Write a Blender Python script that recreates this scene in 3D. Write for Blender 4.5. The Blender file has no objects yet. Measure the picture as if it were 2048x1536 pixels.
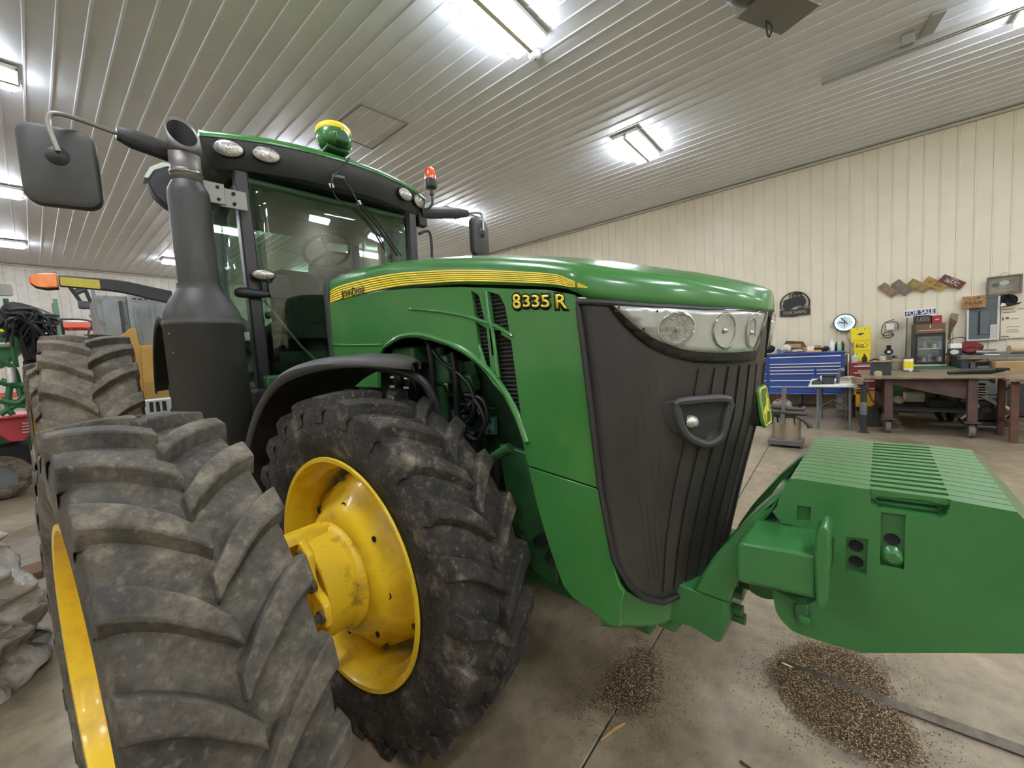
import bpy, bmesh, math, random
from mathutils import Vector, Matrix
from mathutils.geometry import tessellate_polygon
random.seed(7)
S = bpy.context.scene
PI = math.pi
R = math.radians
# ------------------------------------------------------------------ camera
cam = bpy.data.objects.new('camera', bpy.data.cameras.new('camera'))
S.collection.objects.link(cam)
cam.data.sensor_fit = 'HORIZONTAL'
cam.data.sensor_width = 36.0
cam.data.lens = 36.0 * 785.58 / 2048.0
cam.data.clip_start = 0.02
cam.data.clip_end = 200
_y, _p, _r = 0.882609163, 0.0764085224, -0.0611055766
_f = Vector((math.sin(_y), math.cos(_y), 0)); _rt = Vector((math.cos(_y), -math.sin(_y), 0)); _u = Vector((0, 0, 1))
_F = _f*math.cos(_p) - _u*math.sin(_p); _U = _u*math.cos(_p) + _f*math.sin(_p)
_r2 = _rt*math.cos(_r) + _U*math.sin(_r); _u2 = _U*math.cos(_r) - _rt*math.sin(_r)
cam.matrix_world = Matrix(((_r2.x, _u2.x, -_F.x, 0), (_r2.y, _u2.y, -_F.y, 0), (_r2.z, _u2.z, -_F.z, 1.65), (0, 0, 0, 1)))
S.camera = cam
# ------------------------------------------------------------------ world, exposure
W = bpy.data.worlds.new('World'); S.world = W; W.use_nodes = True
W.node_tree.nodes['Background'].inputs[0].default_value = (0.9, 0.95, 1.0, 1)
W.node_tree.nodes['Background'].inputs[1].default_value = 0.02
S.view_settings.view_transform = 'Standard'
S.view_settings.look = 'None'
S.view_settings.exposure = 1.85
S.view_settings.gamma = 1.0
S.view_settings.use_curve_mapping = False
LAMP = 20.0          # strength of the glowing tubes of every ceiling fixture
S.cycles.max_bounces = 8
S.cycles.diffuse_bounces = 5
S.cycles.transparent_max_bounces = 12
S.cycles.sample_clamp_indirect = 4.0
S.cycles.caustics_reflective = False
S.cycles.caustics_refractive = False
S.cycles.use_denoising = True

# ------------------------------------------------------------------ materials
def lin(h):
    h = h.lstrip('#'); o = []
    for i in (0, 2, 4):
        c = int(h[i:i+2], 16)/255
        o.append(c/12.92 if c <= 0.04045 else ((c+0.055)/1.055)**2.4)
    return (*o, 1)
MATS = {}
def mat(name, col, rough=0.5, metal=0.0, col2=None, scale=6.0, lo=0.35, hi=0.65, bump=0.0, bscale=40.0, coat=0.0,
        spec=0.5, emit=0.0, stretch=(1, 1, 1), detail=4.0, dist=0.003):
    if name in MATS: return MATS[name]
    m = bpy.data.materials.new(name); m.use_nodes = True
    nt = m.node_tree; b = nt.nodes['Principled BSDF']
    b.inputs['Base Color'].default_value = lin(col)
    b.inputs['Roughness'].default_value = rough
    b.inputs['Metallic'].default_value = metal
    b.inputs['Coat Weight'].default_value = coat
    b.inputs['Coat Roughness'].default_value = 0.08
    b.inputs['Specular IOR Level'].default_value = spec
    if emit:
        b.inputs['Emission Color'].default_value = lin(col); b.inputs['Emission Strength'].default_value = emit
    tc = nt.nodes.new('ShaderNodeTexCoord'); mp = nt.nodes.new('ShaderNodeMapping')
    nt.links.new(tc.outputs['Object'], mp.inputs[0]); mp.inputs['Scale'].default_value = stretch
    if col2:
        n = nt.nodes.new('ShaderNodeTexNoise'); n.inputs['Scale'].default_value = scale; n.inputs['Detail'].default_value = detail
        n.inputs['Roughness'].default_value = 0.65
        nt.links.new(mp.outputs[0], n.inputs['Vector'])
        rp = nt.nodes.new('ShaderNodeValToRGB'); e = rp.color_ramp.elements
        e[0].position = lo; e[0].color = lin(col); e[1].position = hi; e[1].color = lin(col2)
        nt.links.new(n.outputs['Fac'], rp.inputs[0]); nt.links.new(rp.outputs[0], b.inputs['Base Color'])
    if bump:
        n2 = nt.nodes.new('ShaderNodeTexNoise'); n2.inputs['Scale'].default_value = bscale; n2.inputs['Detail'].default_value = 6
        nt.links.new(mp.outputs[0], n2.inputs['Vector'])
        bp = nt.nodes.new('ShaderNodeBump'); bp.inputs['Strength'].default_value = bump; bp.inputs['Distance'].default_value = dist
        nt.links.new(n2.outputs['Fac'], bp.inputs['Height']); nt.links.new(bp.outputs[0], b.inputs['Normal'])
    MATS[name] = m
    return m
def glass(name, tint, refl=0.12, rough=0.02):
    m = bpy.data.materials.new(name); m.use_nodes = True
    nt = m.node_tree; nt.nodes.remove(nt.nodes['Principled BSDF']); out = nt.nodes['Material Output']
    t = nt.nodes.new('ShaderNodeBsdfTransparent'); t.inputs[0].default_value = lin(tint)
    g = nt.nodes.new('ShaderNodeBsdfGlossy'); g.inputs['Roughness'].default_value = rough
    fr = nt.nodes.new('ShaderNodeFresnel'); fr.inputs['IOR'].default_value = 1.5
    mx = nt.nodes.new('ShaderNodeMixShader')
    ma = nt.nodes.new('ShaderNodeMath'); ma.operation = 'ADD'; ma.inputs[1].default_value = refl - 0.04
    ge = nt.nodes.new('ShaderNodeNewGeometry'); iv = nt.nodes.new('ShaderNodeMath'); iv.operation = 'SUBTRACT'; iv.inputs[0].default_value = 1
    mu = nt.nodes.new('ShaderNodeMath'); mu.operation = 'MULTIPLY'
    nt.links.new(ge.outputs['Backfacing'], iv.inputs[1]); nt.links.new(fr.outputs[0], ma.inputs[0])
    nt.links.new(ma.outputs[0], mu.inputs[0]); nt.links.new(iv.outputs[0], mu.inputs[1]); nt.links.new(mu.outputs[0], mx.inputs[0])
    nt.links.new(t.outputs[0], mx.inputs[1]); nt.links.new(g.outputs[0], mx.inputs[2]); nt.links.new(mx.outputs[0], out.inputs[0])
    MATS[name] = m
    return m
def rubber(name, dark, dust, mid, scale, bias):
    """black rubber with dried field dust: large patches and fine speckle"""
    m = bpy.data.materials.new(name); m.use_nodes = True; nt = m.node_tree; b = nt.nodes['Principled BSDF']
    b.inputs['Roughness'].default_value = 0.72
    b.inputs['Specular IOR Level'].default_value = 0.35
    tc = nt.nodes.new('ShaderNodeTexCoord')
    n1 = nt.nodes.new('ShaderNodeTexNoise'); n1.inputs['Scale'].default_value = scale; n1.inputs['Detail'].default_value = 8; n1.inputs['Roughness'].default_value = 0.7
    n2 = nt.nodes.new('ShaderNodeTexNoise'); n2.inputs['Scale'].default_value = 55; n2.inputs['Detail'].default_value = 5
    for n in (n1, n2): nt.links.new(tc.outputs['Object'], n.inputs['Vector'])
    r1 = nt.nodes.new('ShaderNodeValToRGB'); e = r1.color_ramp.elements
    e[0].position = 0.36 + bias; e[0].color = lin(dark); e[1].position = 0.66 + bias; e[1].color = lin(dust)
    x = e.new(0.5 + bias); x.color = lin(mid)
    nt.links.new(n1.outputs['Fac'], r1.inputs[0])
    r2 = nt.nodes.new('ShaderNodeValToRGB'); e = r2.color_ramp.elements
    e[0].position = 0.58; e[0].color = (0, 0, 0, 1); e[1].position = 0.74; e[1].color = (0.55, 0.55, 0.55, 1)
    nt.links.new(n2.outputs['Fac'], r2.inputs[0])
    mx = nt.nodes.new('ShaderNodeMix'); mx.data_type = 'RGBA'
    nt.links.new(r2.outputs[0], mx.inputs['Factor']); nt.links.new(r1.outputs[0], mx.inputs['A']); mx.inputs['B'].default_value = lin(dust)
    nt.links.new(mx.outputs['Result'], b.inputs['Base Color'])
    n3 = nt.nodes.new('ShaderNodeTexNoise'); n3.inputs['Scale'].default_value = 38; n3.inputs['Detail'].default_value = 10; n3.inputs['Roughness'].default_value = 0.75
    nt.links.new(tc.outputs['Object'], n3.inputs['Vector'])
    r3 = nt.nodes.new('ShaderNodeValToRGB'); e = r3.color_ramp.elements
    e[0].position = 0.34; e[0].color = (0.58, 0.58, 0.58, 1); e[1].position = 0.62; e[1].color = (1.2, 1.2, 1.2, 1)
    nt.links.new(n3.outputs['Fac'], r3.inputs[0])
    m2 = nt.nodes.new('ShaderNodeMix'); m2.data_type = 'RGBA'; m2.blend_type = 'MULTIPLY'; m2.inputs['Factor'].default_value = 0.8
    nt.links.new(mx.outputs['Result'], m2.inputs['A']); nt.links.new(r3.outputs[0], m2.inputs['B']); nt.links.new(m2.outputs['Result'], b.inputs['Base Color'])
    bp = nt.nodes.new('ShaderNodeBump'); bp.inputs['Strength'].default_value = 0.8; bp.inputs['Distance'].default_value = 0.006
    nt.links.new(n3.outputs['Fac'], bp.inputs['Height']); nt.links.new(bp.outputs[0], b.inputs['Normal'])
    MATS[name] = m
    return m
GREEN = mat('green paint', '#3a7638', 0.26, col2='#3f7c3d', scale=3, coat=0.5)
GREEND = mat('dark green paint', '#2a5530', 0.42, col2='#335f38', scale=5)
GREENW = mat('cast green paint', '#336e38', 0.3, col2='#38743d', scale=8, bump=0.15, bscale=90, coat=0.3)
YELLOW = mat('yellow wheel paint', '#f0cc2c', 0.35, col2='#cfa832', scale=7, lo=0.5, hi=0.75, coat=0.2)
YELLOWD = mat('dirty yellow paint', '#e8c42c', 0.45, col2='#80652a', scale=11, lo=0.52, hi=0.75)
DECAL = mat('yellow decal', '#f2d83a', 0.45)
DECALD = mat('ochre decal line', '#b5962a', 0.5)
BLACKG = mat('gloss black', '#141515', 0.18)
BLACKP = mat('black plastic', '#262727', 0.5, col2='#2e2e2c', scale=4, bump=0.1, bscale=200)
BLACKD = mat('dusty black plastic', '#3a3a38', 0.55, col2='#444340', scale=3, bump=0.1, bscale=150)
BLACKM = mat('matt black', '#121212', 0.8)
GRILLE = mat('grille plastic', '#2b2a28', 0.42, col2='#3a3530', scale=5, stretch=(1, 1, 0.3))
STEEL = mat('bare steel', '#8d8b85', 0.38, 1.0, col2='#6d675c', scale=8)
BOLT = mat('zinc bolt', '#7c7668', 0.45, 0.8, col2='#4d453a', scale=30)
STACK = mat('dusty exhaust pipe', '#77746c', 0.5, 0.5, col2='#5e5b55', scale=4)
MUFF = mat('heat black paint', '#33322f', 0.5, col2='#3b3934', scale=5)
CHROME = mat('bright reflector', '#e8e8e6', 0.12, 1.0)
CHROMER = mat('satin reflector', '#d6d5d0', 0.28, 0.55, col2='#efeeea', scale=12)
LENSW = mat('frosted lens', '#d9d8d2', 0.15, 0.6, col2='#8f8d86', scale=60, bump=0.8, bscale=120)
AMBER = mat('amber lens', '#e0601c', 0.2, col2='#f08a3a', scale=14, coat=1.0)
REFLY = mat('yellow reflective tape', '#c8b640', 0.5, col2='#b9a93c', scale=60)
RUB_NEAR = rubber('near tire rubber', '#3f3c38', '#8e8371', '#5c564c', 5.5, 0.02)
RUB = rubber('tire rubber', '#2a2826', '#8a7f6e', '#403c37', 6.0, 0.05)
RUB_REAR = rubber('rear tire rubber', '#4a453e', '#857a69', '#645c50', 5.0, 0.0)
RUB_OLD = rubber('old tire rubber', '#3a352e', '#8d7f6c', '#6a5f50', 9.0, 0.0)
GLASSG = glass('tinted cab glass', '#d6e4da', 0.10)
GLASSC = glass('clear lens', '#f4f6f6', 0.10, 0.03)

# ------------------------------------------------------------------ mesh builder
class MB:
    def __init__(s): s.v = []; s.f = []
    def add(s, vs, fs, M=None):
        o = len(s.v)
        s.v += [tuple(M @ Vector(v)) if M else tuple(v) for v in vs]
        s.f += [tuple(i+o for i in f) for f in fs]; return s
    def box(s, c, d, M=None, rz=0, rx=0, ry=0):
        x, y, z = d[0]/2, d[1]/2, d[2]/2
        vs = [(-x,-y,-z),(x,-y,-z),(x,y,-z),(-x,y,-z),(-x,-y,z),(x,-y,z),(x,y,z),(-x,y,z)]
        T = Matrix.Translation(c) @ Matrix.Rotation(rz,4,'Z') @ Matrix.Rotation(ry,4,'Y') @ Matrix.Rotation(rx,4,'X')
        if M: T = M @ T
        return s.add(vs, [(0,3,2,1),(4,5,6,7),(0,1,5,4),(1,2,6,5),(2,3,7,6),(3,0,4,7)], T)
    def bb(s, a, b):
        return s.box([(p+q)/2 for p, q in zip(a, b)], [abs(q-p) for p, q in zip(a, b)])
    def tube(s, pts, r, n=10, caps=True, closed=False, flat=1.0):
        P = [Vector(p) for p in pts]; m = len(P); o = len(s.v)
        rs = r if isinstance(r, (list, tuple)) else [r]*m
        up = None
        for i, p in enumerate(P):
            a = P[(i-1) % m] if (i > 0 or closed) else p; b = P[(i+1) % m] if (i < m-1 or closed) else p
            t = (b-a).normalized()
            if up is None:
                up = Vector((0,0,1)) if abs(t.z) < 0.9 else Vector((1,0,0))
            u = (up - t*up.dot(t)).normalized(); w = t.cross(u); up = u
            for k in range(n):
                q = 2*PI*k/n; s.v.append(tuple(p + (u*math.cos(q)*flat + w*math.sin(q))*rs[i]))
        for i in range(m if closed else m-1):
            j = (i+1) % m
            for k in range(n):
                l = (k+1) % n; s.f.append((o+i*n+k, o+i*n+l, o+j*n+l, o+j*n+k))
        if caps and not closed:
            s.f.append(tuple(o+k for k in range(n))[::-1]); s.f.append(tuple(o+(m-1)*n+k for k in range(n)))
        return s
    def cyl(s, a, b, r, r2=None, n=20): return s.tube([a, b], [r, r if r2 is None else r2], n)
    def lathe(s, prof, M=None, n=32, closed=False, arc=2*PI):
        """prof: (radius, height) pairs turned about the local z axis"""
        o = len(s.v); m = len(prof); full = arc > 2*PI-1e-6; N = n if full else n+1
        for k in range(N):
            q = arc*k/n
            for r, z in prof:
                v = Vector((r*math.cos(q), r*math.sin(q), z)); s.v.append(tuple(M @ v if M else v))
        for k in range(n):
            l = (k+1) % N
            for i in range(m if closed else m-1):
                j = (i+1) % m; s.f.append((o+k*m+i, o+l*m+i, o+l*m+j, o+k*m+j))
        return s
    def grid(s, fn, us, vs, flip=False):
        o = len(s.v); nv = len(vs)
        for u in us:
            for v in vs: s.v.append(tuple(fn(u, v)))
        for i in range(len(us)-1):
            for j in range(nv-1):
                q = (o+i*nv+j, o+(i+1)*nv+j, o+(i+1)*nv+j+1, o+i*nv+j+1); s.f.append(q[::-1] if flip else q)
        return s
    def plate(s, outline, h, fn, holes=(), thru=True):
        """flat outline (with holes) turned into a slab; fn(a, b, t) places it, t from 0 to h"""
        loops = [list(outline)] + [list(x) for x in holes]
        tri = tessellate_polygon([[Vector((p[0], p[1], 0)) for p in l] for l in loops])
        flat = [p for l in loops for p in l]; n = len(flat); o = len(s.v)
        s.v += [tuple(fn(p[0], p[1], 0)) for p in flat] + [tuple(fn(p[0], p[1], h)) for p in flat]
        for t in tri: s.f.append(tuple(o+i for i in t)); s.f.append(tuple(o+n+i for i in t)[::-1])
        b = 0
        for l in loops:
            m = len(l)
            for i in range(m):
                j = (i+1) % m; s.f.append((o+b+i, o+b+j, o+n+b+j, o+n+b+i))
            b += m
        return s
    def obj(s, name, m, parent=None, bevel=0.0, smooth=True, ang=35, loc=None, seg=2, merge=False, solid=0.0):
        me = bpy.data.meshes.new(name); me.from_pydata(s.v, [], s.f)
        bm = bmesh.new(); bm.from_mesh(me)
        if merge: bmesh.ops.remove_doubles(bm, verts=bm.verts, dist=1e-5)
        bmesh.ops.recalc_face_normals(bm, faces=bm.faces); bm.to_mesh(me); bm.free()
        if smooth:
            me.shade_smooth(); me.set_sharp_from_angle(angle=R(ang))
        if m: me.materials.append(m)
        ob = bpy.data.objects.new(name, me); S.collection.objects.link(ob)
        if parent: ob.parent = parent
        if loc: ob.location = loc
        if solid:
            md = ob.modifiers.new('solid', 'SOLIDIFY'); md.thickness = solid; md.offset = 0
        if bevel:
            md = ob.modifiers.new('bevel', 'BEVEL'); md.width = bevel; md.segments = seg; md.limit_method = 'ANGLE'; md.angle_limit = R(40)
        return ob
def empty(name, loc=(0,0,0), rz=0, parent=None):
    o = bpy.data.objects.new(name, None); S.collection.objects.link(o); o.location = loc; o.rotation_euler = (0,0,rz)
    o.empty_display_size = 0.1
    if parent: o.parent = parent
    return o
def tag(o, label, cat, group=None):
    o['label'] = label; o['category'] = cat
    if group: o['group'] = group
    return o
def struct(o, label=None):
    o['kind'] = 'structure'
    if label: o['label'] = label
    return o
def thing(name, label, cat, loc=(0,0,0), rz=0, group=None): return tag(empty(name, loc, rz), label, cat, group)
def copy_tree(o, parent=None):
    c = o.copy(); S.collection.objects.link(c); c.parent = parent
    for ch in list(o.children): copy_tree(ch, c)
    return c
def text(body, size, m, M, parent=None, name='lettering', depth=0.002, sx=1.0, bold=0.0, align='CENTER', space=1.0):
    cu = bpy.data.curves.new(name, 'FONT'); cu.body = body; cu.size = size; cu.extrude = depth; cu.align_x = align; cu.align_y = 'CENTER'
    cu.offset = bold; cu.space_character = space; cu.resolution_u = 4
    t = bpy.data.objects.new(name, cu); S.collection.objects.link(t)
    bpy.context.view_layer.update()
    me = bpy.data.meshes.new_from_object(t.evaluated_get(bpy.context.evaluated_depsgraph_get()))
    bpy.data.objects.remove(t); me.name = name
    me.transform(M @ Matrix.Diagonal((sx,1,1,1)))
    me.materials.clear(); me.materials.append(m)
    ob = bpy.data.objects.new(name, me); S.collection.objects.link(ob)
    if parent: ob.parent = parent
    return ob
def fit(body, x0, z0, x1, z1, y, m, parent, depth=0.001, bold=0.0, slope=0.0, name='lettering'):
    """letters on the right flank filling x0..x1, z0..z1 on the plane y"""
    t = text(body, 1.0, m, Matrix.Identity(4), parent, name, 0.0, 1.0, bold)
    xs = [v.co.x for v in t.data.vertices]; ys = [v.co.y for v in t.data.vertices]
    a, b, c, d = min(xs), max(xs), min(ys), max(ys)
    for v in t.data.vertices:
        x = x0+(v.co.x-a)/(b-a)*(x1-x0); z = z0+(v.co.y-c)/(d-c)*(z1-z0)+slope*(x-x0); v.co = (x, y, z)
    t.modifiers.new('solid', 'SOLIDIFY').thickness = depth
    return t
def frame(o, x, y):
    """matrix with origin o, x axis x, y axis y"""
    x = Vector(x).normalized(); y = Vector(y).normalized(); z = x.cross(y)
    return Matrix(((x.x,y.x,z.x,o[0]),(x.y,y.y,z.y,o[1]),(x.z,y.z,z.z,o[2]),(0,0,0,1)))
def arcpts(cx, cy, r, a0, a1, n): return [(cx+r*math.cos(a0+(a1-a0)*i/n), cy+r*math.sin(a0+(a1-a0)*i/n)) for i in range(n+1)]
def rrect(x0, y0, x1, y1, r, n=4):
    return arcpts(x1-r,y0+r,r,-PI/2,0,n)+arcpts(x1-r,y1-r,r,0,PI/2,n)+arcpts(x0+r,y1-r,r,PI/2,PI,n)+arcpts(x0+r,y0+r,r,PI,1.5*PI,n)
def ell(cx, cy, a, b, n=24): return [(cx+a*math.cos(2*PI*i/n), cy+b*math.sin(2*PI*i/n)) for i in range(n)]
def interp(tab, x):
    if x <= tab[0][0]: return tab[0][1]
    for (a, p), (b, q) in zip(tab, tab[1:]):
        if x <= b: return p+(q-p)*(x-a)/(b-a)
    return tab[-1][1]
def lsp(a, b, n): return [a+(b-a)*i/n for i in range(n+1)]
def smoothline(pts, n=4):
    """Catmull-Rom through pts (2-D or 3-D)"""
    P = [Vector(p) for p in pts]; o = []
    for i in range(len(P)-1):
        p0 = P[max(i-1,0)]; p1 = P[i]; p2 = P[i+1]; p3 = P[min(i+2,len(P)-1)]
        for k in range(n):
            t = k/n; o.append(0.5*((2*p1)+(p2-p0)*t+(2*p0-5*p1+4*p2-p3)*t*t+(3*p1-p0-3*p2+p3)*t**3))
    o.append(P[-1]); return [tuple(q) for q in o]
# ================================================================== the setting
CEIL = 5.6; XR = 11.85; YL = 20.9; XB = -8.0; YB = -7.0
FLOORM = bpy.data.materials.new('stained concrete'); FLOORM.use_nodes = True
def _floor():
    nt = FLOORM.node_tree; b = nt.nodes['Principled BSDF']; tc = nt.nodes.new('ShaderNodeTexCoord')
    def noise(sc, det, st=(1,1,1), dis=0.0):
        mp = nt.nodes.new('ShaderNodeMapping'); mp.inputs['Scale'].default_value = st
        n = nt.nodes.new('ShaderNodeTexNoise'); n.inputs['Scale'].default_value = sc; n.inputs['Detail'].default_value = det
        n.inputs['Roughness'].default_value = 0.65; n.inputs['Distortion'].default_value = dis
        nt.links.new(tc.outputs['Object'], mp.inputs[0]); nt.links.new(mp.outputs[0], n.inputs['Vector']); return n.outputs['Fac']
    def ramp(src, stops):
        r = nt.nodes.new('ShaderNodeValToRGB'); e = r.color_ramp.elements
        for i, (p, c) in enumerate(stops):
            x = e[i] if i < 2 else e.new(p); x.position = p; x.color = lin(c)
        nt.links.new(src, r.inputs[0]); return r.outputs[0]
    def mix(a, bb, fac, mode='MIX'):
        m = nt.nodes.new('ShaderNodeMix'); m.data_type = 'RGBA'; m.blend_type = mode
        if isinstance(fac, float): m.inputs['Factor'].default_value = fac
        else: nt.links.new(fac, m.inputs['Factor'])
        nt.links.new(a, m.inputs['A']); nt.links.new(bb, m.inputs['B']); return m.outputs['Result']
    base = ramp(noise(0.9, 8, dis=0.6), [(0.3, '#776a56'), (0.7, '#a3947b')])
    fine = ramp(noise(9, 8), [(0.35, '#8c8c8c'), (0.65, '#ffffff')])
    c = mix(base, fine, 0.5, 'MULTIPLY')
    scr = ramp(noise(5, 5, (0.25, 6, 1), 0.4), [(0.62, '#000000'), (0.72, '#ffffff')])
    light = ramp(noise(3, 3), [(0.0, '#a79d88'), (1.0, '#b7ad98')])
    nz = nt.nodes.new('ShaderNodeMath'); nz.operation = 'MULTIPLY'; nz.inputs[1].default_value = 0.3
    nt.links.new(scr, nz.inputs[0])
    c = mix(c, light, nz.outputs[0])
    # oil stains
    oil = ramp(noise(0.8, 4, (1, 1, 1), 0.8), [(0.60, '#000000'), (0.72, '#ffffff')])
    nz2 = nt.nodes.new('ShaderNodeMath'); nz2.operation = 'MULTIPLY'; nz2.inputs[1].default_value = 0.55
    nt.links.new(oil, nz2.inputs[0])
    dk = ramp(noise(3, 3), [(0.0, '#3f392f'), (1.0, '#4a4337')])
    c = mix(c, dk, nz2.outputs[0])
    nt.links.new(c, b.inputs['Base Color'])
    rr = nt.nodes.new('ShaderNodeMapRange'); rr.inputs[3].default_value = 0.28; rr.inputs[4].default_value = 0.6
    nt.links.new(noise(2.5, 6), rr.inputs[0]); nt.links.new(rr.outputs[0], b.inputs['Roughness'])
    bp = nt.nodes.new('ShaderNodeBump'); bp.inputs['Strength'].default_value = 0.15; bp.inputs['Distance'].default_value = 0.004
    nt.links.new(noise(30, 6), bp.inputs['Height']); nt.links.new(bp.outputs[0], b.inputs['Normal'])
_floor()
# floor: cast slabs with recessed saw-cut joints between them
fl = struct(empty('floor'), 'stained brown-grey concrete shop floor')
_xs = [XB, -2.6, 5.6, 9.6, XR]; _ys = [YB, -3.6, 0.77, 5.2, 9.8, 14.4, YL]
JNT = mat('joint dirt', '#3a332a', 0.9)
for i in range(len(_xs)-1):
    for j in range(len(_ys)-1):
        MB().bb((_xs[i]+0.004, _ys[j]+0.004, -0.1), (_xs[i+1]-0.004, _ys[j+1]-0.004, 0)).obj('slab', FLOORM, fl, bevel=0.003, seg=1)
MB().bb((XB, YB, -0.13), (XR, YL, -0.008)).obj('joint_filler', JNT, fl)
WALLM = mat('ivory wall steel', '#e2dac4', 0.42, col2='#dbd3bc', scale=1.2, stretch=(1, 1, 0.3), spec=0.4)
WALLL = mat('dusty white wall steel', '#d2cec2', 0.5, col2='#bdb6a6', scale=2.2, lo=0.45, hi=0.75)
CEILM = mat('white ceiling steel', '#d9dcdf', 0.46, col2='#cfd2d4', scale=0.7, spec=0.4)
TRIMM = mat('ceiling trim steel', '#b3aea0', 0.5)
def ribbed(width, length, nrib, h=0.016):
    """profile across the sheet: flat pans with a trapezoid rib on the left of each pitch"""
    p = []; w = width/nrib
    for k in range(nrib):
        x = k*w
        for a, b in ((0, 0), (0.007, h), (0.023, h), (0.030, 0)):
            p.append((x+a*w/0.23, b))
    p.append((width, 0))
    m = MB(); m.grid(lambda a, t: (a[0], t*length, a[1]), p, [0, 1])
    return m
def sheets(parent, proto, n, step_loc):
    for k in range(n):
        o = proto if k == 0 else proto.copy()
        if k: S.collection.objects.link(o)
        o.parent = parent; o.location = step_loc(k)
# right wall: sheets stand side by side along y; local x -> -y, local y -> z, rib height -> -x
wr = struct(empty('wall_right'), 'ivory ribbed steel wall behind the workbench')
p = ribbed(0.92, CEIL, 4).obj('panel', WALLM, wr, smooth=False)
p.rotation_euler = Matrix(((0,0,-1),(-1,0,0),(0,1,0))).to_euler()
sheets(wr, p, 31, lambda k: (XR, YL-0.92*k, 0))
MB().bb((XR+0.02, YB-1, 0), (XR+0.1, YL, CEIL)).obj('backing', WALLM, wr)
wl = struct(empty('wall_far'), 'dusty white ribbed steel wall behind the parked machinery')
p = ribbed(0.92, CEIL, 4).obj('panel', WALLL, wl, smooth=False)
p.rotation_euler = Matrix(((1,0,0),(0,0,-1),(0,1,0))).to_euler()
sheets(wl, p, 22, lambda k: (XB+0.92*k-0.3, YL, 0))
MB().bb((XB, YL+0.02, 0), (XR+0.1, YL+0.1, CEIL)).obj('backing', WALLL, wl)
wb = struct(empty('wall_back'), 'ivory ribbed steel wall behind the camera')
MB().bb((XB, YB-0.1, 0), (XR+0.1, YB, CEIL)).obj('backing', WALLM, wb)
wk = struct(empty('wall_left'), 'ivory steel wall on the near side of the shop')
MB().bb((XB-0.1, YB, 0), (XB, YL, CEIL)).obj('backing', WALLM, wk)
# ceiling: long sheets running along y
ce = struct(empty('ceiling'), 'ribbed white steel ceiling')
p = ribbed(0.92, YL-YB, 4, 0.012).obj('panel', CEILM, ce, smooth=False)
p.rotation_euler = (PI, 0, 0)
sheets(ce, p, 22, lambda k: (XB-0.2+0.92*k, YL, CEIL))
MB().bb((XB-0.2, YB-0.2, CEIL+0.005), (XR+0.2, YL+0.2, CEIL+0.1)).obj('backing', CEILM, ce)
tr_ = struct(MB().bb((XR-0.09, YB, CEIL-0.07), (XR-0.02, YL, CEIL-0.02)).obj('trim_1', TRIMM, bevel=0.01), 'corner trim along the ivory wall')
tr2 = struct(MB().bb((XB, YL-0.09, CEIL-0.07), (XR, YL-0.02, CEIL-0.02)).obj('trim_2', TRIMM, bevel=0.01), 'corner trim along the far wall')
# hatch outline in the ceiling
ha = struct(empty('trim_3'), 'square hatch seam in the ceiling above the cab')
_h = [(3.5795,5.5845),(4.3682,5.5005),(4.3838,6.589),(3.5477,6.5912)]
HSE = mat('hatch seam', '#6f6a60', 0.7)
for i in range(4):
    a, b = _h[i], _h[(i+1) % 4]
    MB().tube([(a[0],a[1],CEIL-0.028),(b[0],b[1],CEIL-0.028)], 0.012, 6).obj('seam', HSE, ha)
# ------------------------------------------------------------------ ceiling lights
TUBE = mat('lit fluorescent tube', '#eef4ff', 0.4, emit=LAMP)
FIXW = mat('fixture white enamel', '#e9e7e0', 0.4)
FIXR = mat('fixture reflector', '#f2f0ea', 0.25, 0.3)
def make_fixture():
    t = empty('ceiling_light')
    L, Wd = 1.25, 0.48
    m = MB()
    m.bb((-L/2,-Wd/2,-0.02),(L/2,Wd/2,0)); m.bb((-L/2,-Wd/2,-0.055),(-L/2+0.02,Wd/2,-0.02)); m.bb((L/2-0.02,-Wd/2,-0.055),(L/2,Wd/2,-0.02))
    m.bb((-L/2,-Wd/2,-0.055),(L/2,-Wd/2+0.015,-0.02)); m.bb((-L/2,Wd/2-0.015,-0.055),(L/2,Wd/2,-0.02)); m.bb((-L/2,-0.03,-0.12),(L/2,0.03,-0.02))
    m.obj('housing', FIXW, t, bevel=0.004)
    for s in (-1, 1):
        MB().bb((-L/2+0.03, s*0.125-0.09, -0.12), (L/2-0.03, s*0.125+0.09, -0.055)).obj('lamp_panel', TUBE, t, bevel=0.02, seg=3)
        g = MB()
        for k in range(9):
            x = -L/2+0.06+k*(L-0.12)/8; g.bb((x-0.003, s*0.125-0.1, -0.132), (x+0.003, s*0.125+0.1, -0.126))
        g.obj('wire_guard', STEEL, t)['kind'] = 'stuff'
    MB().tube([(L/2-0.1,0,0),(L/2+0.02,0.1,0.02),(L/2+0.03,0.2,-0.06),(L/2-0.02,0.22,-0.09)], 0.006, 6).obj('pull_cord', FIXW, t)
    return t
fx = make_fixture(); first = True
LX_ = [-4.6, -0.36, 3.8, 7.93]; LY_ = [-6.2, -2.04, 2.98, 8.1, 12.9, 17.6]
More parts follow.
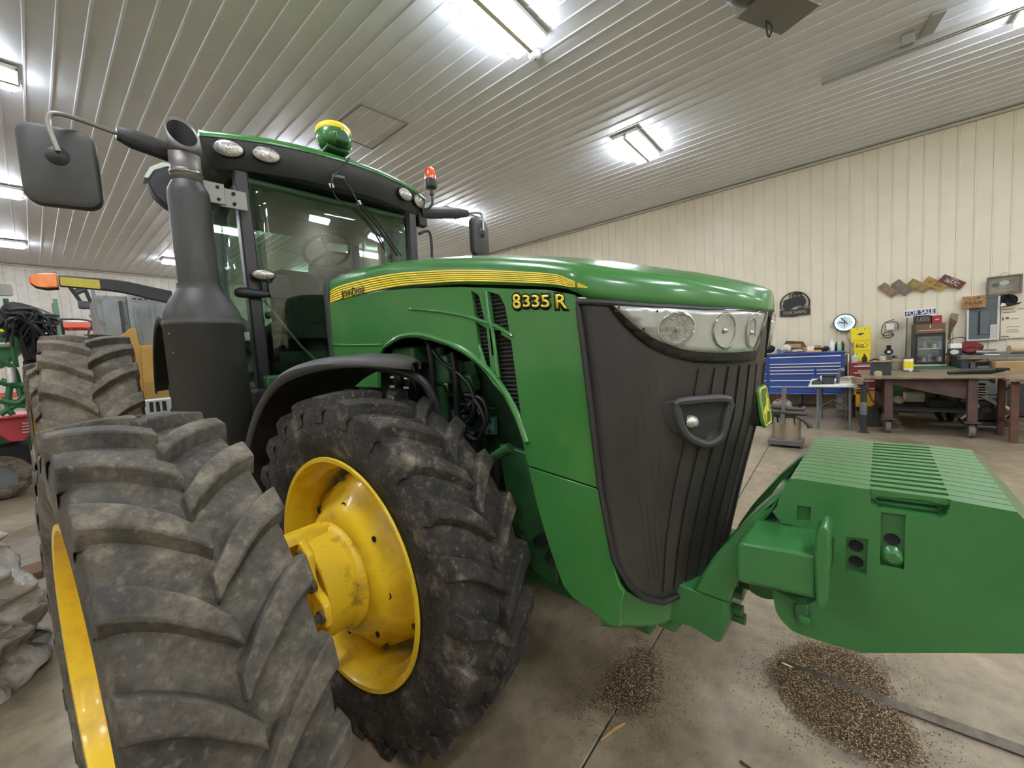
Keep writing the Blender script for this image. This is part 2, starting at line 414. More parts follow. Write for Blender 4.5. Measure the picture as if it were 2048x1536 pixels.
_names = {(2,2):'white twin panel ceiling light straight above the tractor cab, cut by the top edge',
 (3,2):'white twin panel ceiling light above the hood toward the ivory wall',
 (3,1):'white twin panel ceiling light at the upper right corner beside the steel rail',
 (1,3):'white twin panel ceiling light above the square mirror at the left edge',
 (1,4):'white twin panel ceiling light left of the square mirror, second down the left edge',
 (1,5):'white twin panel ceiling light farthest down the left edge above the amber lamp',
 (2,5):'white twin panel ceiling light peeking out behind the exhaust stack',
 (3,3):'white twin panel ceiling light behind the small mirror arm of the cab',
 (2,3):'white twin panel ceiling light glimpsed high through the cab glass',
 (2,4):'white twin panel ceiling light glimpsed low through the cab glass',
 (3,4):'white twin panel ceiling light through the cab glass beside the steering wheel',
 (3,5):'white twin panel ceiling light at the far corner behind the cab'}
for i, x in enumerate(LX_):
    for j, y in enumerate(LY_):
        if i == 0 and j > 3: continue
        o = fx if first else copy_tree(fx); first = False
        o.location = (x, y, CEIL-0.026)
        tag(o, _names.get((i, j), 'white twin panel ceiling light outside the frame of the photo'), 'ceiling light', 'twin panel ceiling lights')
# ================================================================== the tractor (local +x forward, +y its left, z up from the floor)
HW, PW = 0.44, 2.3
EZ = [(0.6,1.14),(0.75,1.12),(0.858,1.1),(0.947,1.077),(1.167,1.04),(1.546,1.01),(1.827,0.986),(2,0.97)]
NZ = [(0.6,1.22),(0.79,1.268),(1.1,1.335),(1.4,1.405),(1.75,1.44),(2,1.46)]
def nose(y, z, off=0.0):
    """point on the rounded nose surface at lateral y and height z"""
    e = interp(EZ, z); n = interp(NZ, z); a = min(1.0, abs(y)/HW)
    x = e+(n-e)*(1-a**PW)
    if off:
        d = -(n-e)*PW*a**(PW-1)/HW*(1 if y > 0 else -1)     # dx/dy
        nv = Vector((1, -d, 0.12)).normalized(); return Vector((x, y, z))+nv*off
    return Vector((x, y, z))
TR = thing('tractor', 'large green row-crop tractor with dual front tires and a black grille', 'tractor', (1.7041,1.6258,0.0), R(-94))
def side(y):
    return lambda a, b, t: (a, y+t, b)
def both(name, outline, m, y, h, holes=(), bevel=0.0, label=None):
    """the same slab on the right (y<0) and left flank"""
    o = MB().plate(outline, h, side(y), holes).obj(name, m, TR, bevel=bevel)
    MB().plate(outline, h, side(-y-h), holes).obj(name, m, TR, bevel=bevel)
    return o
# ---- hood shell
SIL = [(-1.0229,2.2392),(-0.7959,2.2384),(-0.5506,2.2235),(-0.2709,2.1976),(-0.0299,2.1607),(0.2691,2.1105),(0.5934,2.0474),(0.8481,1.9853),(1.0536,1.922),(1.2238,1.8681),(1.3669,1.82),(1.4543,1.7857)]
LOWE = [(-0.9849,2.0866),(-0.7121,2.0746),(-0.3107,2.0573),(0.0124,2.023),(0.386,1.9706),(0.872,1.8821),(0.9772,1.8535)]
LOWE = LOWE + [(1.0,1.8237),(1.1,1.79),(1.2,1.772),(1.3,1.758),(1.42,1.742),(1.47,1.738)]
SIL = SIL[:10] + [(1.25,1.862),(1.36,1.822),(1.43,1.79),(1.465,1.768)]
def hoodw(x):
    e, n = 0.985, 1.465
    if x <= e: return HW
    return HW*max(0.0, 1-(x-e)/(n-e))**(1/PW)
def hood_pt(x, s):
    w = hoodw(x); zb = interp(LOWE, x); zs = max(interp(SIL, x), zb+0.012)
    d = zs-zb
    sec = [(1.0, zb), (1.0, zb+0.35*d), (0.995, zb+0.62*d), (0.975, zb+0.82*d), (0.93, zb+0.95*d), (0.86, zs), (0.7, zs+0.018), (0.4, zs+0.032), (0.0, zs+0.037)]
    k, z = sec[abs(s)]
    return Vector((x, (-w if s < 0 else w)*k if s else (-w*k), z))
hx = lsp(-1.02, 0.95, 34)+[0.985, 1.02, 1.06, 1.1, 1.14, 1.18, 1.22, 1.26, 1.3, 1.34, 1.37, 1.4, 1.42, 1.435, 1.448, 1.457, 1.463]
def _hood(x, i):
    if i <= 8: p = hood_pt(x, i); return (p.x, -abs(p.y), p.z)
    p = hood_pt(x, 16-i); return (p.x, abs(p.y), p.z)
hd_ = MB().grid(_hood, hx, list(range(17)))
hd_.f.append(tuple(range(len(hd_.v)-17, len(hd_.v))))
hd_.obj('hood', GREEN, TR, ang=50, merge=True, solid=0.012)
# black rear frame of the hood against the windshield
fr_ = []
for s in range(17): fr_.append(_hood(-1.02, s))
MB().tube([(-1.03, -0.44, 1.50)]+[(-1.03, p[1]*1.0, p[2]) for p in fr_]+[(-1.03, 0.44, 1.50)], 0.028, 8).obj('hood_seal', BLACKP, TR)
MB().bb((-1.0, -0.40, 1.2), (-0.93, 0.40, 2.1)).obj('firewall', BLACKM, TR, bevel=0.02)
# ---- yellow stripe with ridges, following the flank
UP = [(-0.9717,2.1435),(-0.8422,2.1561),(-0.4854,2.1407),(-0.132,2.1104),(0.1571,2.0696),(0.3926,2.0302),(0.5938,1.9904),(0.875,1.9273),(0.9591,1.8935),(1.0212,1.8582)]
DN = [(-0.9898,2.0657),(-0.8616,2.0684),(-0.5006,2.0604),(-0.1428,2.0417),(0.1492,2.0095),(0.3869,1.9792),(0.5896,1.9442),(0.8724,1.8891),(0.9574,1.8659),(1.021,1.8541)]
UP = smoothline(UP, 4); DN = smoothline(DN, 4)
def flank(x, z, off): return Vector((x, -hoodw(x)-off, z))
def strip(a, b, off, name, m):
    mb = MB()
    n = len(UP)
    for sgn in (1,):
        o = len(mb.v)
        for i in range(n):
            for f in (a, b):
                x = UP[i][0]*(1-f)+DN[i][0]*f; z = UP[i][1]*(1-f)+DN[i][1]*f
                p = flank(x, z, off); mb.v.append(tuple(p))
        for i in range(n-1): mb.f.append((o+2*i, o+2*i+1, o+2*i+3, o+2*i+2))
    ob = mb.obj(name, m, TR, solid=0.002)
    ob2 = ob.copy(); S.collection.objects.link(ob2); ob2.parent = TR; ob2.scale = (1, -1, 1)
    return ob
strip(0, 1.0, 0.004, 'stripe', DECALD)
for k in range(6): strip(k/6+0.015, (k+1)/6-0.02, 0.0062, 'stripe_band', DECAL)
strip(1.02, 1.22, 0.003, 'stripe_lower_line', BLACKG)  # black line running below the yellow bands
# ---- upper flank panels with the wheel arch and the vent openings
arch = [(0.707,1.2952),(0.6689,1.3934),(0.6119,1.4833),(0.5442,1.5516),(0.4716,1.6104),(0.3767,1.6645),(0.2727,1.7042),(0.1588,1.735),(0.0337,1.7585),(-0.067,1.7658),(-0.1563,1.7614),(-0.2529,1.7458),(-0.3226,1.7246),(-0.4005,1.6733)]
edge = [(0.9857,1.8237),(1.0102,1.5457),(1.0364,1.1785)]
seam = [(1.0364,1.1785),(0.7267,1.2087)]
vents = [[(0.4588,1.9312),(0.5068,1.9009),(0.5309,1.798),(0.5357,1.785),(0.4702,1.8213)],[(0.4743,1.7974),(0.5396,1.7617),(0.5523,1.541),(0.5173,1.5922),(0.4844,1.6747)],[(0.5628,1.9112),(0.6247,1.8879),(0.6541,1.8405),(0.67,1.7364),(0.5717,1.7835)],[(0.572,1.7548),(0.6755,1.7045),(0.7075,1.3699),(0.6652,1.4482),(0.5993,1.5038),(0.5913,1.5452)]]
out_ = [(-1.0, 1.50)] + [(-0.99, 2.066)] + [(a_, b_-0.014) for a_, b_ in LOWE[1:6]] + [(0.975, 1.838)] + edge + [seam[1]] + arch + [(-0.42, 1.50)]
both('hood_side_panel', out_, GREEN, -0.452, 0.02, vents, bevel=0.004)
VMESH = mat('vent mesh', '#1d1c1b', 0.7, col2='#33302c', scale=220, lo=0.45, hi=0.55)
for v in vents:
    c = (sum(p[0] for p in v)/len(v), sum(p[1] for p in v)/len(v))
    big = [(c[0]+(p[0]-c[0])*1.12, c[1]+(p[1]-c[1])*1.04) for p in v]
    both('vent_screen', big, VMESH, -0.428, 0.006)
    xs_ = [p[0] for p in v]; zs_ = [p[1] for p in v]
    mb = MB(); k = min(zs_)
    while k < max(zs_):                                   # slanted louvre blades kept inside the opening
        ins = []
        for (a, b) in zip(v, v[1:]+v[:1]):
            if (a[1]-k)*(b[1]-k) < 0: ins.append(a[0]+(b[0]-a[0])*(k-a[1])/(b[1]-a[1]))
        if len(ins) == 2: mb.box(((ins[0]+ins[1])/2, -0.436, k), (abs(ins[1]-ins[0]), 0.008, 0.004), rx=0.6)
        k += 0.017
    if mb.v: mb.obj('louvre_blades', BLACKP, TR)['kind'] = 'stuff'
# raised lip of the arch and crease lines of the flank
lip = smoothline([(0.7286,-0.455,1.3027),(0.6531,-0.455,1.4659),(0.5333,-0.455,1.593),(0.3625,-0.455,1.6882),(0.181,-0.455,1.7457),(0.0361,-0.455,1.7736),(-0.1291,-0.455,1.7757),(-0.2651,-0.455,1.7414)], 5)
MB().tube(lip, 0.013, 8).obj('arch_lip', GREEN, TR)
lip2 = smoothline([(0.7265,-0.455,1.3105),(0.6781,-0.455,1.4368),(0.6137,-0.455,1.4995),(0.5592,-0.455,1.5466),(0.5247,-0.455,1.5995),(0.4903,-0.455,1.6962)], 5)
MB().tube(lip2, [0.004]+[0.009]*(len(lip2)-2)+[0.004], 8).obj('flank_ridge', GREEN, TR)
lip3 = smoothline([(-0.0403,-0.452,1.9127),(0.1933,-0.452,1.8749),(0.3752,-0.452,1.8358),(0.4881,-0.452,1.8021),(0.5914,-0.452,1.7672),(0.6852,-0.452,1.7196)], 5)
MB().tube(lip3, [0.002]+[0.0075]*(len(lip3)-2)+[0.006], 8).obj('flank_ridge', GREEN, TR)
lip4 = smoothline([(-1.0162,-0.452,1.7897),(-0.7348,-0.452,1.7694),(-0.4716,-0.452,1.7537),(-0.3362,-0.452,1.7484)], 4)
MB().tube(lip4, 0.006, 8).obj('flank_ridge', GREEN, TR)
MB().tube([(0.552,-0.455,1.9138),(0.5616,-0.455,1.7945),(0.5784,-0.455,1.7521),(0.5957,-0.455,1.5569)], 0.008, 8).obj('flank_ridge', GREEN, TR)
# ---- lower front cowl, wrapping round the nose under the grille
skirt = [(0.7261,1.2004),(1.038,1.1717),(1.0791,0.9475),(1.103,0.8567),(1.122,0.8322),(1.1115,0.7999),(1.1,0.702),(1.0674,0.6928),(1.0365,0.6993),(0.9762,0.7167),(0.912,0.7291),(0.8684,0.7616),(0.8375,0.8305),(0.8023,0.92),(0.7552,1.07)]
both('front_skirt', skirt, GREEN, -0.452, 0.02, bevel=0.004)
def cowl(y, t):
    z = 0.672+(interp([(0,0.80),(0.2,0.778),(0.33,0.768),(0.38,0.79),(0.41,0.825),(0.45,0.88)], abs(y))-0.672)*t
    n = interp(NZ, z)-0.004; e = 1.02; a = min(1.0, abs(y)/0.443)
    return (e+(n-e)*(1-a**3.6), y, z)
MB().grid(cowl, [-0.443+0.0006*k for k in range(8)]+lsp(-0.438, 0.438, 44)+[0.4386+0.0006*k for k in range(8)], lsp(0, 1, 9)).obj('nose_cowl', GREEN, TR, ang=70, solid=0.012)
# ---- grille: one curved shell with rim, slats and a headlight band
def curve_y(y0, y1, n): return lsp(y0, y1, n)
def gtop(y): return interp([(0,1.742),(0.1,1.747),(0.25,1.763),(0.339,1.784),(0.44,1.8225)], abs(y))
def gbot(y): return interp([(0,0.80),(0.2,0.775),(0.33,0.765),(0.38,0.79),(0.41,0.825),(0.43,0.87),(0.44,0.93)], abs(y))
ys = lsp(-0.4395, 0.4395, 48)
MB().grid(lambda y, t: nose(y, gbot(y)+(gtop(y)-gbot(y))*t, 0.012), ys, lsp(0, 1, 30)).obj('grille', GRILLE, TR, ang=60, solid=0.006)
rim_ = [nose(y, gtop(y)-0.012, 0.016) for y in ys]+[nose(0.4395, z, 0.014) for z in lsp(1.78, 0.95, 14)]+[nose(y, gbot(y)+0.008, 0.016) for y in ys[::-1]]+[nose(-0.4395, z, 0.014) for z in lsp(0.95, 1.78, 14)]
MB().tube(rim_, 0.011, 8, closed=True).obj('grille_rim', BLACKP, TR)
def nstrip(y0a, y1a, za, y0b, y1b, zb, off, th, n=14):
    mb = MB(); o = 0
    for k in range(n+1):
        t = k/n; z = za+(zb-za)*t
        for y, q in ((y0a+(y0b-y0a)*t, off), (y0a+(y0b-y0a)*t, off+th), (y1a+(y1b-y1a)*t, off+th), (y1a+(y1b-y1a)*t, off)):
            mb.v.append(tuple(nose(y, z, q)))
    for k in range(n):
        for j in range(4):
            l = (j+1) % 4; mb.f.append((4*k+j, 4*k+l, 4*k+4+l, 4*k+4+j))
    mb.f += [(0,1,2,3), (4*n,4*n+1,4*n+2,4*n+3)]
    return mb
for s in (-1, 1):
    gt = [0.262, 0.225, 0.189, 0.152, 0.113, 0.072, 0.03]; gb = [0.335, 0.296, 0.252, 0.2, 0.14, 0.072, 0.02]
    for k in range(6):                                   # broad vertical slats fanning out downwards
        nstrip(s*(gt[k]-0.006), s*(gt[k+1]+0.004), 1.565, s*(gb[k]-0.006), s*(gb[k+1]+0.004), 0.81, 0.012, 0.010).obj('slat', GRILLE, TR)
    for k in range(4):  # thin raised strips standing in for vertical reflection lines beside the slats
        a = s*(0.375-0.014*k); nstrip(a, a-s*0.006, 1.56, a-s*0.01, a-s*0.016, 0.86, 0.012, 0.004, 10).obj('slat', GRILLE, TR)
# ---- headlights
def npoly(pts, off, n=0):
    return [nose(p[0], p[1], off) for p in pts]
HLO = [(-0.404,1.8062),(-0.339,1.7799),(-0.25,1.7572),(-0.02,1.7435),(-0.055,1.6602),(-0.081,1.5778),(-0.173,1.576),(-0.223,1.58),(-0.26,1.5865),(-0.293,1.5993),(-0.321,1.6182),(-0.343,1.6419),(-0.363,1.6754),(-0.38,1.714),(-0.394,1.7594)]
HLI = [(-0.392,1.7836),(-0.339,1.7672),(-0.25,1.7462),(-0.056,1.7312),(-0.081,1.6674),(-0.106,1.6091),(-0.175,1.6086),(-0.224,1.6123),(-0.258,1.6185),(-0.289,1.6294),(-0.316,1.6484),(-0.339,1.6722),(-0.36,1.7059),(-0.377,1.7447)]
def npatch(poly, off, name, m, parent, mir=False, th=0.006):
    """a patch of the nose surface inside poly (y, z), fine enough to follow its curve"""
    bm = bmesh.new()
    vs = [bm.verts.new((p[0], p[1], 0)) for p in smooth_closed(poly)]
    es = [bm.edges.new((vs[i], vs[(i+1) % len(vs)])) for i in range(len(vs))]
    bmesh.ops.triangle_fill(bm, edges=es, use_beauty=True)
    for q in range(4): bmesh.ops.subdivide_edges(bm, edges=[e for e in bm.edges if e.calc_length() > 0.018], cuts=1)
    bmesh.ops.triangulate(bm, faces=bm.faces)
    mb = MB(); bm.verts.index_update()
    for v in bm.verts:
        q = nose(v.co.x, v.co.y, off); mb.v.append((q.x, -q.y if mir else q.y, q.z))
    mb.f = [tuple(v.index for v in f.verts) for f in bm.faces]; bm.free()
    return mb.obj(name, m, parent, ang=60, solid=th)
def smooth_closed(poly):
    o = []
    n = len(poly)
    for i in range(n):
        a, b = Vector(poly[i]), Vector(poly[(i+1) % n]); k = max(1, int((b-a).length/0.025))
        for j in range(k): o.append(tuple(a+(b-a)*j/k))
    return o
def ring_on_nose(yc, zc, r, off, tr, n=28, ax=1.0):
    return [nose(yc+ax*r*math.cos(2*PI*k/n), zc+r*math.sin(2*PI*k/n), off) for k in range(n)]
HL = [(-0.299,1.6946),(-0.203,1.6794),(-0.123,1.6687)]
for mir in (False, True):
    h = empty('headlight', parent=TR)
    npatch(HLO, 0.017, 'bezel', BLACKG, h, mir, 0.008)
    npatch(HLI, 0.024, 'reflector', CHROMER, h, mir, 0.004)
    sg = -1 if mir else 1
    for i, (yy, zz) in enumerate(HL):
        rr = (0.05, 0.052, 0.045)[i]; ax = (0.62, 0.5, 0.34)[i]
        rg = [(p.x, sg*p.y, p.z) for p in ring_on_nose(yy, zz, rr, 0.031, 0.004, ax=ax)]
        MB().tube(rg, 0.0045, 6, closed=True).obj('lamp_ring', CHROME, h)
        mb = MB(); n = 24
        for f, d in ((0.95, 0.030), (0.7, 0.029), (0.45, 0.028), (0.2, 0.0275)):
            for k in range(n):
                q = nose(yy+ax*rr*f*math.cos(2*PI*k/n), zz+rr*f*math.sin(2*PI*k/n), d); mb.v.append((q.x, sg*q.y, q.z))
        for j in range(3):
            for k in range(n): mb.f.append((j*n+k, j*n+(k+1) % n, (j+1)*n+(k+1) % n, (j+1)*n+k))
        mb.f.append(tuple(3*n+k for k in range(n)))
        mb.obj('lamp_bowl', LENSW if i == 0 else CHROMER, h)
        q = nose(yy, zz, 0.027); MB().lathe([(0.0, 0.009), (0.006, 0.008), (0.010, 0.0)], Matrix.Translation((q.x, sg*q.y, q.z)) @ Matrix.Rotation(PI/2, 4, 'Y'), 12).obj('bulb_shield', CHROME, h)
    for yy, zz in [(-0.386,1.7774),(-0.331,1.7548),(-0.353,1.7016)]:
        q = nose(yy, zz, 0.029); MB().lathe([(0, 0.004), (0.004, 0.003), (0.005, 0)], Matrix.Translation((q.x, sg*q.y, q.z)) @ Matrix.Rotation(PI/2, 4, 'Y'), 10).obj('rivet', BLACKM, h)
    npatch(HLI, 0.037, 'lens', GLASSC, h, mir, 0.0015)
# ---- recessed work lamp in the grille
HORN = [(-0.306,1.4599),(-0.278,1.4658),(-0.194,1.4595),(-0.198,1.3998),(-0.202,1.3441),(-0.233,1.3204),(-0.263,1.3339),(-0.286,1.3599),(-0.3,1.4047)]
for mir in (False, True):
    sg = -1 if mir else 1
    w = empty('grille_lamp', parent=TR)
    ringp = [nose(p[0], p[1], 0.044) for p in smoothline(HORN+[HORN[0]], 3)[:-1]]
    MB().tube([(p.x, sg*p.y, p.z) for p in ringp], 0.014, 8, closed=True).obj('shroud_rim', BLACKD, w)
    mb = MB(); n = len(ringp); c = sum(ringp, Vector())/n
    for f, d in ((1.0, 0.0), (0.86, -0.017), (0.6, -0.017), (0.2, -0.016)):
        for p in ringp:
            q = c+(p-c)*f+Vector((d, 0, 0)); mb.v.append((q.x, sg*q.y, q.z))
    for j in range(3):
        for k in range(n): mb.f.append((j*n+k, j*n+(k+1) % n, (j+1)*n+(k+1) % n, (j+1)*n+k))
    mb.f.append(tuple(3*n+k for k in range(n)))
    mb.obj('shroud', BLACKP, w)
    mb = MB()
    for p in ringp:
        for e in (0.0, -0.045): mb.v.append((p.x+e, sg*p.y, p.z))
    for k in range(n): mb.f.append((2*k, 2*((k+1) % n), 2*((k+1) % n)+1, 2*k+1))
    mb.obj('shroud_wall', BLACKD, w)
    q = nose(-0.275, 1.396, 0.022)
    MB().lathe([(0, 0.03), (0.012, 0.027), (0.02, 0.018), (0.024, 0)], Matrix.Translation((q.x, sg*q.y, q.z)) @ Matrix.Rotation(PI/2, 4, 'Y'), 18).obj('lamp', LENSW, w)
# ---- badge on the nose: shield with a leaping deer
def badge_pts(s): return [(-0.05*s, -0.062*s), (0.05*s, -0.062*s), (0.066*s, -0.03*s), (0.06*s, 0.062*s), (0.045*s, 0.078*s), (-0.045*s, 0.078*s), (-0.06*s, 0.062*s), (-0.066*s, -0.03*s)]
bx, bz = nose(0, 1.405, 0).x+0.02, 1.41
bd = lambda d: (lambda a, b, t: (bx+d+t-0.12*b, a, bz+b))
MB().plate(badge_pts(0.95), 0.05, bd(-0.04)).obj('badge_base', BLACKG, TR, bevel=0.004)
bdg = MB().plate(badge_pts(1.0), 0.012, bd(0.01)).obj('badge', GREEN, TR, bevel=0.003)
BADY = mat('badge yellow', '#d6c23c', 0.4)
o_ = badge_pts(0.93); i_ = badge_pts(0.86)
MB().plate(o_, 0.002, bd(0.022), [i_]).obj('badge_border', BADY, bdg)
deer = [(-0.045,-0.012),(-0.03,-0.004),(-0.012,0.004),(0.006,0.004),(0.016,0.012),(0.022,0.024),(0.018,0.034),(0.01,0.042),(0.02,0.04),(0.026,0.034),(0.03,0.04),(0.026,0.048),(0.033,0.044),(0.034,0.032),(0.04,0.026),(0.046,0.018),(0.036,0.016),(0.032,0.006),(0.03,-0.006),(0.04,-0.012),(0.046,-0.022),(0.038,-0.018),(0.024,-0.014),(0.016,-0.012),(0.002,-0.012),(-0.01,-0.02),(-0.02,-0.034),(-0.03,-0.044),(-0.028,-0.034),(-0.022,-0.022),(-0.026,-0.014),(-0.038,-0.02),(-0.048,-0.03),(-0.044,-0.018)]
MB().plate([(p[0]*1.0, p[1]*1.1) for p in deer], 0.002, bd(0.022)).obj('deer_emblem', BADY, bdg)
# ---- lettering on the flank
for nm, m, b, y in (('lettering_outline', BLACKG, 0.09, -0.4535), ('lettering', DECAL, 0.012, -0.4560)):
    g = 0.008 if b > 0.02 else 0.0
    fit('8', 0.700-g, 1.823-g, 0.740+g, 1.880+g, y, m, TR, 0.001, b, -0.14, nm)
    fit('335', 0.752-g, 1.823-g, 0.877+g, 1.868+g, y-0.0004, m, TR, 0.001, b, -0.14, nm)
    fit('R', 0.905-g, 1.800-g, 0.953+g, 1.849+g, y, m, TR, 0.001, b, -0.14, nm)
for bd_, a, b, h in (('J', -0.812, -0.768, 0.052), ('OHN', -0.760, -0.652, 0.036), ('D', -0.645, -0.600, 0.05), ('EERE', -0.592, -0.482, 0.036)):
    z_ = 2.099-(a+0.812)*0.068
    fit(bd_, a, z_-0.018-(0.012 if bd_ == 'J' else 0.004 if bd_ == 'D' else 0), b, z_-0.018+h-(0.012 if bd_ == 'J' else 0.004 if bd_ == 'D' else 0), -0.4495, BLACKG, TR, 0.001, 0.01, -0.06)
# small pillar of dark plastic sheet on the hood top (folded sun screen corner)
# ---- frame rails, axle, bumper and weight carrier
for s in (-1, 1):
    MB().bb((-1.6, s*0.30-0.03, 0.62), (1.15, s*0.30+0.03, 0.95)).obj('frame_rail', GREEND, TR, bevel=0.01)
pl_ = [(0.4916,1.2475),(0.6599,1.2303),(0.7138,1.0354),(0.785,0.8195),(0.7773,0.6991),(0.6549,0.7104),(0.5692,0.8088),(0.5168,0.9928)]
for y in (-0.375, 0.345): MB().plate(pl_, 0.03, side(y)).obj('radiator_bracket', GREEND, TR, bevel=0.005)
for q in [(0.595,-0.378,0.8918),(0.5918,-0.378,0.8524)]: MB().cyl(q, (q[0], q[1]-0.012, q[2]), 0.014, n=6).obj('bolt', BOLT, TR)
MB().bb((-1.5, -0.3, 0.55), (0.6, 0.3, 1.0)).obj('transmission', GREEND, TR, bevel=0.05)
MB().cyl((0, -0.62, 0.743), (0, 0.62, 0.743), 0.11, n=20).obj('front_axle', GREEND, TR)
MB().bb((-0.22, -0.2, 0.6), (0.25, 0.2, 0.98)).obj('axle_pivot', GREEND, TR, bevel=0.04)
for s in (-1, 1):
    MB().lathe([(0, -0.1), (0.17, -0.1), (0.19, -0.04), (0.19, 0.06), (0.15, 0.12), (0, 0.12)], Matrix.Translation((0, s*0.54, 0.743)) @ Matrix.Rotation(PI/2, 4, 'X'), 24).obj('planetary_housing', GREEND, TR)
    MB().tube([(0.25, s*0.42, 0.78), (0.2, s*0.1, 0.8)], 0.03, 10).obj('steering_rod', STEEL, TR)
bump_ = [(1.1295,0.6952),(1.1504,0.7608),(1.2236,0.8257),(1.2866,0.8227),(1.3885,0.8169),(1.3948,0.7643),(1.3638,0.6648),(1.2784,0.6841),(1.2018,0.6733),(1.1267,0.6166)]
MB().plate(bump_, 0.56, side(-0.28)).obj('front_support', GREENW, TR, bevel=0.012, seg=3)
MB().bb((0.55, -0.27, 0.62), (1.22, 0.27, 0.80)).obj('front_support_root', GREENW, TR, bevel=0.02)
fp = (1.3895,-0.28,0.7871)
for dz, dy in ((0.04, 0.03), (-0.01, 0.02), (-0.055, 0.05), (0.03, 0.12)):
    MB().cyl((fp[0]-0.01, -0.25+dy, fp[2]+dz), (fp[0]+0.03, -0.25+dy, fp[2]+dz), 0.02, n=6).obj('bolt', GREEND, TR)
MB().lathe([(0, -0.1), (0.07, -0.1), (0.075, -0.09), (0.075, 0.09), (0.07, 0.1), (0, 0.1)], Matrix.Translation((fp[0]+0.05, 0.05, fp[2]+0.02)) @ Matrix.Rotation(PI/2, 4, 'X'), 24).obj('tow_bush', GREENW, TR)
arm_ = [(1.2868,0.8243),(1.3136,0.8896),(1.3577,0.9719),(1.4048,1.0432),(1.4572,1.1201),(1.5147,1.1937),(1.5352,1.2126),(1.5386,1.1915),(1.5081,1.1402),(1.4763,1.0943),(1.4511,1.0565),(1.4288,0.9946),(1.4194,0.9112),(1.3955,0.825)]
for y in (-0.29, 0.18): MB().plate(arm_, 0.11, side(y)).obj('carrier_arm', GREENW, TR, bevel=0.02, seg=3)
car_ = [(1.4594,1.1023),(1.4726,1.1159),(1.6323,1.1299),(1.6322,1.0206),(1.4662,1.0013),(1.4568,1.0133)]
MB().plate(car_, 0.92, side(-0.46)).obj('weight_carrier', GREENW, TR, bevel=0.018, seg=3)
lipc = [(1.6272,1.1353),(1.6301,1.1875),(1.6385,1.2067),(1.6494,1.2096),(1.6567,1.1973),(1.6558,1.1178),(1.6522,1.0251),(1.6439,1.0081),(1.6308,1.0076)]
for y in (-0.47, 0.39): MB().plate(lipc, 0.08, side(y)).obj('carrier_lip', GREENW, TR, bevel=0.005, seg=2)
# ---- suitcase weights hung across the carrier
wo = [(1.5215,1.1445),(1.5315,1.1966),(1.547,1.2387),(1.5575,1.2577),(1.5711,1.2615),(1.7206,1.26),(1.8555,1.2623),(1.9494,1.2568)]
wo2 = [(1.5135,0.9215),(1.5216,0.8575),(1.5491,0.8224),(1.5828,0.8125),(1.6813,0.8199),(1.7119,0.8241)]
wgt = [(1.533, wo[0][1]-0.01)] + wo[:6] + [wo[6], wo[7], (1.985, wo[7][1]-0.05), (2.02, 1.16), (2.04, 1.05)]
wlow = wo2[::-1]
back = [(1.5899,0.9012),(1.6154,0.929),(1.6389,0.9667),(1.6472,1.0257),(1.6523,1.1167),(1.6461,1.1382),(1.6337,1.1459),(1.6146,1.1269),(1.5851,1.126),(1.5333,1.1254)]
wo2 = [tuple(q) for q in smoothline(wo2, 4)]; wlow = wo2[::-1]
outl = wgt + [(2.0158,0.9716),(1.965,0.9512),(1.8606,0.8994)] + wlow + back
hs = [(1.7308,1.2328),(1.7371,1.243),(1.7747,1.2461),(1.816,1.2502),(1.8436,1.2457),(1.8499,1.2354),(1.8447,1.2248),(1.8164,1.2203),(1.775,1.2202),(1.7444,1.2206)]
hr = [(1.7197,1.2521),(1.7297,1.2618),(1.8532,1.263),(1.8572,1.2534),(1.8502,1.2145),(1.8442,1.2082),(1.731,1.206),(1.7218,1.2167)]
pk1 = [(1.6764,1.125),(1.7186,1.1318),(1.7164,1.0364),(1.6747,1.0352)]
pk2 = [(1.7418,1.2073),(1.7844,1.2101),(1.7834,1.0741),(1.7411,1.0712)]
pk3 = [(1.5741,1.1858),(1.6039,1.1884),(1.6028,1.1476),(1.5717,1.1439)]
pk4 = [(1.5648,0.9012),(1.5989,0.9122),(1.5976,0.8533),(1.5784,0.8476),(1.5658,0.8614)]
N_W = 14; TW = 0.0425
wy0 = -N_W*TW/2
hb = [(1.7206,1.26),(1.8555,1.2623),(1.8557,1.2484),(1.8436,1.2468),(1.816,1.2502),(1.7747,1.2473),(1.7371,1.2443),(1.7235,1.2337)]
notch = [(1.7206,1.26),(1.7235,1.2261),(1.7364,1.2137),(1.8402,1.2166),(1.85,1.2261),(1.8549,1.2506),(1.8555,1.2623)]
i5 = outl.index(wo[5]); outl = outl[:i5]+notch+outl[i5+2:]
def weight_mesh(detail):
    mb = MB(); t = TW-0.004
    if detail:
        mb.plate(outl, 0.014, side(0), [pk1, pk2, pk3])
        mb.plate(outl, t-0.0135, side(0.0135))
    else:
        mb.plate(outl, t, side(0))
    mb.plate(hb, 0.024, side(t/2-0.012))
    return mb
w0 = weight_mesh(True).obj('suitcase_weight', GREENW, TR, bevel=0.009, seg=3, loc=(0, wy0, 0))
wN = weight_mesh(False).obj('suitcase_weight', GREENW, TR, bevel=0.009, seg=3, loc=(0, wy0+TW, 0))
for k in range(2, N_W):
    o = wN.copy(); S.collection.objects.link(o); o.parent = TR; o.location = (0, wy0+TW*k, 0)
for q in [(1.6954,-0.28,1.1022),(1.6956,-0.28,1.0604),(1.7622,-0.28,1.1389)]:
    MB().lathe([(0, 0.001), (0.011, 0.001), (0.0145, 0.003), (0.0145, 0.0)], Matrix.Translation((q[0], wy0+0.0128, q[2])) @ Matrix.Rotation(PI/2, 4, 'X'), 20).obj('bolt_hole', BLACKM, TR)
q = (1.7634,-0.285,1.0977)
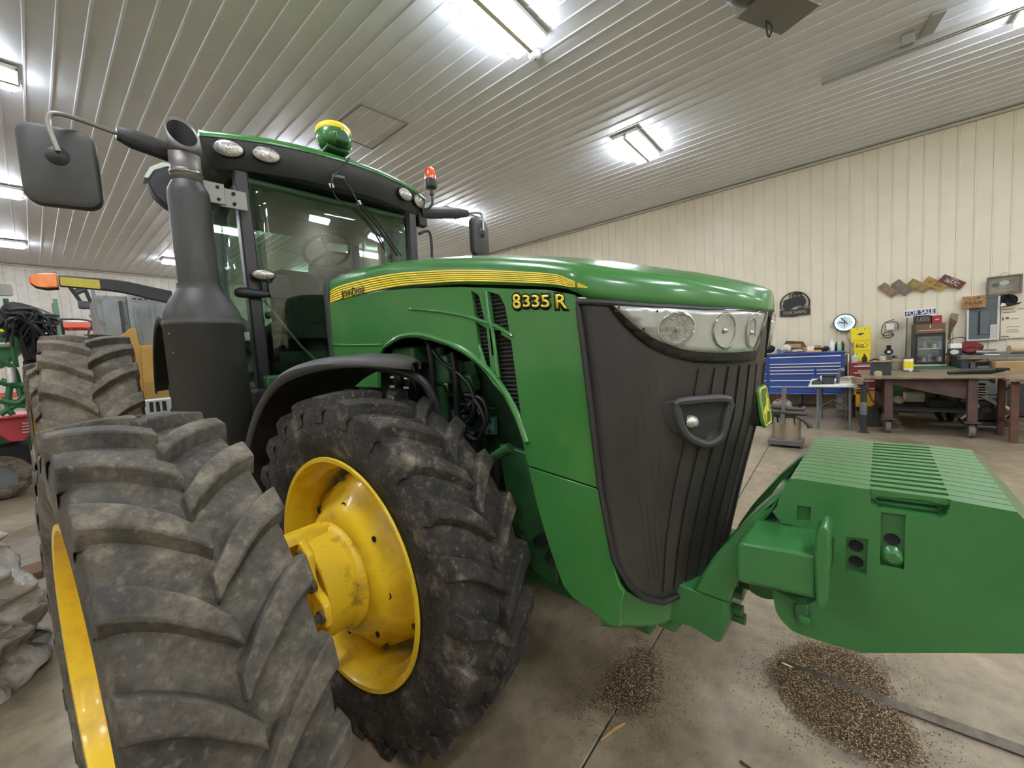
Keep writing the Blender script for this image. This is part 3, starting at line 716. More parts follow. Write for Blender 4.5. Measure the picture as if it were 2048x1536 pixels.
MB().lathe([(0, 0.016), (0.012, 0.016), (0.02, 0.01), (0.026, 0.003), (0.028, 0)], Matrix.Translation((q[0], wy0+0.013, q[2])) @ Matrix.Rotation(PI/2, 4, 'X'), 20).obj('bolt', GREENW, TR)
MB().plate(pk4, 0.016, side(wy0-0.012)).obj('weight_boss', GREEND, TR, bevel=0.006)
q = (1.5913,-0.31,0.868)
MB().cyl((q[0]-0.012, wy0-0.015, q[2]), (q[0]+0.012, wy0-0.015, q[2]), 0.012, n=6).obj('bolt', GREENW, TR)
# ---- engine in the open wheel arch
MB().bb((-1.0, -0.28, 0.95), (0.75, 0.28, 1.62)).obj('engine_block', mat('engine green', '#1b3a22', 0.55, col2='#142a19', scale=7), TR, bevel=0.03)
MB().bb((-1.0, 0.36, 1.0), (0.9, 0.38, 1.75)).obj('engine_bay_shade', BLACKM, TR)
for s, (px, pz) in ((0, (-0.30, 1.5)), (1, (-0.17, 1.5))):
    q = [(-0.3648,-0.36,1.531), (-0.2142,-0.36,1.5257)][s]
    f_ = MB().lathe([(0, -0.19), (0.045, -0.19), (0.05, -0.18), (0.05, 0.15), (0.045, 0.165), (0.03, 0.175), (0, 0.175)], Matrix.Translation((q[0], -0.34, q[2])), 20).obj('oil_filter', BLACKG, TR)
    mb = MB()
    for k in range(4):
        mb.box((q[0]+0.02-0.01*k, -0.392, q[2]+0.08-0.055*k), (0.05-0.01*(k % 2), 0.004, 0.012 if k else 0.03))
    mb.obj('filter_print', mat('filter print', '#b9b9b4', 0.6), f_)
MB().box((-0.2347,-0.33,1.6732), (0.22, 0.12, 0.10)).obj('filter_head', GREEND, TR, bevel=0.015)
MB().box((0.0749,-0.32,1.5866), (0.13, 0.10, 0.16)).obj('fuel_pump', GREEND, TR, bevel=0.02)
MB().box((0.0693,-0.3,1.5054), (0.10, 0.10, 0.12)).obj('pump_body', GREEND, TR, bevel=0.02)
HOSE = mat('black rubber hose', '#161616', 0.45)
def tubes(name, m, r, *paths):
    for p in paths: MB().tube(smoothline(p, 5), r, 10).obj(name, m, TR)
tubes('hose', HOSE, 0.016, [(0.0354,-0.39,1.7218),(0.0493,-0.39,1.5921),(0.0334,-0.39,1.4352),(0.0252,-0.39,1.3022),(0.0715,-0.39,1.2533)], [(0.2118,-0.38,1.6744),(0.2236,-0.38,1.5394),(0.2116,-0.38,1.3656),(0.2488,-0.38,1.3184),(0.3368,-0.38,1.2774)])
tubes('hose', HOSE, 0.010, [(0.3338,-0.4,1.5414),(0.37,-0.4,1.4487),(0.3317,-0.4,1.3524),(0.2352,-0.4,1.3208),(0.2045,-0.4,1.3931)], [(0.377,-0.4,1.4489),(0.4136,-0.4,1.4044),(0.4338,-0.4,1.3368),(0.3753,-0.4,1.2615),(0.3057,-0.4,1.2783)], [(0.296,-0.39,1.4687),(0.4172,-0.39,1.4491),(0.4418,-0.39,1.3587),(0.3857,-0.39,1.303)], [(-0.0498,-0.38,1.8062),(0.1062,-0.38,1.6413),(0.2917,-0.38,1.5395),(0.382,-0.38,1.3763)])
tubes('coolant_pipe', GREEND, 0.028, [(0.0467,-0.33,1.7064),(0.0484,-0.33,1.5082),(0.0397,-0.33,1.2928),(-0.0156,-0.33,1.2053)])
for q, d in (((0.1383,-0.37,1.5003), (0.03,0.03,0.05)), ((0.1923,-0.34,1.5987), (0.07,0.06,0.06)), ((0.2684,-0.33,1.5226), (0.09,0.06,0.09)), ((0.2601,-0.3,1.5946), (0.08,0.05,0.07))):
    MB().box(q, d, rx=0.2).obj('fitting', STEEL if d[0] < 0.04 else GREEND, TR, bevel=0.008)
lc = MB()
for k in range(26):
    q = (0.2793,-0.34,1.3387); a = (q[0]+random.uniform(-.10,.09), -0.33+random.uniform(-.04,.05), q[2]+random.uniform(-.10,.09))
    b = (a[0]+random.uniform(-.06,.06), a[1]+random.uniform(-.02,.02), a[2]+random.uniform(-.07,.07))
    lc.tube(smoothline([a, ((a[0]+b[0])/2+random.uniform(-.03,.03), a[1]-0.02, (a[2]+b[2])/2), b], 4), random.uniform(.004,.012), 6)
lc.obj('wiring_loom', HOSE, TR)['kind'] = 'stuff'
MB().plate([(0.3647,1.3585),(0.4334,1.3631),(0.4324,1.281),(0.374,1.2753)], 0.03, side(-0.35)).obj('engine_bracket', mat('bracket green', '#3e6a5c', 0.5), TR, bevel=0.004)
for q in [(0.4167,-0.355,1.344),(0.4125,-0.355,1.2989)]: MB().cyl(q, (q[0], q[1]-0.006, q[2]), 0.009, n=10).obj('bolt_hole', BLACKM, TR)
tubes('hydraulic_hose', GREEND, 0.022, [(0.4174,-0.42,1.1195),(0.49,-0.42,1.1926),(0.5494,-0.42,1.2296),(0.6023,-0.42,1.2579)])
tubes('hydraulic_hose', HOSE, 0.02, [(0.4982,-0.41,1.2206),(0.4994,-0.41,1.1304),(0.4746,-0.41,1.0343),(0.4547,-0.41,0.9251)])
tubes('hydraulic_hose', HOSE, 0.024, [(0.7249,-0.42,0.879),(0.7924,-0.42,0.9296),(0.8277,-0.42,0.9094),(0.7853,-0.42,0.8247)])
# ---- wheels
def lathe_y(mb, prof, n, M=None):
    """prof: (radius, lateral y) turned about the y axis"""
    o = len(mb.v); m = len(prof)
    for k in range(n):
        q = 2*PI*k/n
        for r, y in prof: mb.v.append((r*math.cos(q), y, r*math.sin(q)))
    for k in range(n):
        l = (k+1) % n
        for i in range(m-1): mb.f.append((o+k*m+i, o+l*m+i, o+l*m+i+1, o+k*m+i+1))
    return mb
def tire_mesh(Rt, Wt, rim, nl, lugh, lugw, delta, phase=0.0):
    mb = MB(); Rb = Rt-lugh; h = Wt/2; sw = Rb-rim
    prof = [(rim-0.01, -h*0.80), (rim+0.005, -h*0.86), (rim+0.03, -h*0.90), (rim+sw*0.35, -h*0.99), (rim+sw*0.58, -h*1.0), (rim+sw*0.82, -h*0.97), (Rb-0.012, -h*0.91),
            (Rb-0.004, -h*0.8), (Rb+0.003, -h*0.4), (Rb+0.006, 0)]
    prof = prof + [(r, -y) for r, y in prof[::-1][1:]]
    lathe_y(mb, prof, 120)
    def crown(y): return Rb-0.004+0.010*(1-min(1, abs(y)/h/0.8)**2) if abs(y) < h*0.8 else Rb-0.004-(abs(y)/h-0.8)*0.08
    ns = 9
    for sd in (-1, 1):
        for k in range(nl):
            a0 = 2*PI*(k+(0.5 if sd > 0 else 0))/nl+phase
            o = len(mb.v)
            secs = []
            secs.append((h*1.0, a0+delta*0.02, Rb-lugh*1.9, Rb-lugh*1.7, 0.9))
            secs.append((h*1.005, a0, Rb-lugh*0.9, Rb-lugh*0.2, 1.0))
            for i in range(ns):
                s = i/(ns-1); y = h*(0.985-s*1.03)
                a = a0-delta*(0.45*s+0.55*s*s)
                top = Rt+0.004-0.018*(abs(y)/h)**2
                secs.append((y, a, crown(y)-0.012, top, 1.0+0.18*(1-s) if s < 0.85 else 0.86))
            for (y, a, rb, rtp, wf) in secs:
                wb_ = lugw*wf*0.72/Rt; wt_ = lugw*wf*0.5/Rt
                for q, r in ((a-wb_, rb), (a-wt_, rtp), (a+wt_, rtp), (a+wb_, rb)):
                    mb.v.append((r*math.cos(q), sd*y, r*math.sin(q)))
            m = len(secs)
            for i in range(m-1):
                for j in range(4):
                    l = (j+1) % 4; mb.f.append((o+4*i+j, o+4*i+l, o+4*i+4+l, o+4*i+4+j))
            mb.f.append((o, o+1, o+2, o+3)); mb.f.append((o+4*m-4, o+4*m-3, o+4*m-2, o+4*m-1))
    return mb
def tire(parent, m, Rt, Wt, rim, nl, lugh, lugw, delta, phase):
    o = tire_mesh(Rt, Wt, rim, nl, lugh, lugw, delta, phase).obj('tire', m, parent, ang=38, bevel=0.006)
    return o
def flat_disc(mb, r_in, y_in, r_out, y_out, flats=4, cut=0.9, n=64, rot=PI/4):
    """conical disc whose outer edge is cut by straight chords, leaving gaps to the rim"""
    o = len(mb.v)
    for k in range(n):
        q = 2*PI*k/n
        d = (q-rot+PI/flats) % (2*PI/flats)-PI/flats
        ro = min(r_out, r_out*cut/max(0.2, math.cos(d)))
        for f in (0, 0.3, 0.6, 0.85, 1.0):
            r = r_in+(ro-r_in)*f; g = f*f*(3-2*f); mb.v.append((r*math.cos(q), y_in+(y_out-y_in)*g, r*math.sin(q)))
    for k in range(n):
        l = (k+1) % n
        for i in range(4): mb.f.append((o+5*k+i, o+5*l+i, o+5*l+i+1, o+5*k+i+1))
def rim_part(parent, rim, h, m):
    """outboard is -y"""
    prof = [(rim, -h), (rim+0.004, -h-0.004), (rim+0.002, -h-0.010), (rim-0.012, -h-0.008), (rim-0.02, -h+0.012), (rim-0.022, -h+0.05), (rim-0.055, -h+0.075), (rim-0.065, -h+0.12), (rim-0.06, 0.02), (rim-0.03, h-0.05), (rim-0.012, h-0.01), (rim+0.004, h+0.004)]
    return lathe_y(MB(), prof, 96).obj('rim', m, parent, ang=40, solid=0.006)
def front_inner(y, name='front_wheel', sgn=1, label=None):
    w = empty(name, (0, y, 0.743), R(7.2), TR)
    if label: w['label'] = label
    if sgn < 0: w.rotation_euler = (0, 0, R(7.2)+PI)
    tire(w, RUB, 0.79, 0.38, 0.505, 24, 0.045, 0.062, R(12), R(2.5 if sgn > 0 else 0))
    rim_part(w, 0.505, 0.165, YELLOW)
    mb = MB(); flat_disc(mb, 0.215, -0.185, 0.442, -0.03, 4, 0.87, rot=R(122)); mb.obj('wheel_disc', YELLOW, w, ang=50, solid=0.012)
    # mounting lugs of the disc with bolts
    for k in range(8):
        q = R(17+45*k); MB().cyl((0.39*math.cos(q), -0.05, 0.39*math.sin(q)), (0.39*math.cos(q), -0.075, 0.39*math.sin(q)), 0.013, n=6).obj('disc_bolt', BOLT, w)
    for k in range(8):
        q = R(40+45*k); MB().lathe([(0, 0.0), (0.012, 0.0), (0.013, 0.004)], Matrix.Translation((0.30*math.cos(q), -0.142, 0.30*math.sin(q))) @ Matrix.Rotation(PI/2, 4, 'X'), 12).obj('disc_hole', BLACKM, w)
    # hub drum: casting that carries the outer wheel
    lathe_y(MB(), [(0.06, -0.12), (0.215, -0.15), (0.228, -0.19), (0.222, -0.21), (0.207, -0.22), (0.207, -0.335), (0.198, -0.338), (0.19, -0.30), (0.06, -0.28), (0.0, -0.28)], 64).obj('hub_drum', YELLOWD, w, ang=40)
    hp = [(0.205*math.cos(R(a)), 0.205*math.sin(R(a))) for a in range(0, 360, 15)]
    for k in range(3):                                     # flange lugs standing off the drum
        q0 = R(30)+2*PI*k/3
        for dq in (-0.52, 0.0, 0.52):
            q = q0+dq
            c, s_ = math.cos(q), math.sin(q); rr = 0.226 if dq else 0.205
            MB().cyl((rr*c, -0.37, rr*s_), (rr*c, -0.41, rr*s_), 0.017, n=6).obj('hub_bolt', BOLT, w)
            MB().cyl((rr*c, -0.37, rr*s_), (rr*c, -0.388, rr*s_), 0.025, n=16).obj('washer', BOLT, w)
        pts = [((0.19+0.065*min(1, abs(t)*3)**2)*math.cos(q0+t), (0.19+0.065*min(1, abs(t)*3)**2+0.02)*math.sin(q0+t)) for t in lsp(-0.66, 0.66, 18)] + [(0.165*math.cos(q0+t), 0.165*math.sin(q0+t)) for t in lsp(0.66, -0.66, 12)]
        MB().plate(pts, 0.03, lambda a, b, t: (a, -0.378+t, b)).obj('hub_flange', YELLOW, w, bevel=0.008)
        if k == 2: continue
        q = q0+R(72)
        e1 = Vector((math.cos(q), 0, math.sin(q))); e2 = Vector((-math.sin(q), 0, math.cos(q)))
        mb = MB()
        chan = [(-0.06, 0.0), (-0.05, 0.035), (-0.02, 0.045), (-0.005, 0.02), (0.01, 0.02), (0.03, 0.045), (0.055, 0.04), (0.065, 0.0)]
        mb.plate(chan, 0.24, lambda a, b, t: e1*(0.195+b)+e2*a+Vector((0, -0.44+t, 0)))
        mb.obj('hub_web', YELLOW, w, bevel=0.006)
    return w
front_inner(-0.762)
front_inner(0.762, sgn=-1)
def front_outer(y, sgn=1):
    a = R(7.2); d = 0.77
    lat = -d if sgn > 0 else d
    base = Vector((0, -0.762 if sgn > 0 else 0.762, 0.743))
    off = Vector((-math.sin(a)*lat, math.cos(a)*lat, 0))
    w = empty('front_dual_wheel', base+off, a if sgn > 0 else a+PI, TR)
    if sgn > 0: w['label'] = 'dusty outer front wheel nearest the camera'
    tire(w, RUB_NEAR, 0.79, 0.36, 0.505, 24, 0.045, 0.062, R(12), R(10.2))
    rim_part(w, 0.505, 0.155, YELLOW)
    mb = MB(); flat_disc(mb, 0.19, 0.17, 0.435, 0.05, 4, 0.92); mb.obj('wheel_disc', YELLOW, w, ang=50, solid=0.012)
    lathe_y(MB(), [(0.0, 0.165), (0.2, 0.165), (0.2, 0.18), (0.0, 0.18)], 40).obj('hub_plate', YELLOW, w)
    return w
front_outer(-1)
front_outer(1, -1)
def rear_wheel(y, sgn, name, m, ph):
    w = empty(name, (-3.05, y, 1.0), 0 if sgn > 0 else PI, TR)
    tire(w, m, 1.02, 0.50, 0.66, 22, 0.055, 0.075, R(13), ph)
    rim_part(w, 0.66, 0.22, YELLOW)
    mb = MB(); flat_disc(mb, 0.2, -0.12, 0.59, 0.0, 6, 0.96); mb.obj('wheel_disc', YELLOW, w, ang=50, solid=0.014)
    lathe_y(MB(), [(0, -0.2), (0.12, -0.2), (0.14, -0.17), (0.14, -0.12), (0.2, -0.11), (0.2, -0.08), (0, -0.08)], 32).obj('hub', YELLOW, w, ang=40)
    return w
rear_wheel(-1.60, 1, 'rear_dual_wheel', RUB_REAR, R(6))
rear_wheel(-0.80, 1, 'rear_wheel', RUB_REAR, R(3))
rear_wheel(0.80, -1, 'rear_wheel', RUB_REAR, 0)
rear_wheel(1.56, -1, 'rear_dual_wheel', RUB_REAR, 0)
MB().cyl((-3.05, -1.75, 1.0), (-3.05, 1.75, 1.0), 0.07).obj('rear_axle', GREEND, TR)
MB().bb((-3.4, -0.5, 0.7), (-1.4, 0.5, 1.3)).obj('rear_housing', GREEND, TR, bevel=0.06)
# ---- front fenders (turn with the wheels)
def fender(y, sgn):
    w = empty('front_fender', (0, y, 0.743), R(7.2), TR)
    so = [(72, 0.07), (76, 0.0), (82, -0.07), (92, -0.15), (101, -0.2), (108, -0.215), (185, -0.215)]
    si = [(72, 0.12), (78, 0.18), (90, 0.215), (185, 0.215)]
    def f(t, k):
        d = 72+t*106; a = R(d); yo = interp(so, d); yi = interp(si, d); lipd = interp([(72, 0.015), (100, 0.05), (185, 0.075)], d)
        u, e = [(0, -lipd), (0.0, -0.014), (0.05, 0.004), (0.15, 0.014), (0.5, 0.02), (0.85, 0.014), (0.95, 0.004), (1, -0.014), (1, -lipd)][k]
        rr = 0.925+e; return (rr*math.cos(a), sgn*(yo+(yi-yo)*u), rr*math.sin(a))
    MB().grid(f, lsp(0, 1, 40), list(range(9))).obj('shell', BLACKD, w, ang=40, solid=0.01)
    br = [(0.895*math.cos(R(88)), sgn*0.02, 0.895*math.sin(R(88))), (0.12, sgn*0.08, 0.87), (0.22, sgn*0.12, 0.84), (0.28, sgn*0.15, 0.79), (0.29, sgn*0.2, 0.66)]
    MB().tube(smoothline(br, 5), 0.02, 10).obj('bracket', BLACKP, w)
fender(-0.762, 1); fender(0.762, -1)
# ---- cab
def roof_x(y): return -1.46-0.25*(abs(y)/0.92)**2.2
RY = 0.93
def roof_ring(ins, z, dx=0.0):
    o = []
    for k in range(25):
        y = -RY+2*RY*k/24; yy = max(-RY+ins, min(RY-ins, y)); o.append((roof_x(y)-ins-dx, yy, z))
    r_ = -3.15
    for y in lsp(RY-ins, -RY+ins, 8): o.append((r_+ins+0.1*(abs(y)/RY)**3, y, z+0.12))
    return o
def loft(rings, name, m, cap_a=True, cap_b=True, ang=40):
    mb = MB(); n = len(rings[0])
    for r in rings: mb.v += r
    for i in range(len(rings)-1):
        for k in range(n): mb.f.append((i*n+k, i*n+(k+1) % n, (i+1)*n+(k+1) % n, (i+1)*n+k))
    if cap_a: mb.f.append(tuple(range(n))[::-1])
    if cap_b: mb.f.append(tuple(range((len(rings)-1)*n, len(rings)*n)))
    return mb.obj(name, m, TR, ang=ang)
VIS = mat('visor charcoal', '#2b2d2b', 0.45, col2='#333532', scale=3)
loft([roof_ring(0.12, 3.09), roof_ring(0.07, 3.10), roof_ring(0.03, 3.15), roof_ring(0.005, 3.24), roof_ring(0.0, 3.285)], 'roof_visor', VIS)
loft([roof_ring(-0.008, 3.283), roof_ring(-0.012, 3.30), roof_ring(0.0, 3.325), roof_ring(0.05, 3.35), roof_ring(0.25, 3.385), roof_ring(0.55, 3.40)], 'roof', GREEN)
def oval_lamp(c, d, u, a, b, parent, name='work_lamp', rim=BLACKP):
    """oval lamp at c facing d, long axis along u"""
    d = Vector(d).normalized(); u = Vector(u); u = (u-d*u.dot(d)).normalized(); M = frame(c, u, d.cross(u))
    h = empty(name, parent=parent)
    def rg(f, z, n=28): return [M @ Vector((a*f*math.cos(2*PI*k/n), b*f*math.sin(2*PI*k/n), z)) for k in range(n)]
    mb = MB(); R_ = [rg(1.05, -0.03), rg(1.08, 0.0), rg(1.05, 0.012), rg(0.98, 0.012), rg(0.9, -0.0)]; n = 28
    for r in R_: mb.v += [tuple(q) for q in r]
    for i in range(len(R_)-1):
        for k in range(n): mb.f.append((i*n+k, i*n+(k+1) % n, (i+1)*n+(k+1) % n, (i+1)*n+k))
    mb.f.append(tuple(range(n))); mb.obj('lamp_shell', rim, h)
    mb = MB(); R_ = [rg(0.99, 0.006), rg(0.7, 0.016), rg(0.35, 0.021), rg(0.05, 0.022)]
    for r in R_: mb.v += [tuple(q) for q in r]
    for i in range(3):
        for k in range(n): mb.f.append((i*n+k, i*n+(k+1) % n, (i+1)*n+(k+1) % n, (i+1)*n+k))
    mb.f.append(tuple(3*n+k for k in range(n))); mb.obj('lamp_lens', LENSW, h)
    MB().lathe([(0, 0.026), (b*0.22, 0.025), (b*0.3, 0.018)], M, 14).obj('bulb', CHROME, h)
for s in (-1, 1):
    x = roof_x(0.79)+0.012; oval_lamp((x, s*0.785, 3.215), (1, s*0.45, -0.12), (0, 1, 0), 0.092, 0.056, TR)
    x = roof_x(0.572)+0.012; oval_lamp((x, s*0.575, 3.205), (1, s*0.27, -0.12), (0, 1, 0), 0.088, 0.054, TR)
PILL = mat('pillar black', '#232524', 0.4)
def pillar(a, b, w, d, name='cab_pillar'):
    mb = MB(); a = Vector(a); b = Vector(b)
    for p in (a, b):
        for q in ((-d, -w), (d, -w), (d, w), (-d, w)): mb.v.append((p.x+q[0], p.y+q[1], p.z))
    mb.f = [(0,1,2,3),(4,5,6,7),(0,1,5,4),(1,2,6,5),(2,3,7,6),(3,0,4,7)]
    return mb.obj(name, m=PILL, parent=TR, bevel=0.015)
for s in (-1, 1):
    pillar((-1.74, s*0.70, 1.45), (-1.70, s*0.715, 3.10), 0.045, 0.05)
    pillar((-2.45, s*0.80, 1.5), (-2.45, s*0.80, 3.14), 0.035, 0.03)
    pillar((-3.02, s*0.74, 1.7), (-2.98, s*0.74, 3.2), 0.05, 0.05)
MB().bb((-3.05, -0.78, 1.25), (-1.62, 0.78, 1.5)).obj('cab_floor', mat('cab floor black', '#1c1d1c', 0.7), TR, bevel=0.03)
MB().bb((-1.70, -0.72, 1.48), (-1.60, 0.72, 1.60)).obj('cab_sill', GREEND, TR, bevel=0.02)
MB().bb((-3.0, -0.76, 1.5), (-2.93, 0.76, 1.95)).obj('rear_wall', BLACKP, TR, bevel=0.02)
def pane(pts, name='window_pane'):
    mb = MB(); mb.v = [tuple(p) for p in pts]; mb.f = [(0,1,2,3)]; return mb.obj(name, GLASSG, TR, solid=0.006)
# windshield: gently bowed
MB().grid(lambda y, t: (-1.66+0.05*(1-(y/0.68)**2)-0.04*(1-t), y, 1.58+1.54*t), lsp(-0.665, 0.665, 14), lsp(0, 1, 6)).obj('windshield', GLASSG, TR, ang=80, solid=0.006)
for s in (-1, 1): pane([(-1.74, s*0.72, 1.55), (-2.44, s*0.80, 1.55), (-2.44, s*0.80, 3.10), (-1.72, s*0.725, 3.10)])
for s in (-1, 1): pane([(-2.48, s*0.80, 1.7), (-2.98, s*0.76, 1.7), (-2.96, s*0.76, 3.14), (-2.48, s*0.80, 3.14)])
pane([(-2.98, -0.7, 1.95), (-2.98, 0.7, 1.95), (-2.96, 0.7, 3.15), (-2.96, -0.7, 3.15)])
MB().bb((-2.9, -0.72, 3.05), (-1.72, 0.72, 3.09)).obj('headliner', mat('headliner grey', '#dde2d8', 0.9), TR, bevel=0.03)
SEATM = mat('seat cloth', '#4a4b46', 0.9, col2='#57574f', scale=30)
st = empty('operator_seat', (-2.55, 0, 1.5), 0, TR)
MB().plate(rrect(-0.26, -0.26, 0.24, 0.26, 0.08), 0.14, lambda a, b, t: (a, b, 0.42+t)).obj('seat', SEATM, st, bevel=0.03)
MB().plate(rrect(-0.25, 0, 0.25, 0.62, 0.1), 0.12, lambda a, b, t: (-0.28+t-0.15*b, a, 0.55+b)).obj('backrest', SEATM, st, bevel=0.03)
MB().cyl((0, 0, 0), (0, 0, 0.42), 0.12).obj('pedestal', BLACKP, st)
for s in (-1, 1): MB().box((0.02, s*0.33, 0.68), (0.42, 0.09, 0.07)).obj('armrest', BLACKP, st, bevel=0.02)
sc = empty('steering_column', (-2.0, 0, 1.5), 0, TR)
MB().tube([(0.28, 0, 0), (0.18, 0, 0.6), (0.06, 0, 1.0), (0.0, 0, 1.15)], [0.09, 0.075, 0.06, 0.045], 14).obj('column', BLACKP, sc)
TLT = Matrix.Translation((-0.01, 0, 1.2)) @ Matrix.Rotation(R(-32), 4, 'Y')
MB().tube([TLT @ Vector((0.2*math.cos(2*PI*k/36), 0.2*math.sin(2*PI*k/36), 0)) for k in range(36)], 0.017, 10, closed=True).obj('steering_wheel', BLACKP, sc)
for a in (90, 210, 330): MB().tube([TLT @ Vector((0, 0, -0.01)), TLT @ Vector((0.2*math.cos(R(a)), 0.2*math.sin(R(a)), 0))], 0.014, 8).obj('spoke', BLACKP, sc)
MB().box((0.13, 0, 0.98), (0.14, 0.44, 0.10), ry=0.35).obj('dash_display', BLACKP, sc, bevel=0.025)
MB().box((0.16, 0, 0.86), (0.18, 0.30, 0.14), ry=0.35).obj('dash_shroud', mat('dash grey', '#77786f', 0.6), sc, bevel=0.03)
MB().plate(rrect(-0.13, -0.1, 0.13, 0.1, 0.02), 0.03, lambda a, b, t: (-2.05+t, -0.48+a, 2.35+b)).obj('corner_monitor', BLACKG, TR, bevel=0.006)
MB().tube([(-2.05, -0.48, 2.3), (-2.2, -0.45, 2.0), (-2.4, -0.38, 1.9)], 0.018, 8).obj('monitor_stalk', BLACKP, TR)
MB().box((-2.35, -0.42, 1.98), (0.55, 0.16, 0.12), ry=-0.1).obj('armrest_console', BLACKP, TR, bevel=0.03)
# hanging rods seen behind the glass, wiper and aerial lead outside it
MB().tube([(-1.58,0.1125,3.036),(-1.58,0.2738,2.877),(-1.58,0.467,2.6301)], 0.009, 6).obj('wiper_arm', BLACKM, TR)
MB().tube([(-1.575,0.1303,3.0597),(-1.575,0.2924,2.8967),(-1.575,0.5014,2.6338)], 0.006, 6).obj('wiper_blade', BLACKM, TR)
tg = [(-1.46,-0.1504,3.0708), (-1.5,0.0895,3.0068)]
MB().tube(smoothline([(-1.43,0.0051,3.318),(-1.43,-0.0291,3.2608),(-1.43,-0.0925,3.1881),(-1.43,-0.1369,3.1373),(-1.43,-0.1628,3.0692)]+[(-1.49,-0.123,3.0214),(-1.49,-0.0788,2.9769),(-1.49,0.0031,2.9637),(-1.49,0.0843,3.0026)], 4), 0.006, 6).obj('aerial_lead', BLACKP, TR)
MB().tube(smoothline([(-1.47,-0.0536,3.1622),(-1.47,0.0067,3.0989),(-1.47,0.0501,3.0171),(-1.47,0.0809,2.9754)], 4), 0.006, 6).obj('aerial_lead', BLACKP, TR)
for q in tg: MB().box(q, (0.006, 0.034, 0.034), rx=0.3).obj('cable_tag', mat('white tag', '#e8e2cf', 0.6), TR)
MB().box((-1.44,-0.0961,3.1481), (0.01, 0.1, 0.02), rx=0.1).obj('warning_label', mat('dull label', '#6b6d68', 0.6), TR)
# satellite receiver on the roof
gl = empty('satellite_receiver', (-1.50, -0.073, 3.385), 0, TR)
gl.rotation_euler = (0, R(-4), 0)
MB().lathe([(0, 0.0), (0.10, 0.0), (0.125, 0.02), (0.135, 0.06), (0.138, 0.10), (0.13, 0.112), (0, 0.112)], None, 36).obj('receiver_body', GREEN, gl, ang=40)
MB().lathe([(0.132, 0.108), (0.136, 0.116), (0.134, 0.145), (0.12, 0.162), (0.08, 0.17), (0, 0.173)], None, 36).obj('receiver_cap', DECAL, gl, ang=50)
MB().bb((0.06, -0.05, -0.01), (0.155, 0.05, 0.07)).obj('connector_housing', GREEND, gl, bevel=0.012)
MB().bb((0.155, -0.012, 0.075), (0.16, 0.012, 0.1)).obj('receiver_mark', BADY, gl)
MB().bb((-0.06, -0.09, -0.03), (0.06, 0.09, 0.0)).obj('receiver_mount', GREEND, gl, bevel=0.01)
# beacon
bc = empty('beacon', (-1.6274,0.95,3.4066), 0, TR)
_b = Vector((-1.6274,0.95,3.4066))
def bl(p): return tuple(Vector(p)-_b)
MB().lathe([(0, -0.02), (0.055, -0.02), (0.06, -0.005), (0.06, 0.055), (0.056, 0.062)], None, 24).obj('beacon_base', BLACKP, bc, ang=40)
MB().lathe([(0.056, 0.06), (0.058, 0.075), (0.056, 0.13), (0.05, 0.155), (0.035, 0.175), (0, 0.182)], None, 24).obj('beacon_lens', mat('orange beacon lens', '#e8481a', 0.2, col2='#f2683a', scale=10, coat=1.0), bc, ang=60)
MB().tube(smoothline([(0, 0, -0.02), (0.0, 0, -0.10), (0.0, 0.0, -0.17), (-0.02, -0.03, -0.22), (-0.05, -0.08, -0.25)], 4), 0.013, 8).obj('beacon_pole', BLACKP, bc)
MB().cyl((0, 0, -0.09), (0, 0, -0.06), 0.024, n=12).obj('pole_collar', BLACKP, bc)
# mirrors
def mirror(s, head, bend, elbow, aend, astart):
    m_ = empty('mirror', (0, 0, 0), 0, TR)
    MB().tube([astart, tuple(Vector(astart)*0.25+Vector(aend)*0.75), aend], [0.055, 0.055, 0.035], 10, flat=1.1).obj('mirror_arm', BLACKP, m_, bevel=0.006)
    MB().tube(smoothline([aend, elbow, bend, (head[0]+0.06, head[1], head[2]+0.015)], 6), 0.013, 8).obj('mirror_tube', mat('dull tube', '#8e8d86', 0.4, 0.7), m_)
    h = Vector(head)
    ol = rrect(-0.155, -0.27, 0.155, 0.17, 0.07, 6)
    mb = MB(); M = Matrix.Translation(h) @ Matrix.Rotation(R(-12)*s*-1, 4, 'Z')
    rings = []
    for f, d in ((0.88, 0.056), (0.97, 0.046), (1.0, 0.024), (1.0, 0.0), (0.97, -0.012)):
        rings.append([M @ Vector((d-0.03, a*f, -0.05+(b+0.05)*f)) for a, b in ol])
    n = len(ol)
    for r in rings: mb.v += [tuple(q) for q in r]
    for i in range(len(rings)-1):
        for k in range(n): mb.f.append((i*n+k, i*n+(k+1) % n, (i+1)*n+(k+1) % n, (i+1)*n+k))
    mb.f.append(tuple(range(n)))
    mb.obj('mirror_shell', BLACKD, m_, ang=45)
    MB().plate([(a*0.95, b*0.95) for a, b in ol], 0.006, lambda a, b, t: M @ Vector((-0.048+t, a, b))).obj('mirror_glass', CHROME, m_)
    MB().lathe([(0, 0.05), (0.03, 0.046), (0.05, 0.03), (0.055, 0.0)], Matrix.Translation(h+Vector((0.0, 0, 0))) @ Matrix.Rotation(PI/2, 4, 'Y'), 18).obj('mirror_joint', BLACKP, m_)
_mh = (-1.6,-1.6024,2.9087)
mirror(-1, (-1.66, _mh[1], _mh[2]), (-1.6,-1.6252,3.0807), (-1.61,-1.5712,3.1371), (-1.66,-1.3529,3.1325), (-1.7,-1.0887,3.1078))
_ml = (-1.7,1.6599,3.0702)
mirror(1, (-1.70, _ml[1], _ml[2]), (-1.7,1.7112,3.2859), (-1.7,1.642,3.3056), (-1.7,1.4864,3.2671), (-1.72,0.8561,3.1497))
MB().box((-1.74,0.8755,3.0841), (0.08, 0.10, 0.14)).obj('mirror_bracket', BLACKP, TR, bevel=0.012)
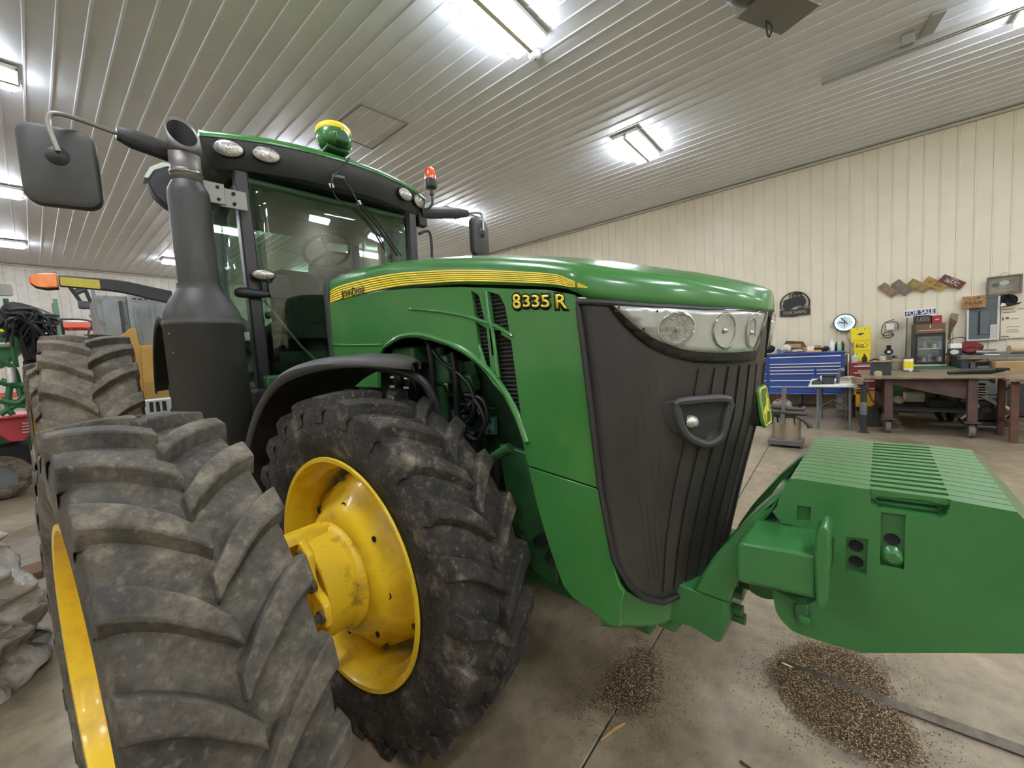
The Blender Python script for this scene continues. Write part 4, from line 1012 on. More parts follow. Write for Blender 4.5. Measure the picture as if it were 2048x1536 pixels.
MB().tube(smoothline([(-1.8,0.8794,2.9584),(-1.8,0.9902,3.0091),(-1.8,1.0294,2.948),(-1.8,1.0229,2.7363)], 5), 0.014, 8).obj('grab_handle', BLACKP, TR)
# exhaust: aftertreatment canister and stack beside the right pillar
ex = empty('exhaust', (-1.56, -1.05, 0), 0, TR)
MB().lathe([(0, 0.95), (0.20, 0.95), (0.215, 0.97), (0.215, 1.95), (0.219, 1.955), (0.219, 1.975), (0.215, 1.98), (0.214, 2.0), (0.20, 2.06), (0.165, 2.13), (0.13, 2.185), (0.122, 2.2), (0.122, 2.23), (0, 2.23)], None, 48).obj('canister', MUFF, ex, ang=40)
MB().lathe([(0.112, 2.18), (0.112, 2.80), (0.108, 2.83), (0.085, 2.88), (0.083, 2.885)], None, 40).obj('pipe_sleeve', MUFF, ex, ang=30)
MB().tube([(0,0,2.87), (0,0,2.95), (0,0,3.06)], [0.083, 0.08, 0.08], 36, caps=False).obj('stack_pipe', STACK, ex, ang=60, solid=0.005)
mb = MB(); n = 36; sl = -1.55                             # slant-cut mouth open to the front
for k in range(n):
    q = 2*PI*k/n; y = 0.0795*math.sin(q); x = 0.0795*math.cos(q)
    mb.v.append((x, y, 3.05)); mb.v.append((x+0.012, y, 3.205+sl*x))
for k in range(n):
    l = (k+1) % n; mb.f.append((2*k, 2*l, 2*l+1, 2*k+1))
mb.obj('stack_mouth', STACK, ex, ang=60, solid=0.005)
mb = MB()
for k in range(n):
    q = 2*PI*k/n; y = 0.074*math.sin(q); x = 0.074*math.cos(q)
    mb.v.append((x, y, 3.03)); mb.v.append((x+0.01, y, 3.188+sl*x))
for k in range(n):
    l = (k+1) % n; mb.f.append((2*k, 2*l, 2*l+1, 2*k+1))
mb.f.append(tuple(2*k for k in range(n)))
mb.obj('stack_liner', BLACKM, ex, ang=60)  # matt black inner sleeve, makes the inside of the pipe mouth dark
MB().lathe([(0.085, 2.925), (0.088, 2.93), (0.088, 2.945), (0.085, 2.95)], None, 32).obj('clamp_ring', STEEL, ex)
BRK = mat('galvanised bracket', '#8b8c86', 0.5, 0.4)
MB().bb((-0.02, 0.075, 2.79), (0.0, 0.20, 2.93)).obj('stack_bracket', BRK, ex, bevel=0.004)
MB().bb((-0.03, 0.17, 2.78), (-0.01, 0.33, 2.91)).obj('stack_bracket', BRK, ex, bevel=0.004)
for y, z in ((0.16, 2.90), (0.16, 2.82), (0.25, 2.88), (0.25, 2.81)): MB().cyl((-0.01, y, z), (0.004, y, z), 0.011, n=10).obj('bracket_bolt', BLACKM, ex)
for z, a in ((1.9, -65), (1.78, -62), (1.25, -50), (1.45, -100)):
    c = (0.216*math.cos(R(a)), 0.216*math.sin(R(a)), z)
    MB().lathe([(0, 0.004), (0.008, 0.003), (0.01, 0)], Matrix.Translation(c) @ Matrix.Rotation(R(a), 4, 'Z') @ Matrix.Rotation(PI/2, 4, 'Y'), 10).obj('rivet', BOLT, ex)
MB().bb((-0.3, -0.12, 0.75), (0.3, 0.35, 0.95)).obj('exhaust_bracket', BLACKP, ex, bevel=0.03)
# oval lamp on the stubby arm by the pillar
al = empty('pillar_lamp', (0, 0, 0), 0, TR)
lp = (-1.6,-0.6578,2.3472)
oval_lamp(lp, (1, -0.35, -0.05), (0, 1, 0), 0.075, 0.036, al, 'lamp')
_a0 = (-1.66,-0.8414,2.2116); _a1 = (-1.62,-0.6299,2.2057)
MB().tube(smoothline([_a0, ((_a0[0]*0.7+_a1[0]*0.3), (_a0[1]*0.7+_a1[1]*0.3), _a1[2]+0.008), ((_a0[0]+_a1[0])/2, (_a0[1]+_a1[1])/2, _a1[2]+0.004), _a1], 4), [0.02, 0.03, 0.036, 0.038, 0.038, 0.038, 0.038, 0.036, 0.034, 0.032, 0.03, 0.026, 0.012], 12).obj('lamp_arm', BLACKP, al)
MB().tube([(lp[0]-0.03, lp[1], lp[2]-0.025), (lp[0]-0.03, lp[1], _a1[2])], 0.014, 8).obj('lamp_stem', BLACKP, al)
# amber clearance lamp on a long arm
cl = empty('clearance_lamp_arm', (0, 0, 0), 0, TR)
pa = [(-2.2,-1.1219,2.2313),(-2.2,-1.2461,2.2603),(-2.2,-1.3754,2.2901),(-2.2,-1.4909,2.3014),(-2.2,-1.6843,2.3076)]
mb = MB(); wz = [0.05, 0.045, 0.04, 0.036, 0.034]
pp = smoothline([(p[0], p[1], p[2], ) for p in pa], 4)
for i, p in enumerate(pp):
    h_ = interp([(0, 0.05), (len(pp)-1, 0.036)], i)
    for d, e in ((-0.02, -h_), (0.02, -h_), (0.02, h_), (-0.02, h_)): mb.v.append((p[0]+d, p[1], p[2]+e))
for i in range(len(pp)-1):
    for j in range(4): mb.f.append((4*i+j, 4*i+(j+1) % 4, 4*i+4+(j+1) % 4, 4*i+4+j))
mb.f += [(0,1,2,3), (len(mb.v)-4, len(mb.v)-3, len(mb.v)-2, len(mb.v)-1)]
mb.obj('arm', BLACKP, cl, bevel=0.006)
ra, rb = ((-2.175,-1.4988,2.2966),(-2.175,-1.6793,2.3039))
MB().plate([(ra[1], ra[2]-0.03), (rb[1], rb[2]-0.028), (rb[1], rb[2]+0.028), (ra[1], ra[2]+0.03)], 0.004, lambda a, b, t: (-2.178+t, a, b)).obj('reflector_tape', REFLY, cl)
ta, tb = ((-2.17,-1.6875,2.3055),(-2.17,-1.8124,2.2971))
def lamp_cap(f, h_): return [(ta[1], ta[2]-h_), (tb[1]+0.07, tb[2]-h_), (tb[1]+0.025, tb[2]-h_*0.8), (tb[1]+0.004, tb[2]-h_*0.35), (tb[1]+0.004, tb[2]+h_*0.35), (tb[1]+0.025, tb[2]+h_*0.8), (tb[1]+0.07, tb[2]+h_), (ta[1], ta[2]+h_)]
MB().plate(lamp_cap(1, 0.055), 0.03, lambda a, b, t: (-2.215+t, a, b)).obj('lamp_base', BLACKP, cl, bevel=0.006)
MB().plate(lamp_cap(1, 0.047), 0.035, lambda a, b, t: (-2.187+t, a, b)).obj('lamp_lens', AMBER, cl, bevel=0.008, seg=3)
# rear fenders and the roof's rear lamp pod
for s in (-1, 1):
    MB().grid(lambda t, p: (-3.05+(1.17+p[1])*math.cos(R(56)+t*R(100)), s*0.82+p[0], 1.0+(1.17+p[1])*math.sin(R(56)+t*R(100))), lsp(0, 1, 24), [(-0.32, -0.06), (-0.32, 0.0), (-0.2, 0.03), (0.25, 0.03), (0.3, -0.02)]).obj('rear_fender', BLACKD, TR, ang=40, solid=0.015)
    pod = MB()
    ol = [(-0.19, 0.0), (-0.14, 0.10), (-0.06, 0.16), (0.10, 0.19), (0.10, -0.22), (-0.02, -0.22), (-0.08, -0.19), (-0.15, -0.12)]
    pod.plate(ol, 0.14, lambda a, b, t: (-2.9+t, (1.02+ -a*1.0-0.08)*s, 3.30+b)).obj('rear_lamp_pod', BLACKP, TR, bevel=0.03, seg=3)
    pod = MB().plate([(p[0]*1.02-0.012, p[1]*1.02) for p in ol[:4]]+[(-0.05, 0.13), (-0.13, 0.08), (-0.175, 0.0)], 0.16, lambda a, b, t: (-2.91+t, (0.94-a)*s, 3.30+b)).obj('pod_trim', mat('pale trim', '#b9beb0', 0.4), TR, bevel=0.006)
# tool-box steps and tank below the cab
MB().bb((-2.3, -0.95, 0.6), (-1.25, -0.45, 1.15)).obj('fuel_tank', BLACKP, TR, bevel=0.06)
MB().bb((-2.3, 0.45, 0.6), (-1.25, 0.95, 1.15)).obj('fuel_tank', BLACKP, TR, bevel=0.06)
MB().bb((-1.62, -0.62, 1.2), (-1.05, 0.62, 1.55)).obj('cab_front_panel', GREEND, TR, bevel=0.03)
# pale rod leaning inside the glass
MB().tube([(-1.72,-0.6397,2.1779),(-1.72,-0.4154,1.8275)]+[(-1.72,-0.2993,1.6904)], [0.008, 0.009, 0.012], 8).obj('washer_hose', mat('pale hose', '#a39b83', 0.6), TR)
MB().plate([(0.5243,2.1262),(0.5378,2.1319),(0.6555,2.0816),(0.646,2.0753)], 0.15, side(0.25)).obj('hood_scoop', BLACKP, TR)
# ================================================================== things along the ivory wall
def wbox(name, m, rc, x0, x1, parent=None, bevel=0.004, **k):
    """box whose front face (towards -x) spans rc = (y_left, z_top, y_right, z_bottom)"""
    return MB().bb((x0, rc[2], rc[3]), (x1, rc[0], rc[1])).obj(name, m, parent, bevel=bevel, **k)
def wtext(body, rc, x, m, parent, h=0.8, w=0.9, name='lettering', bold=0.0, rot=0.0, depth=0.001):
    """letters filling the rectangle rc on the plane x, read from -x"""
    yc, zc = (rc[0]+rc[2])/2, (rc[1]+rc[3])/2
    M0 = frame((x, yc, zc), (0, -math.cos(rot), math.sin(rot)), (0, math.sin(rot), math.cos(rot)))
    t = text(body, 1.0, m, Matrix.Identity(4), parent, name, 0.0, 1.0, bold)
    xs = [v.co.x for v in t.data.vertices]; ys = [v.co.y for v in t.data.vertices]
    sx = abs(rc[0]-rc[2])*w/max(1e-6, max(xs)-min(xs)); sy = abs(rc[1]-rc[3])*h/max(1e-6, max(ys)-min(ys))
    cx, cy = (max(xs)+min(xs))/2, (max(ys)+min(ys))/2
    t.data.transform(M0 @ Matrix.Diagonal((sx, sy, 1, 1)) @ Matrix.Translation((-cx, -cy, 0)))
    return t
BLUE = mat('blue enamel', '#2f4a8e', 0.35, coat=0.4); ALU = mat('bright handle', '#e6e6e2', 0.3, 0.3)
RED = mat('dark red enamel', '#7d1f22', 0.4, coat=0.3); WHITE = mat('white plastic', '#e4e2da', 0.5)
CARD = mat('cardboard', '#a98a60', 0.8, col2='#9a7b52', scale=10); WOOD = mat('pale wood', '#b58a55', 0.6, col2='#8d6437', scale=6, stretch=(1, 8, 1))
RUST = mat('rusty brown steel', '#4e3a36', 0.7, col2='#5f4a42', scale=8); RUSTT = mat('scarred steel top', '#8b7d68', 0.5, 0.3, col2='#6f6250', scale=6)
GREY = mat('grey machine paint', '#5d625f', 0.5, col2='#6a6f6b', scale=4); DARK = mat('dark grey paint', '#33383a', 0.5); INK = mat('black ink', '#1a1a1a', 0.7)
PAPER = mat('cream paper', '#e2d6bd', 0.8); YEL = mat('bright yellow card', '#e8d21e', 0.55); ORAN = mat('orange yellow steel', '#e0a020', 0.5)
# --- blue tool chest
TX = 11.15
chest = thing('tool_chest', 'long blue rolling tool chest with white drawer pulls against the ivory wall', 'tool chest')
zt, zb_ = 1.275, 0.33
MB().bb((TX+0.015, -0.19, zb_), (11.74, 1.95, zt-0.03)).obj('body', BLUE, chest, bevel=0.01)
MB().bb((TX-0.01, -0.20, zt-0.04), (11.76, 1.96, zt)).obj('top', BLUE, chest, bevel=0.01)
MB().bb((TX, -0.18, zb_-0.01), (TX+0.05, 1.94, zb_+0.02)).obj('bottom_rail', mat('blue rail', '#4a68b4', 0.35), chest, bevel=0.005)
hz = [v[1] for v in [(0.5008,1.1848),(0.5013,1.0256),(0.5015,0.9571),(0.5018,0.8772),(0.502,0.7995),(0.5025,0.6426),(0.503,0.4967)]]
def drawer(y0, y1, z1, z0):
    d = MB().bb((TX-0.008, y1+0.008, z0), (TX+0.02, y0-0.008, z1)).obj('drawer', BLUE, chest, bevel=0.003)
    MB().bb((TX-0.03, y1+0.012, z1-0.018), (TX-0.008, y0-0.012, z1+0.004)).obj('handle', ALU, d, bevel=0.003)
yL, yR, yM = (1.1874,-0.1358,0.3171)
tops = hz+[zb_+0.03]
for i in range(7):
    if i in (3, 4):
        drawer(yL, yM+0.012, tops[i], tops[i+1]+0.006); drawer(yM-0.012, yR, tops[i], tops[i+1]+0.006)
    else: drawer(yL, yR, tops[i], tops[i+1]+0.006)
lt = [hz[0], hz[1], hz[2], hz[4], hz[5]]+[zb_+0.03]
for i in range(5): drawer(1.93, yL+0.05, lt[i], lt[i+1]+0.006)
for y in (-0.1, 0.6, 1.3, 1.85):
    for x in (11.25, 11.65): MB().lathe([(0, -0.025), (0.06, -0.025), (0.065, 0), (0.06, 0.025), (0, 0.025)], Matrix.Translation((x, y, 0.065)) @ Matrix.Rotation(PI/2, 4, 'X'), 16).obj('caster', BLACKM, chest)
for y in (-0.1, 0.6, 1.3, 1.85):
    for x in (11.25, 11.65): MB().bb((x-0.04, y-0.03, 0.06), (x+0.04, y+0.03, zb_)).obj('caster_fork', DARK, chest)
MB().tube([(11.2, -0.2, 0.55), (11.2, -0.25, 0.55), (11.2, -0.25, 1.2), (11.2, -0.2, 1.2)], 0.014, 8).obj('side_handle', ALU, chest)
# clutter on the chest
def blob(name, m, c, d, label, cat, seed=0, amp=0.25, n=14, group=None):
    rnd = random.Random(seed); ph = [rnd.uniform(0, 6.28) for _ in range(8)]
    def f(u, v):
        a = u*2*PI; b = v*PI-PI/2
        k = 1+amp*(0.5*math.sin(3*a+ph[0]+2*b)+0.35*math.sin(5*a+ph[1]-3*b)+0.3*math.sin(7*b+ph[2])*math.cos(4*a+ph[3]))*math.cos(b)
        return (c[0]+d[0]/2*k*math.cos(a)*math.cos(b), c[1]+d[1]/2*k*math.sin(a)*math.cos(b), c[2]+d[2]/2*math.sin(b)*(1+0.25*amp*math.sin(4*a+ph[4])))
    o = MB().grid(f, lsp(0, 1, 2*n), lsp(0, 1, n)).obj(name, m, merge=True, ang=50)
    return tag(o, label, cat, group) if label else o
def on(px, w, h, x, zt_=1.275): pass
def rcb(px0, y0, px1, y1, X): pass
blob('duffel_bag', mat('black cloth', '#1c1f22', 0.9), (11.42, 1.24, 1.275+0.112), (0.3, 0.28, 0.21), 'black cloth bag slumped on the left end of the blue chest', 'bag', 1)
ctn = thing('open_carton', 'brown open cardboard carton at the back of the blue tool chest', 'box')
MB().bb((11.56, 0.54, 1.277), (11.74, 0.94, 1.40)).obj('carton_body', CARD, ctn, bevel=0.003)
MB().plate([(0.50, 1.39), (0.97, 1.39), (0.90, 1.56), (0.56, 1.52)], 0.01, lambda a, b, t: (11.73+t, a, b)).obj('flap', mat('stained cardboard', '#7b5638', 0.85, col2='#5b3d28', scale=7), ctn)
MB().box((11.55, 0.72, 1.43), (0.01, 0.26, 0.10), ry=0.5).obj('flap', CARD, ctn)
blob('grocery_bag', mat('white plastic bag', '#d9d4cb', 0.4), (11.36, 0.87, 1.275+0.105), (0.2, 0.2, 0.19), 'crumpled white plastic bag in front of the cardboard carton', 'bag', 5, 0.3)
cup = thing('tumbler', 'blue tumbler standing at the front edge of the blue chest', 'cup', (11.22, 1.0, 1.275))
MB().lathe([(0, 0), (0.035, 0), (0.042, 0.09), (0.0, 0.09)], None, 18).obj('body', mat('teal plastic', '#3b7f96', 0.4), cup)
MB().lathe([(0.043, 0.088), (0.044, 0.1), (0.0, 0.102)], None, 18).obj('lid', mat('pale teal', '#5f9aad', 0.4), cup)
blob('shop_towel', mat('pale blue rag', '#b9c6c8', 0.9), (11.3, 0.65, 1.275+0.038), (0.18, 0.2, 0.065), 'pale crumpled rag beside the white plastic bag', 'rag', 8)
tag(MB().box((11.34, 0.41, 1.275+0.066), (0.06, 0.12, 0.13), rz=0.2).obj('small_carton', WHITE, bevel=0.003), 'small white carton on the blue chest', 'box')
tag(MB().plate(ell(0, 0, 0.055, 0.055, 20), 0.05, lambda a, b, t: (11.45+a, 0.28+b, 1.275+0.09+t)).obj('masking_tape', mat('tan tape', '#b58d4e', 0.6), bevel=0.004), 'tan roll of tape on the box behind the white carton', 'tape')
tag(MB().bb((11.36, 0.18, 1.277), (11.56, 0.36, 1.362)).obj('storage_box', DARK, bevel=0.005), 'dark low box under the tan tape roll', 'box')
tag(MB().box((11.215, 0.34, 1.275+0.02), (0.12, 0.26, 0.04), rz=0.15).obj('parts_box', mat('orange carton', '#d9a063', 0.7), bevel=0.003), 'flat orange carton at the front edge of the blue chest', 'box')
blob('jacket', mat('navy cloth', '#252a33', 0.9), (11.33, 0.135, 1.275+0.06), (0.18, 0.13, 0.11), 'dark navy jacket bundled on the right half of the blue chest', 'jacket', 12)
tag(MB().bb((11.2, 1.06, 1.276), (11.27, 1.3, 1.288)).obj('envelope', mat('mustard folder', '#d8b54a', 0.7)), 'mustard folder lying by the blue tumbler', 'folder')
def bottle(name, c, r, h, m, mc, label, cat='bottle', neck=0.4, capn='cap'):
    t = thing(name, label, cat, c)
    MB().lathe([(0, 0), (r*0.95, 0), (r, 0.01), (r, h*0.66), (r*neck, h*0.82), (r*neck, h*0.88), (0, h*0.88)], None, 18).obj('body', m, t, ang=40)
    MB().lathe([(r*neck*1.15, h*0.86), (r*neck*1.15, h), (0, h)], None, 14).obj(capn, mc, t)
    return t
bottle('jug', (11.35, 0.045-0.02, 1.276), 0.05, 0.27, WHITE, WHITE, 'tall white plastic jug on the blue chest', 'jug')
bottle('bottle', (11.40, -0.05, 1.276), 0.025, 0.2, BLACKG, BLACKP, 'slim black bottle right of the white jug')
sp = bottle('spray_bottle', (11.30, -0.10, 1.276), 0.04, 0.2, mat('mint plastic', '#8fae97', 0.4), WHITE, 'mint green spray bottle on the right end of the blue chest', capn='sprayer')
bottle('bottle', (11.44, -0.155, 1.276), 0.032, 0.21, BLACKP, DARK, 'dark bottle at the right corner of the blue chest')
# --- red tool cabinet with yellow steel box below
rc_ = (-0.2658,1.0385,-0.7787,0.4986)
cart = thing('tool_cabinet', 'dark red drawer cabinet with white pulls behind the folding table', 'tool chest')
MB().bb((10.72, rc_[2], 0.50), (11.68, rc_[0], rc_[1])).obj('body', RED, cart, bevel=0.008)
hz2 = [v[1] for v in [(-0.42,0.9704),(-0.4207,0.8372),(-0.4215,0.6728),(-0.4223,0.5183)]]
for i, z in enumerate(hz2):
    d = MB().bb((10.705, rc_[2]+0.02, (hz2[i+1] if i < 3 else 0.5)+0.01), (10.73, rc_[0]-0.02, z)).obj('drawer', RED, cart, bevel=0.003)
    MB().bb((10.685, rc_[2]+0.03, z-0.018), (10.705, rc_[0]-0.06, z)).obj('handle', ALU, d, bevel=0.002)
MB().bb((10.69, rc_[0]-0.30, rc_[1]-0.06), (10.72, rc_[0]-0.12, rc_[1]-0.04)).obj('nameplate', mat('dull plate', '#9b8a86', 0.5), cart)
rc2 = (-0.3465,0.4968,-0.7619,0.1477)
yb = thing('steel_cabinet', 'yellow steel box with black lettering under the red drawer cabinet', 'cabinet')
MB().bb((10.74, rc2[2], 0.12), (11.2, rc2[0], 0.495)).obj('body', ORAN, yb, bevel=0.008)
MB().bb((10.73, rc2[0]-0.08, 0.40), (10.745, rc2[0]-0.02, 0.44)).obj('label_plate', INK, yb)
MB().bb((10.73, rc2[2]+0.02, 0.385), (10.745, rc2[2]+0.12, 0.41)).obj('label_plate', INK, yb)
for k in range(5): MB().bb((10.735, rc2[2]+0.05+0.06*k, 0.2+0.015*(k % 3)), (10.745, rc2[2]+0.08+0.06*k, 0.225+0.03*(k % 2))).obj('warning_mark', INK, yb)
for y in (rc2[0]-0.06, rc2[2]+0.06):
    MB().lathe([(0, -0.03), (0.1, -0.03), (0.118, -0.01), (0.118, 0.01), (0.1, 0.03), (0, 0.03)], Matrix.Translation((10.86, y, 0.118)) @ Matrix.Rotation(PI/2, 4, 'X'), 20).obj('wheel', BLACKM, yb)
bottle('soap_bottle', (10.80, -0.3454, rc_[1]), 0.055, 0.19, mat('clear green soap', '#b6cfae', 0.3), WHITE, 'pump bottle of pale green soap on the red cabinet', neck=0.25, capn='pump')
sb_ = bottle('bottle', (10.80, -0.4922, rc_[1]), 0.042, 0.16, mat('brown black bottle', '#3a3230', 0.3), INK, 'dark bottle with black cap on the red cabinet')
# three yellow cartons, one above the other
ys3 = ((-0.2939,1.7574,-0.6069,1.4586),(-0.3441,1.4535,-0.6164,1.2321),(-0.345,1.2271,-0.602,1.0391))
_lb = ('topmost yellow carton of the stack, with a torn hole and a hanging tissue', 'middle yellow carton of the stack, lettered RAGS', 'lowest yellow carton of the stack behind the soap bottle')
for i, r in enumerate(ys3):
    y_ = thing('rag_carton', _lb[i], 'box', group='yellow rag cartons by the clock')
    zb2 = ys3[i+1][1]+0.002 if i < 2 else 1.04
    MB().bb((11.3, r[2], zb2), (11.62, r[0], r[1])).obj('carton', YEL, y_, bevel=0.004)
    h_ = r[1]-zb2; yc = (r[0]+r[2])/2; zc = (r[1]+zb2)/2
    if i == 0:
        MB().plate([(yc+0.05, zc+0.0), (yc+0.02, zc+0.03), (yc-0.03, zc+0.035), (yc-0.06, zc+0.01), (yc-0.03, zc-0.02), (yc+0.01, zc-0.01)], 0.003, lambda a, b, t: (11.297+t, a, b)).obj('torn_hole', INK, y_)
        MB().plate([(yc-0.0, zc+0.012), (yc-0.03, zc+0.01), (yc-0.07, zc-0.04), (yc-0.05, zc-0.045)], 0.006, lambda a, b, t: (11.285+t, a, b)).obj('tissue', WHITE, y_)
    if i == 1:
        wtext('RAGS', (r[0]-0.03, zc+0.06, r[2]+0.11, zc-0.02), 11.298, INK, y_, 1, 1, bold=0.02)
        MB().tube(smoothline([(11.297, r[2]+0.115, zc-0.015), (11.297, r[2]+0.085, zc-0.01), (11.297, r[2]+0.04, zc+0.055)], 4), 0.004, 6).obj('swoosh', INK, y_)
    MB().bb((11.296, r[2]+0.02, zb2+0.03), (11.301, r[0]-0.03, zb2+0.036)).obj('print_line', mat('olive print', '#8f8420', 0.6), y_)
    for q in range(4): MB().bb((11.297, r[2]+0.025+q*0.06, r[1]-0.03-0.02*(q % 2)), (11.301, r[2]+0.04+q*0.06, r[1]-0.02)).obj('print_mark', mat('olive print', '#8f8420', 0.6), y_)
# --- wall things
sg = (1.0309,2.6715,0.4223,2.0739)
sign = thing('tractor_sign', 'black cut-out metal sign with a tractor in a ring', 'sign')
cy_, cz_ = (sg[0]+sg[2])/2, sg[3]+0.36; rr_ = (sg[0]-sg[2])/2*0.98
SB = mat('sign black', '#2a2b28', 0.6)
def sgn_p(name, pts, x=11.80, h=0.01, holes=()): return MB().plate(pts, h, lambda a, b, t: (x+t, cy_-a*rr_, cz_+b*rr_), holes).obj(name, SB, sign)
sgn_p('ring', [(1.0*math.cos(R(a)), 1.0*math.sin(R(a))) for a in range(-25, 206, 7)]+[(0.9*math.cos(R(a)), 0.9*math.sin(R(a))) for a in range(205, -26, -7)])
sgn_p('name_bar', [(-1.0, -0.92), (-0.3, -0.98), (-0.05, -1.0), (0.3, -0.94), (1.0, -0.92), (1.0, -0.42), (-1.0, -0.42)], h=0.012)
sgn_p('tractor_shape', [(-0.82, -0.05), (-0.72, 0.12), (-0.78, 0.3), (-0.6, 0.42), (-0.34, 0.46), (-0.34, 0.8), (-0.28, 0.84), (-0.26, 0.48), (-0.16, 0.48), (-0.16, 0.84), (0.0, 0.9), (0.45, 0.88), (0.5, 0.6), (0.62, 0.5), (0.66, 0.1), (0.5, -0.15), (0.2, -0.18), (-0.05, -0.2), (-0.12, -0.3), (-0.4, -0.42), (-0.7, -0.3)], holes=[[(-0.08, 0.56), (-0.08, 0.7), (0.1, 0.72), (0.12, 0.58)], [(0.2, 0.58), (0.2, 0.72), (0.36, 0.7), (0.36, 0.56)]])
sgn_p('wheel_shape', [(-0.45+0.34*math.cos(R(a)), -0.12+0.34*math.sin(R(a))) for a in range(0, 360, 18)], x=11.795)
sgn_p('wheel_shape', [(0.52+0.22*math.cos(R(a)), 0.1+0.36*math.sin(R(a))) for a in range(0, 360, 18)], x=11.795)
sgn_p('ground_line', [(0.15, -0.34), (0.9, -0.22), (0.86, -0.28), (0.5, -0.36), (0.95, -0.38), (0.2, -0.42)])
wtext('FEAR FARMS', (sg[0]-0.06, cz_-0.5*rr_, sg[2]+0.06, cz_-0.84*rr_), 11.798, mat('sign cut letters', '#a8a294', 0.5), sign, 0.7, 0.92)
ck = (0.0091,2.1016,-0.3981,1.6845)
clock = thing('wall_clock', 'round wall clock with a glowing white neon ring and grey rim', 'clock', (11.80, (ck[0]+ck[2])/2, (ck[1]+ck[3])/2))
cr = (ck[0]-ck[2])/2
CM = Matrix.Rotation(-PI/2, 4, 'Y')
MB().lathe([(0, 0), (cr, 0), (cr, 0.05), (cr*0.84, 0.07), (cr*0.82, 0.045), (0, 0.045)], CM, 40).obj('case', mat('clock grey', '#5c5f62', 0.4), clock, ang=40)
MB().tube([(-0.062, cr*0.79*math.cos(2*PI*k/40), cr*0.79*math.sin(2*PI*k/40)) for k in range(40)], 0.016, 8, closed=True).obj('neon_tube', mat('neon white', '#dff4ff', 0.4, emit=0.9), clock)
MB().lathe([(0, 0.048), (cr*0.72, 0.048)], CM, 40).obj('dial', mat('clock dial', '#c9d8df', 0.5), clock)
for k in range(12): MB().box((-0.05, cr*0.6*math.cos(PI*k/6), cr*0.6*math.sin(PI*k/6)), (0.004, 0.02 if k % 3 == 0 else 0.01, 0.03 if k % 3 == 0 else 0.012), rx=0).obj('hour_mark', mat('dial mark', '#6f8fa0', 0.5), clock)
MB().tube([(-0.056, -0.05, -0.03), (-0.056, 0.06, 0.12)], 0.008, 6).obj('minute_hand', INK, clock)
MB().tube([(-0.056, 0.0, 0.0), (-0.056, 0.10, 0.02)], 0.009, 6).obj('hour_hand', INK, clock)
MB().tube([(-0.056, 0.0, 0.02), (-0.056, 0.0, -0.1)], 0.005, 6).obj('second_hand', INK, clock)
MB().tube(smoothline([(0.02, -0.03, -cr), (0.01, -0.05, -cr-0.15), (0.0, -0.12, -cr-0.3), (-0.02, -0.16, -cr-0.36)], 5), 0.006, 6).obj('cord', mat('brown cord', '#7a6a58', 0.6), clock)
PLB = mat('old brown plate', '#8a7455', 0.6, col2='#6f5a40', scale=14); PLG = mat('grey brown plate', '#776a5c', 0.6, col2='#655a4e', scale=14)
PLO = mat('ochre plate', '#8f7a48', 0.6, col2='#7a653c', scale=14); PLY = mat('mustard plate', '#b08a45', 0.6, col2='#9a7536', scale=14); PLM = mat('maroon plate', '#5a2a26', 0.5)
pls = [((1777,580), PLB, '21-15', '#a58c62', 'small tan license plate, lowest and leftmost of the tilted row', -0.84, (0.34, 0.15)),
       ((1803.5,575.5), PLG, '47 112', '#86796a', 'grey brown license plate, second in the tilted row', -0.92, (0.345, 0.165)),
       ((1838,571.5), PLO, '831 23', '#a8935c', 'ochre license plate in the middle of the tilted row', -0.68, (0.34, 0.155)),
       ((1870,567.5), PLY, 'IC 359', '#5d4a26', 'mustard license plate lettered IC 359', -0.656, (0.355, 0.155)),
       ((1903,564.5), PLM, '3657C', '#cbb9ae', 'maroon license plate lettered 3657C', -0.62, (0.365, 0.16))]
ppos = [(11.79,-0.9092,2.5234),(11.79,-1.1157,2.5449),(11.79,-1.3635,2.543),(11.79,-1.5986,2.5467),(11.79,-1.8287,2.5448)]
for (px, m, tx, tc_, lb, ro, (w_, h_)), c in zip(pls, ppos):
    t = thing('license_plate', lb, 'license plate', group='old license plates tilted in a row')
    t.location = (11.805-0.006*ppos.index(c), c[1], c[2])
    Mp = frame((0, 0, 0), (0, -math.cos(ro), math.sin(ro)), (0, math.sin(ro), math.cos(ro)))
    MB().plate(rrect(-w_/2, -h_/2, w_/2, h_/2, 0.015), 0.006, lambda a, b, q: Mp @ Vector((a, b, q))).obj('plate', m, t)
    lm = mat('plate letters '+tc_, tc_, 0.6)
    tt = text(tx, h_*0.62, lm, Mp @ Matrix.Translation((0, -0.008, 0.007)), t, 'lettering', 0.0015, 0.85, 0.002)
    MB().plate([(-w_*0.16, h_*0.33), (w_*0.16, h_*0.33), (w_*0.16, h_*0.40), (-w_*0.16, h_*0.40)], 0.002, lambda a, b, q: Mp @ Vector((a, b, 0.006+q))).obj('state_strip', lm, t)
fs = (-1.1367,2.0554,-1.6019,1.9133)
fst = thing('for_sale_sign', 'white and blue sign lettered FOR SALE leaning above the fridge', 'sign')
fc = ((fs[0]+fs[2])/2, (fs[1]+fs[3])/2); fw_, fh_ = (fs[0]-fs[2])/2, 0.075
tlt = 0.035
fM = frame((11.6, fc[0], fc[1]), (0, -math.cos(tlt), math.sin(tlt)), (0, math.sin(tlt), math.cos(tlt)))
MB().plate([(-fw_, -fh_), (fw_, -fh_), (fw_, fh_), (-fw_, fh_)], 0.006, lambda a, b, q: fM @ Vector((a, b, -q))).obj('board', WHITE, fst)
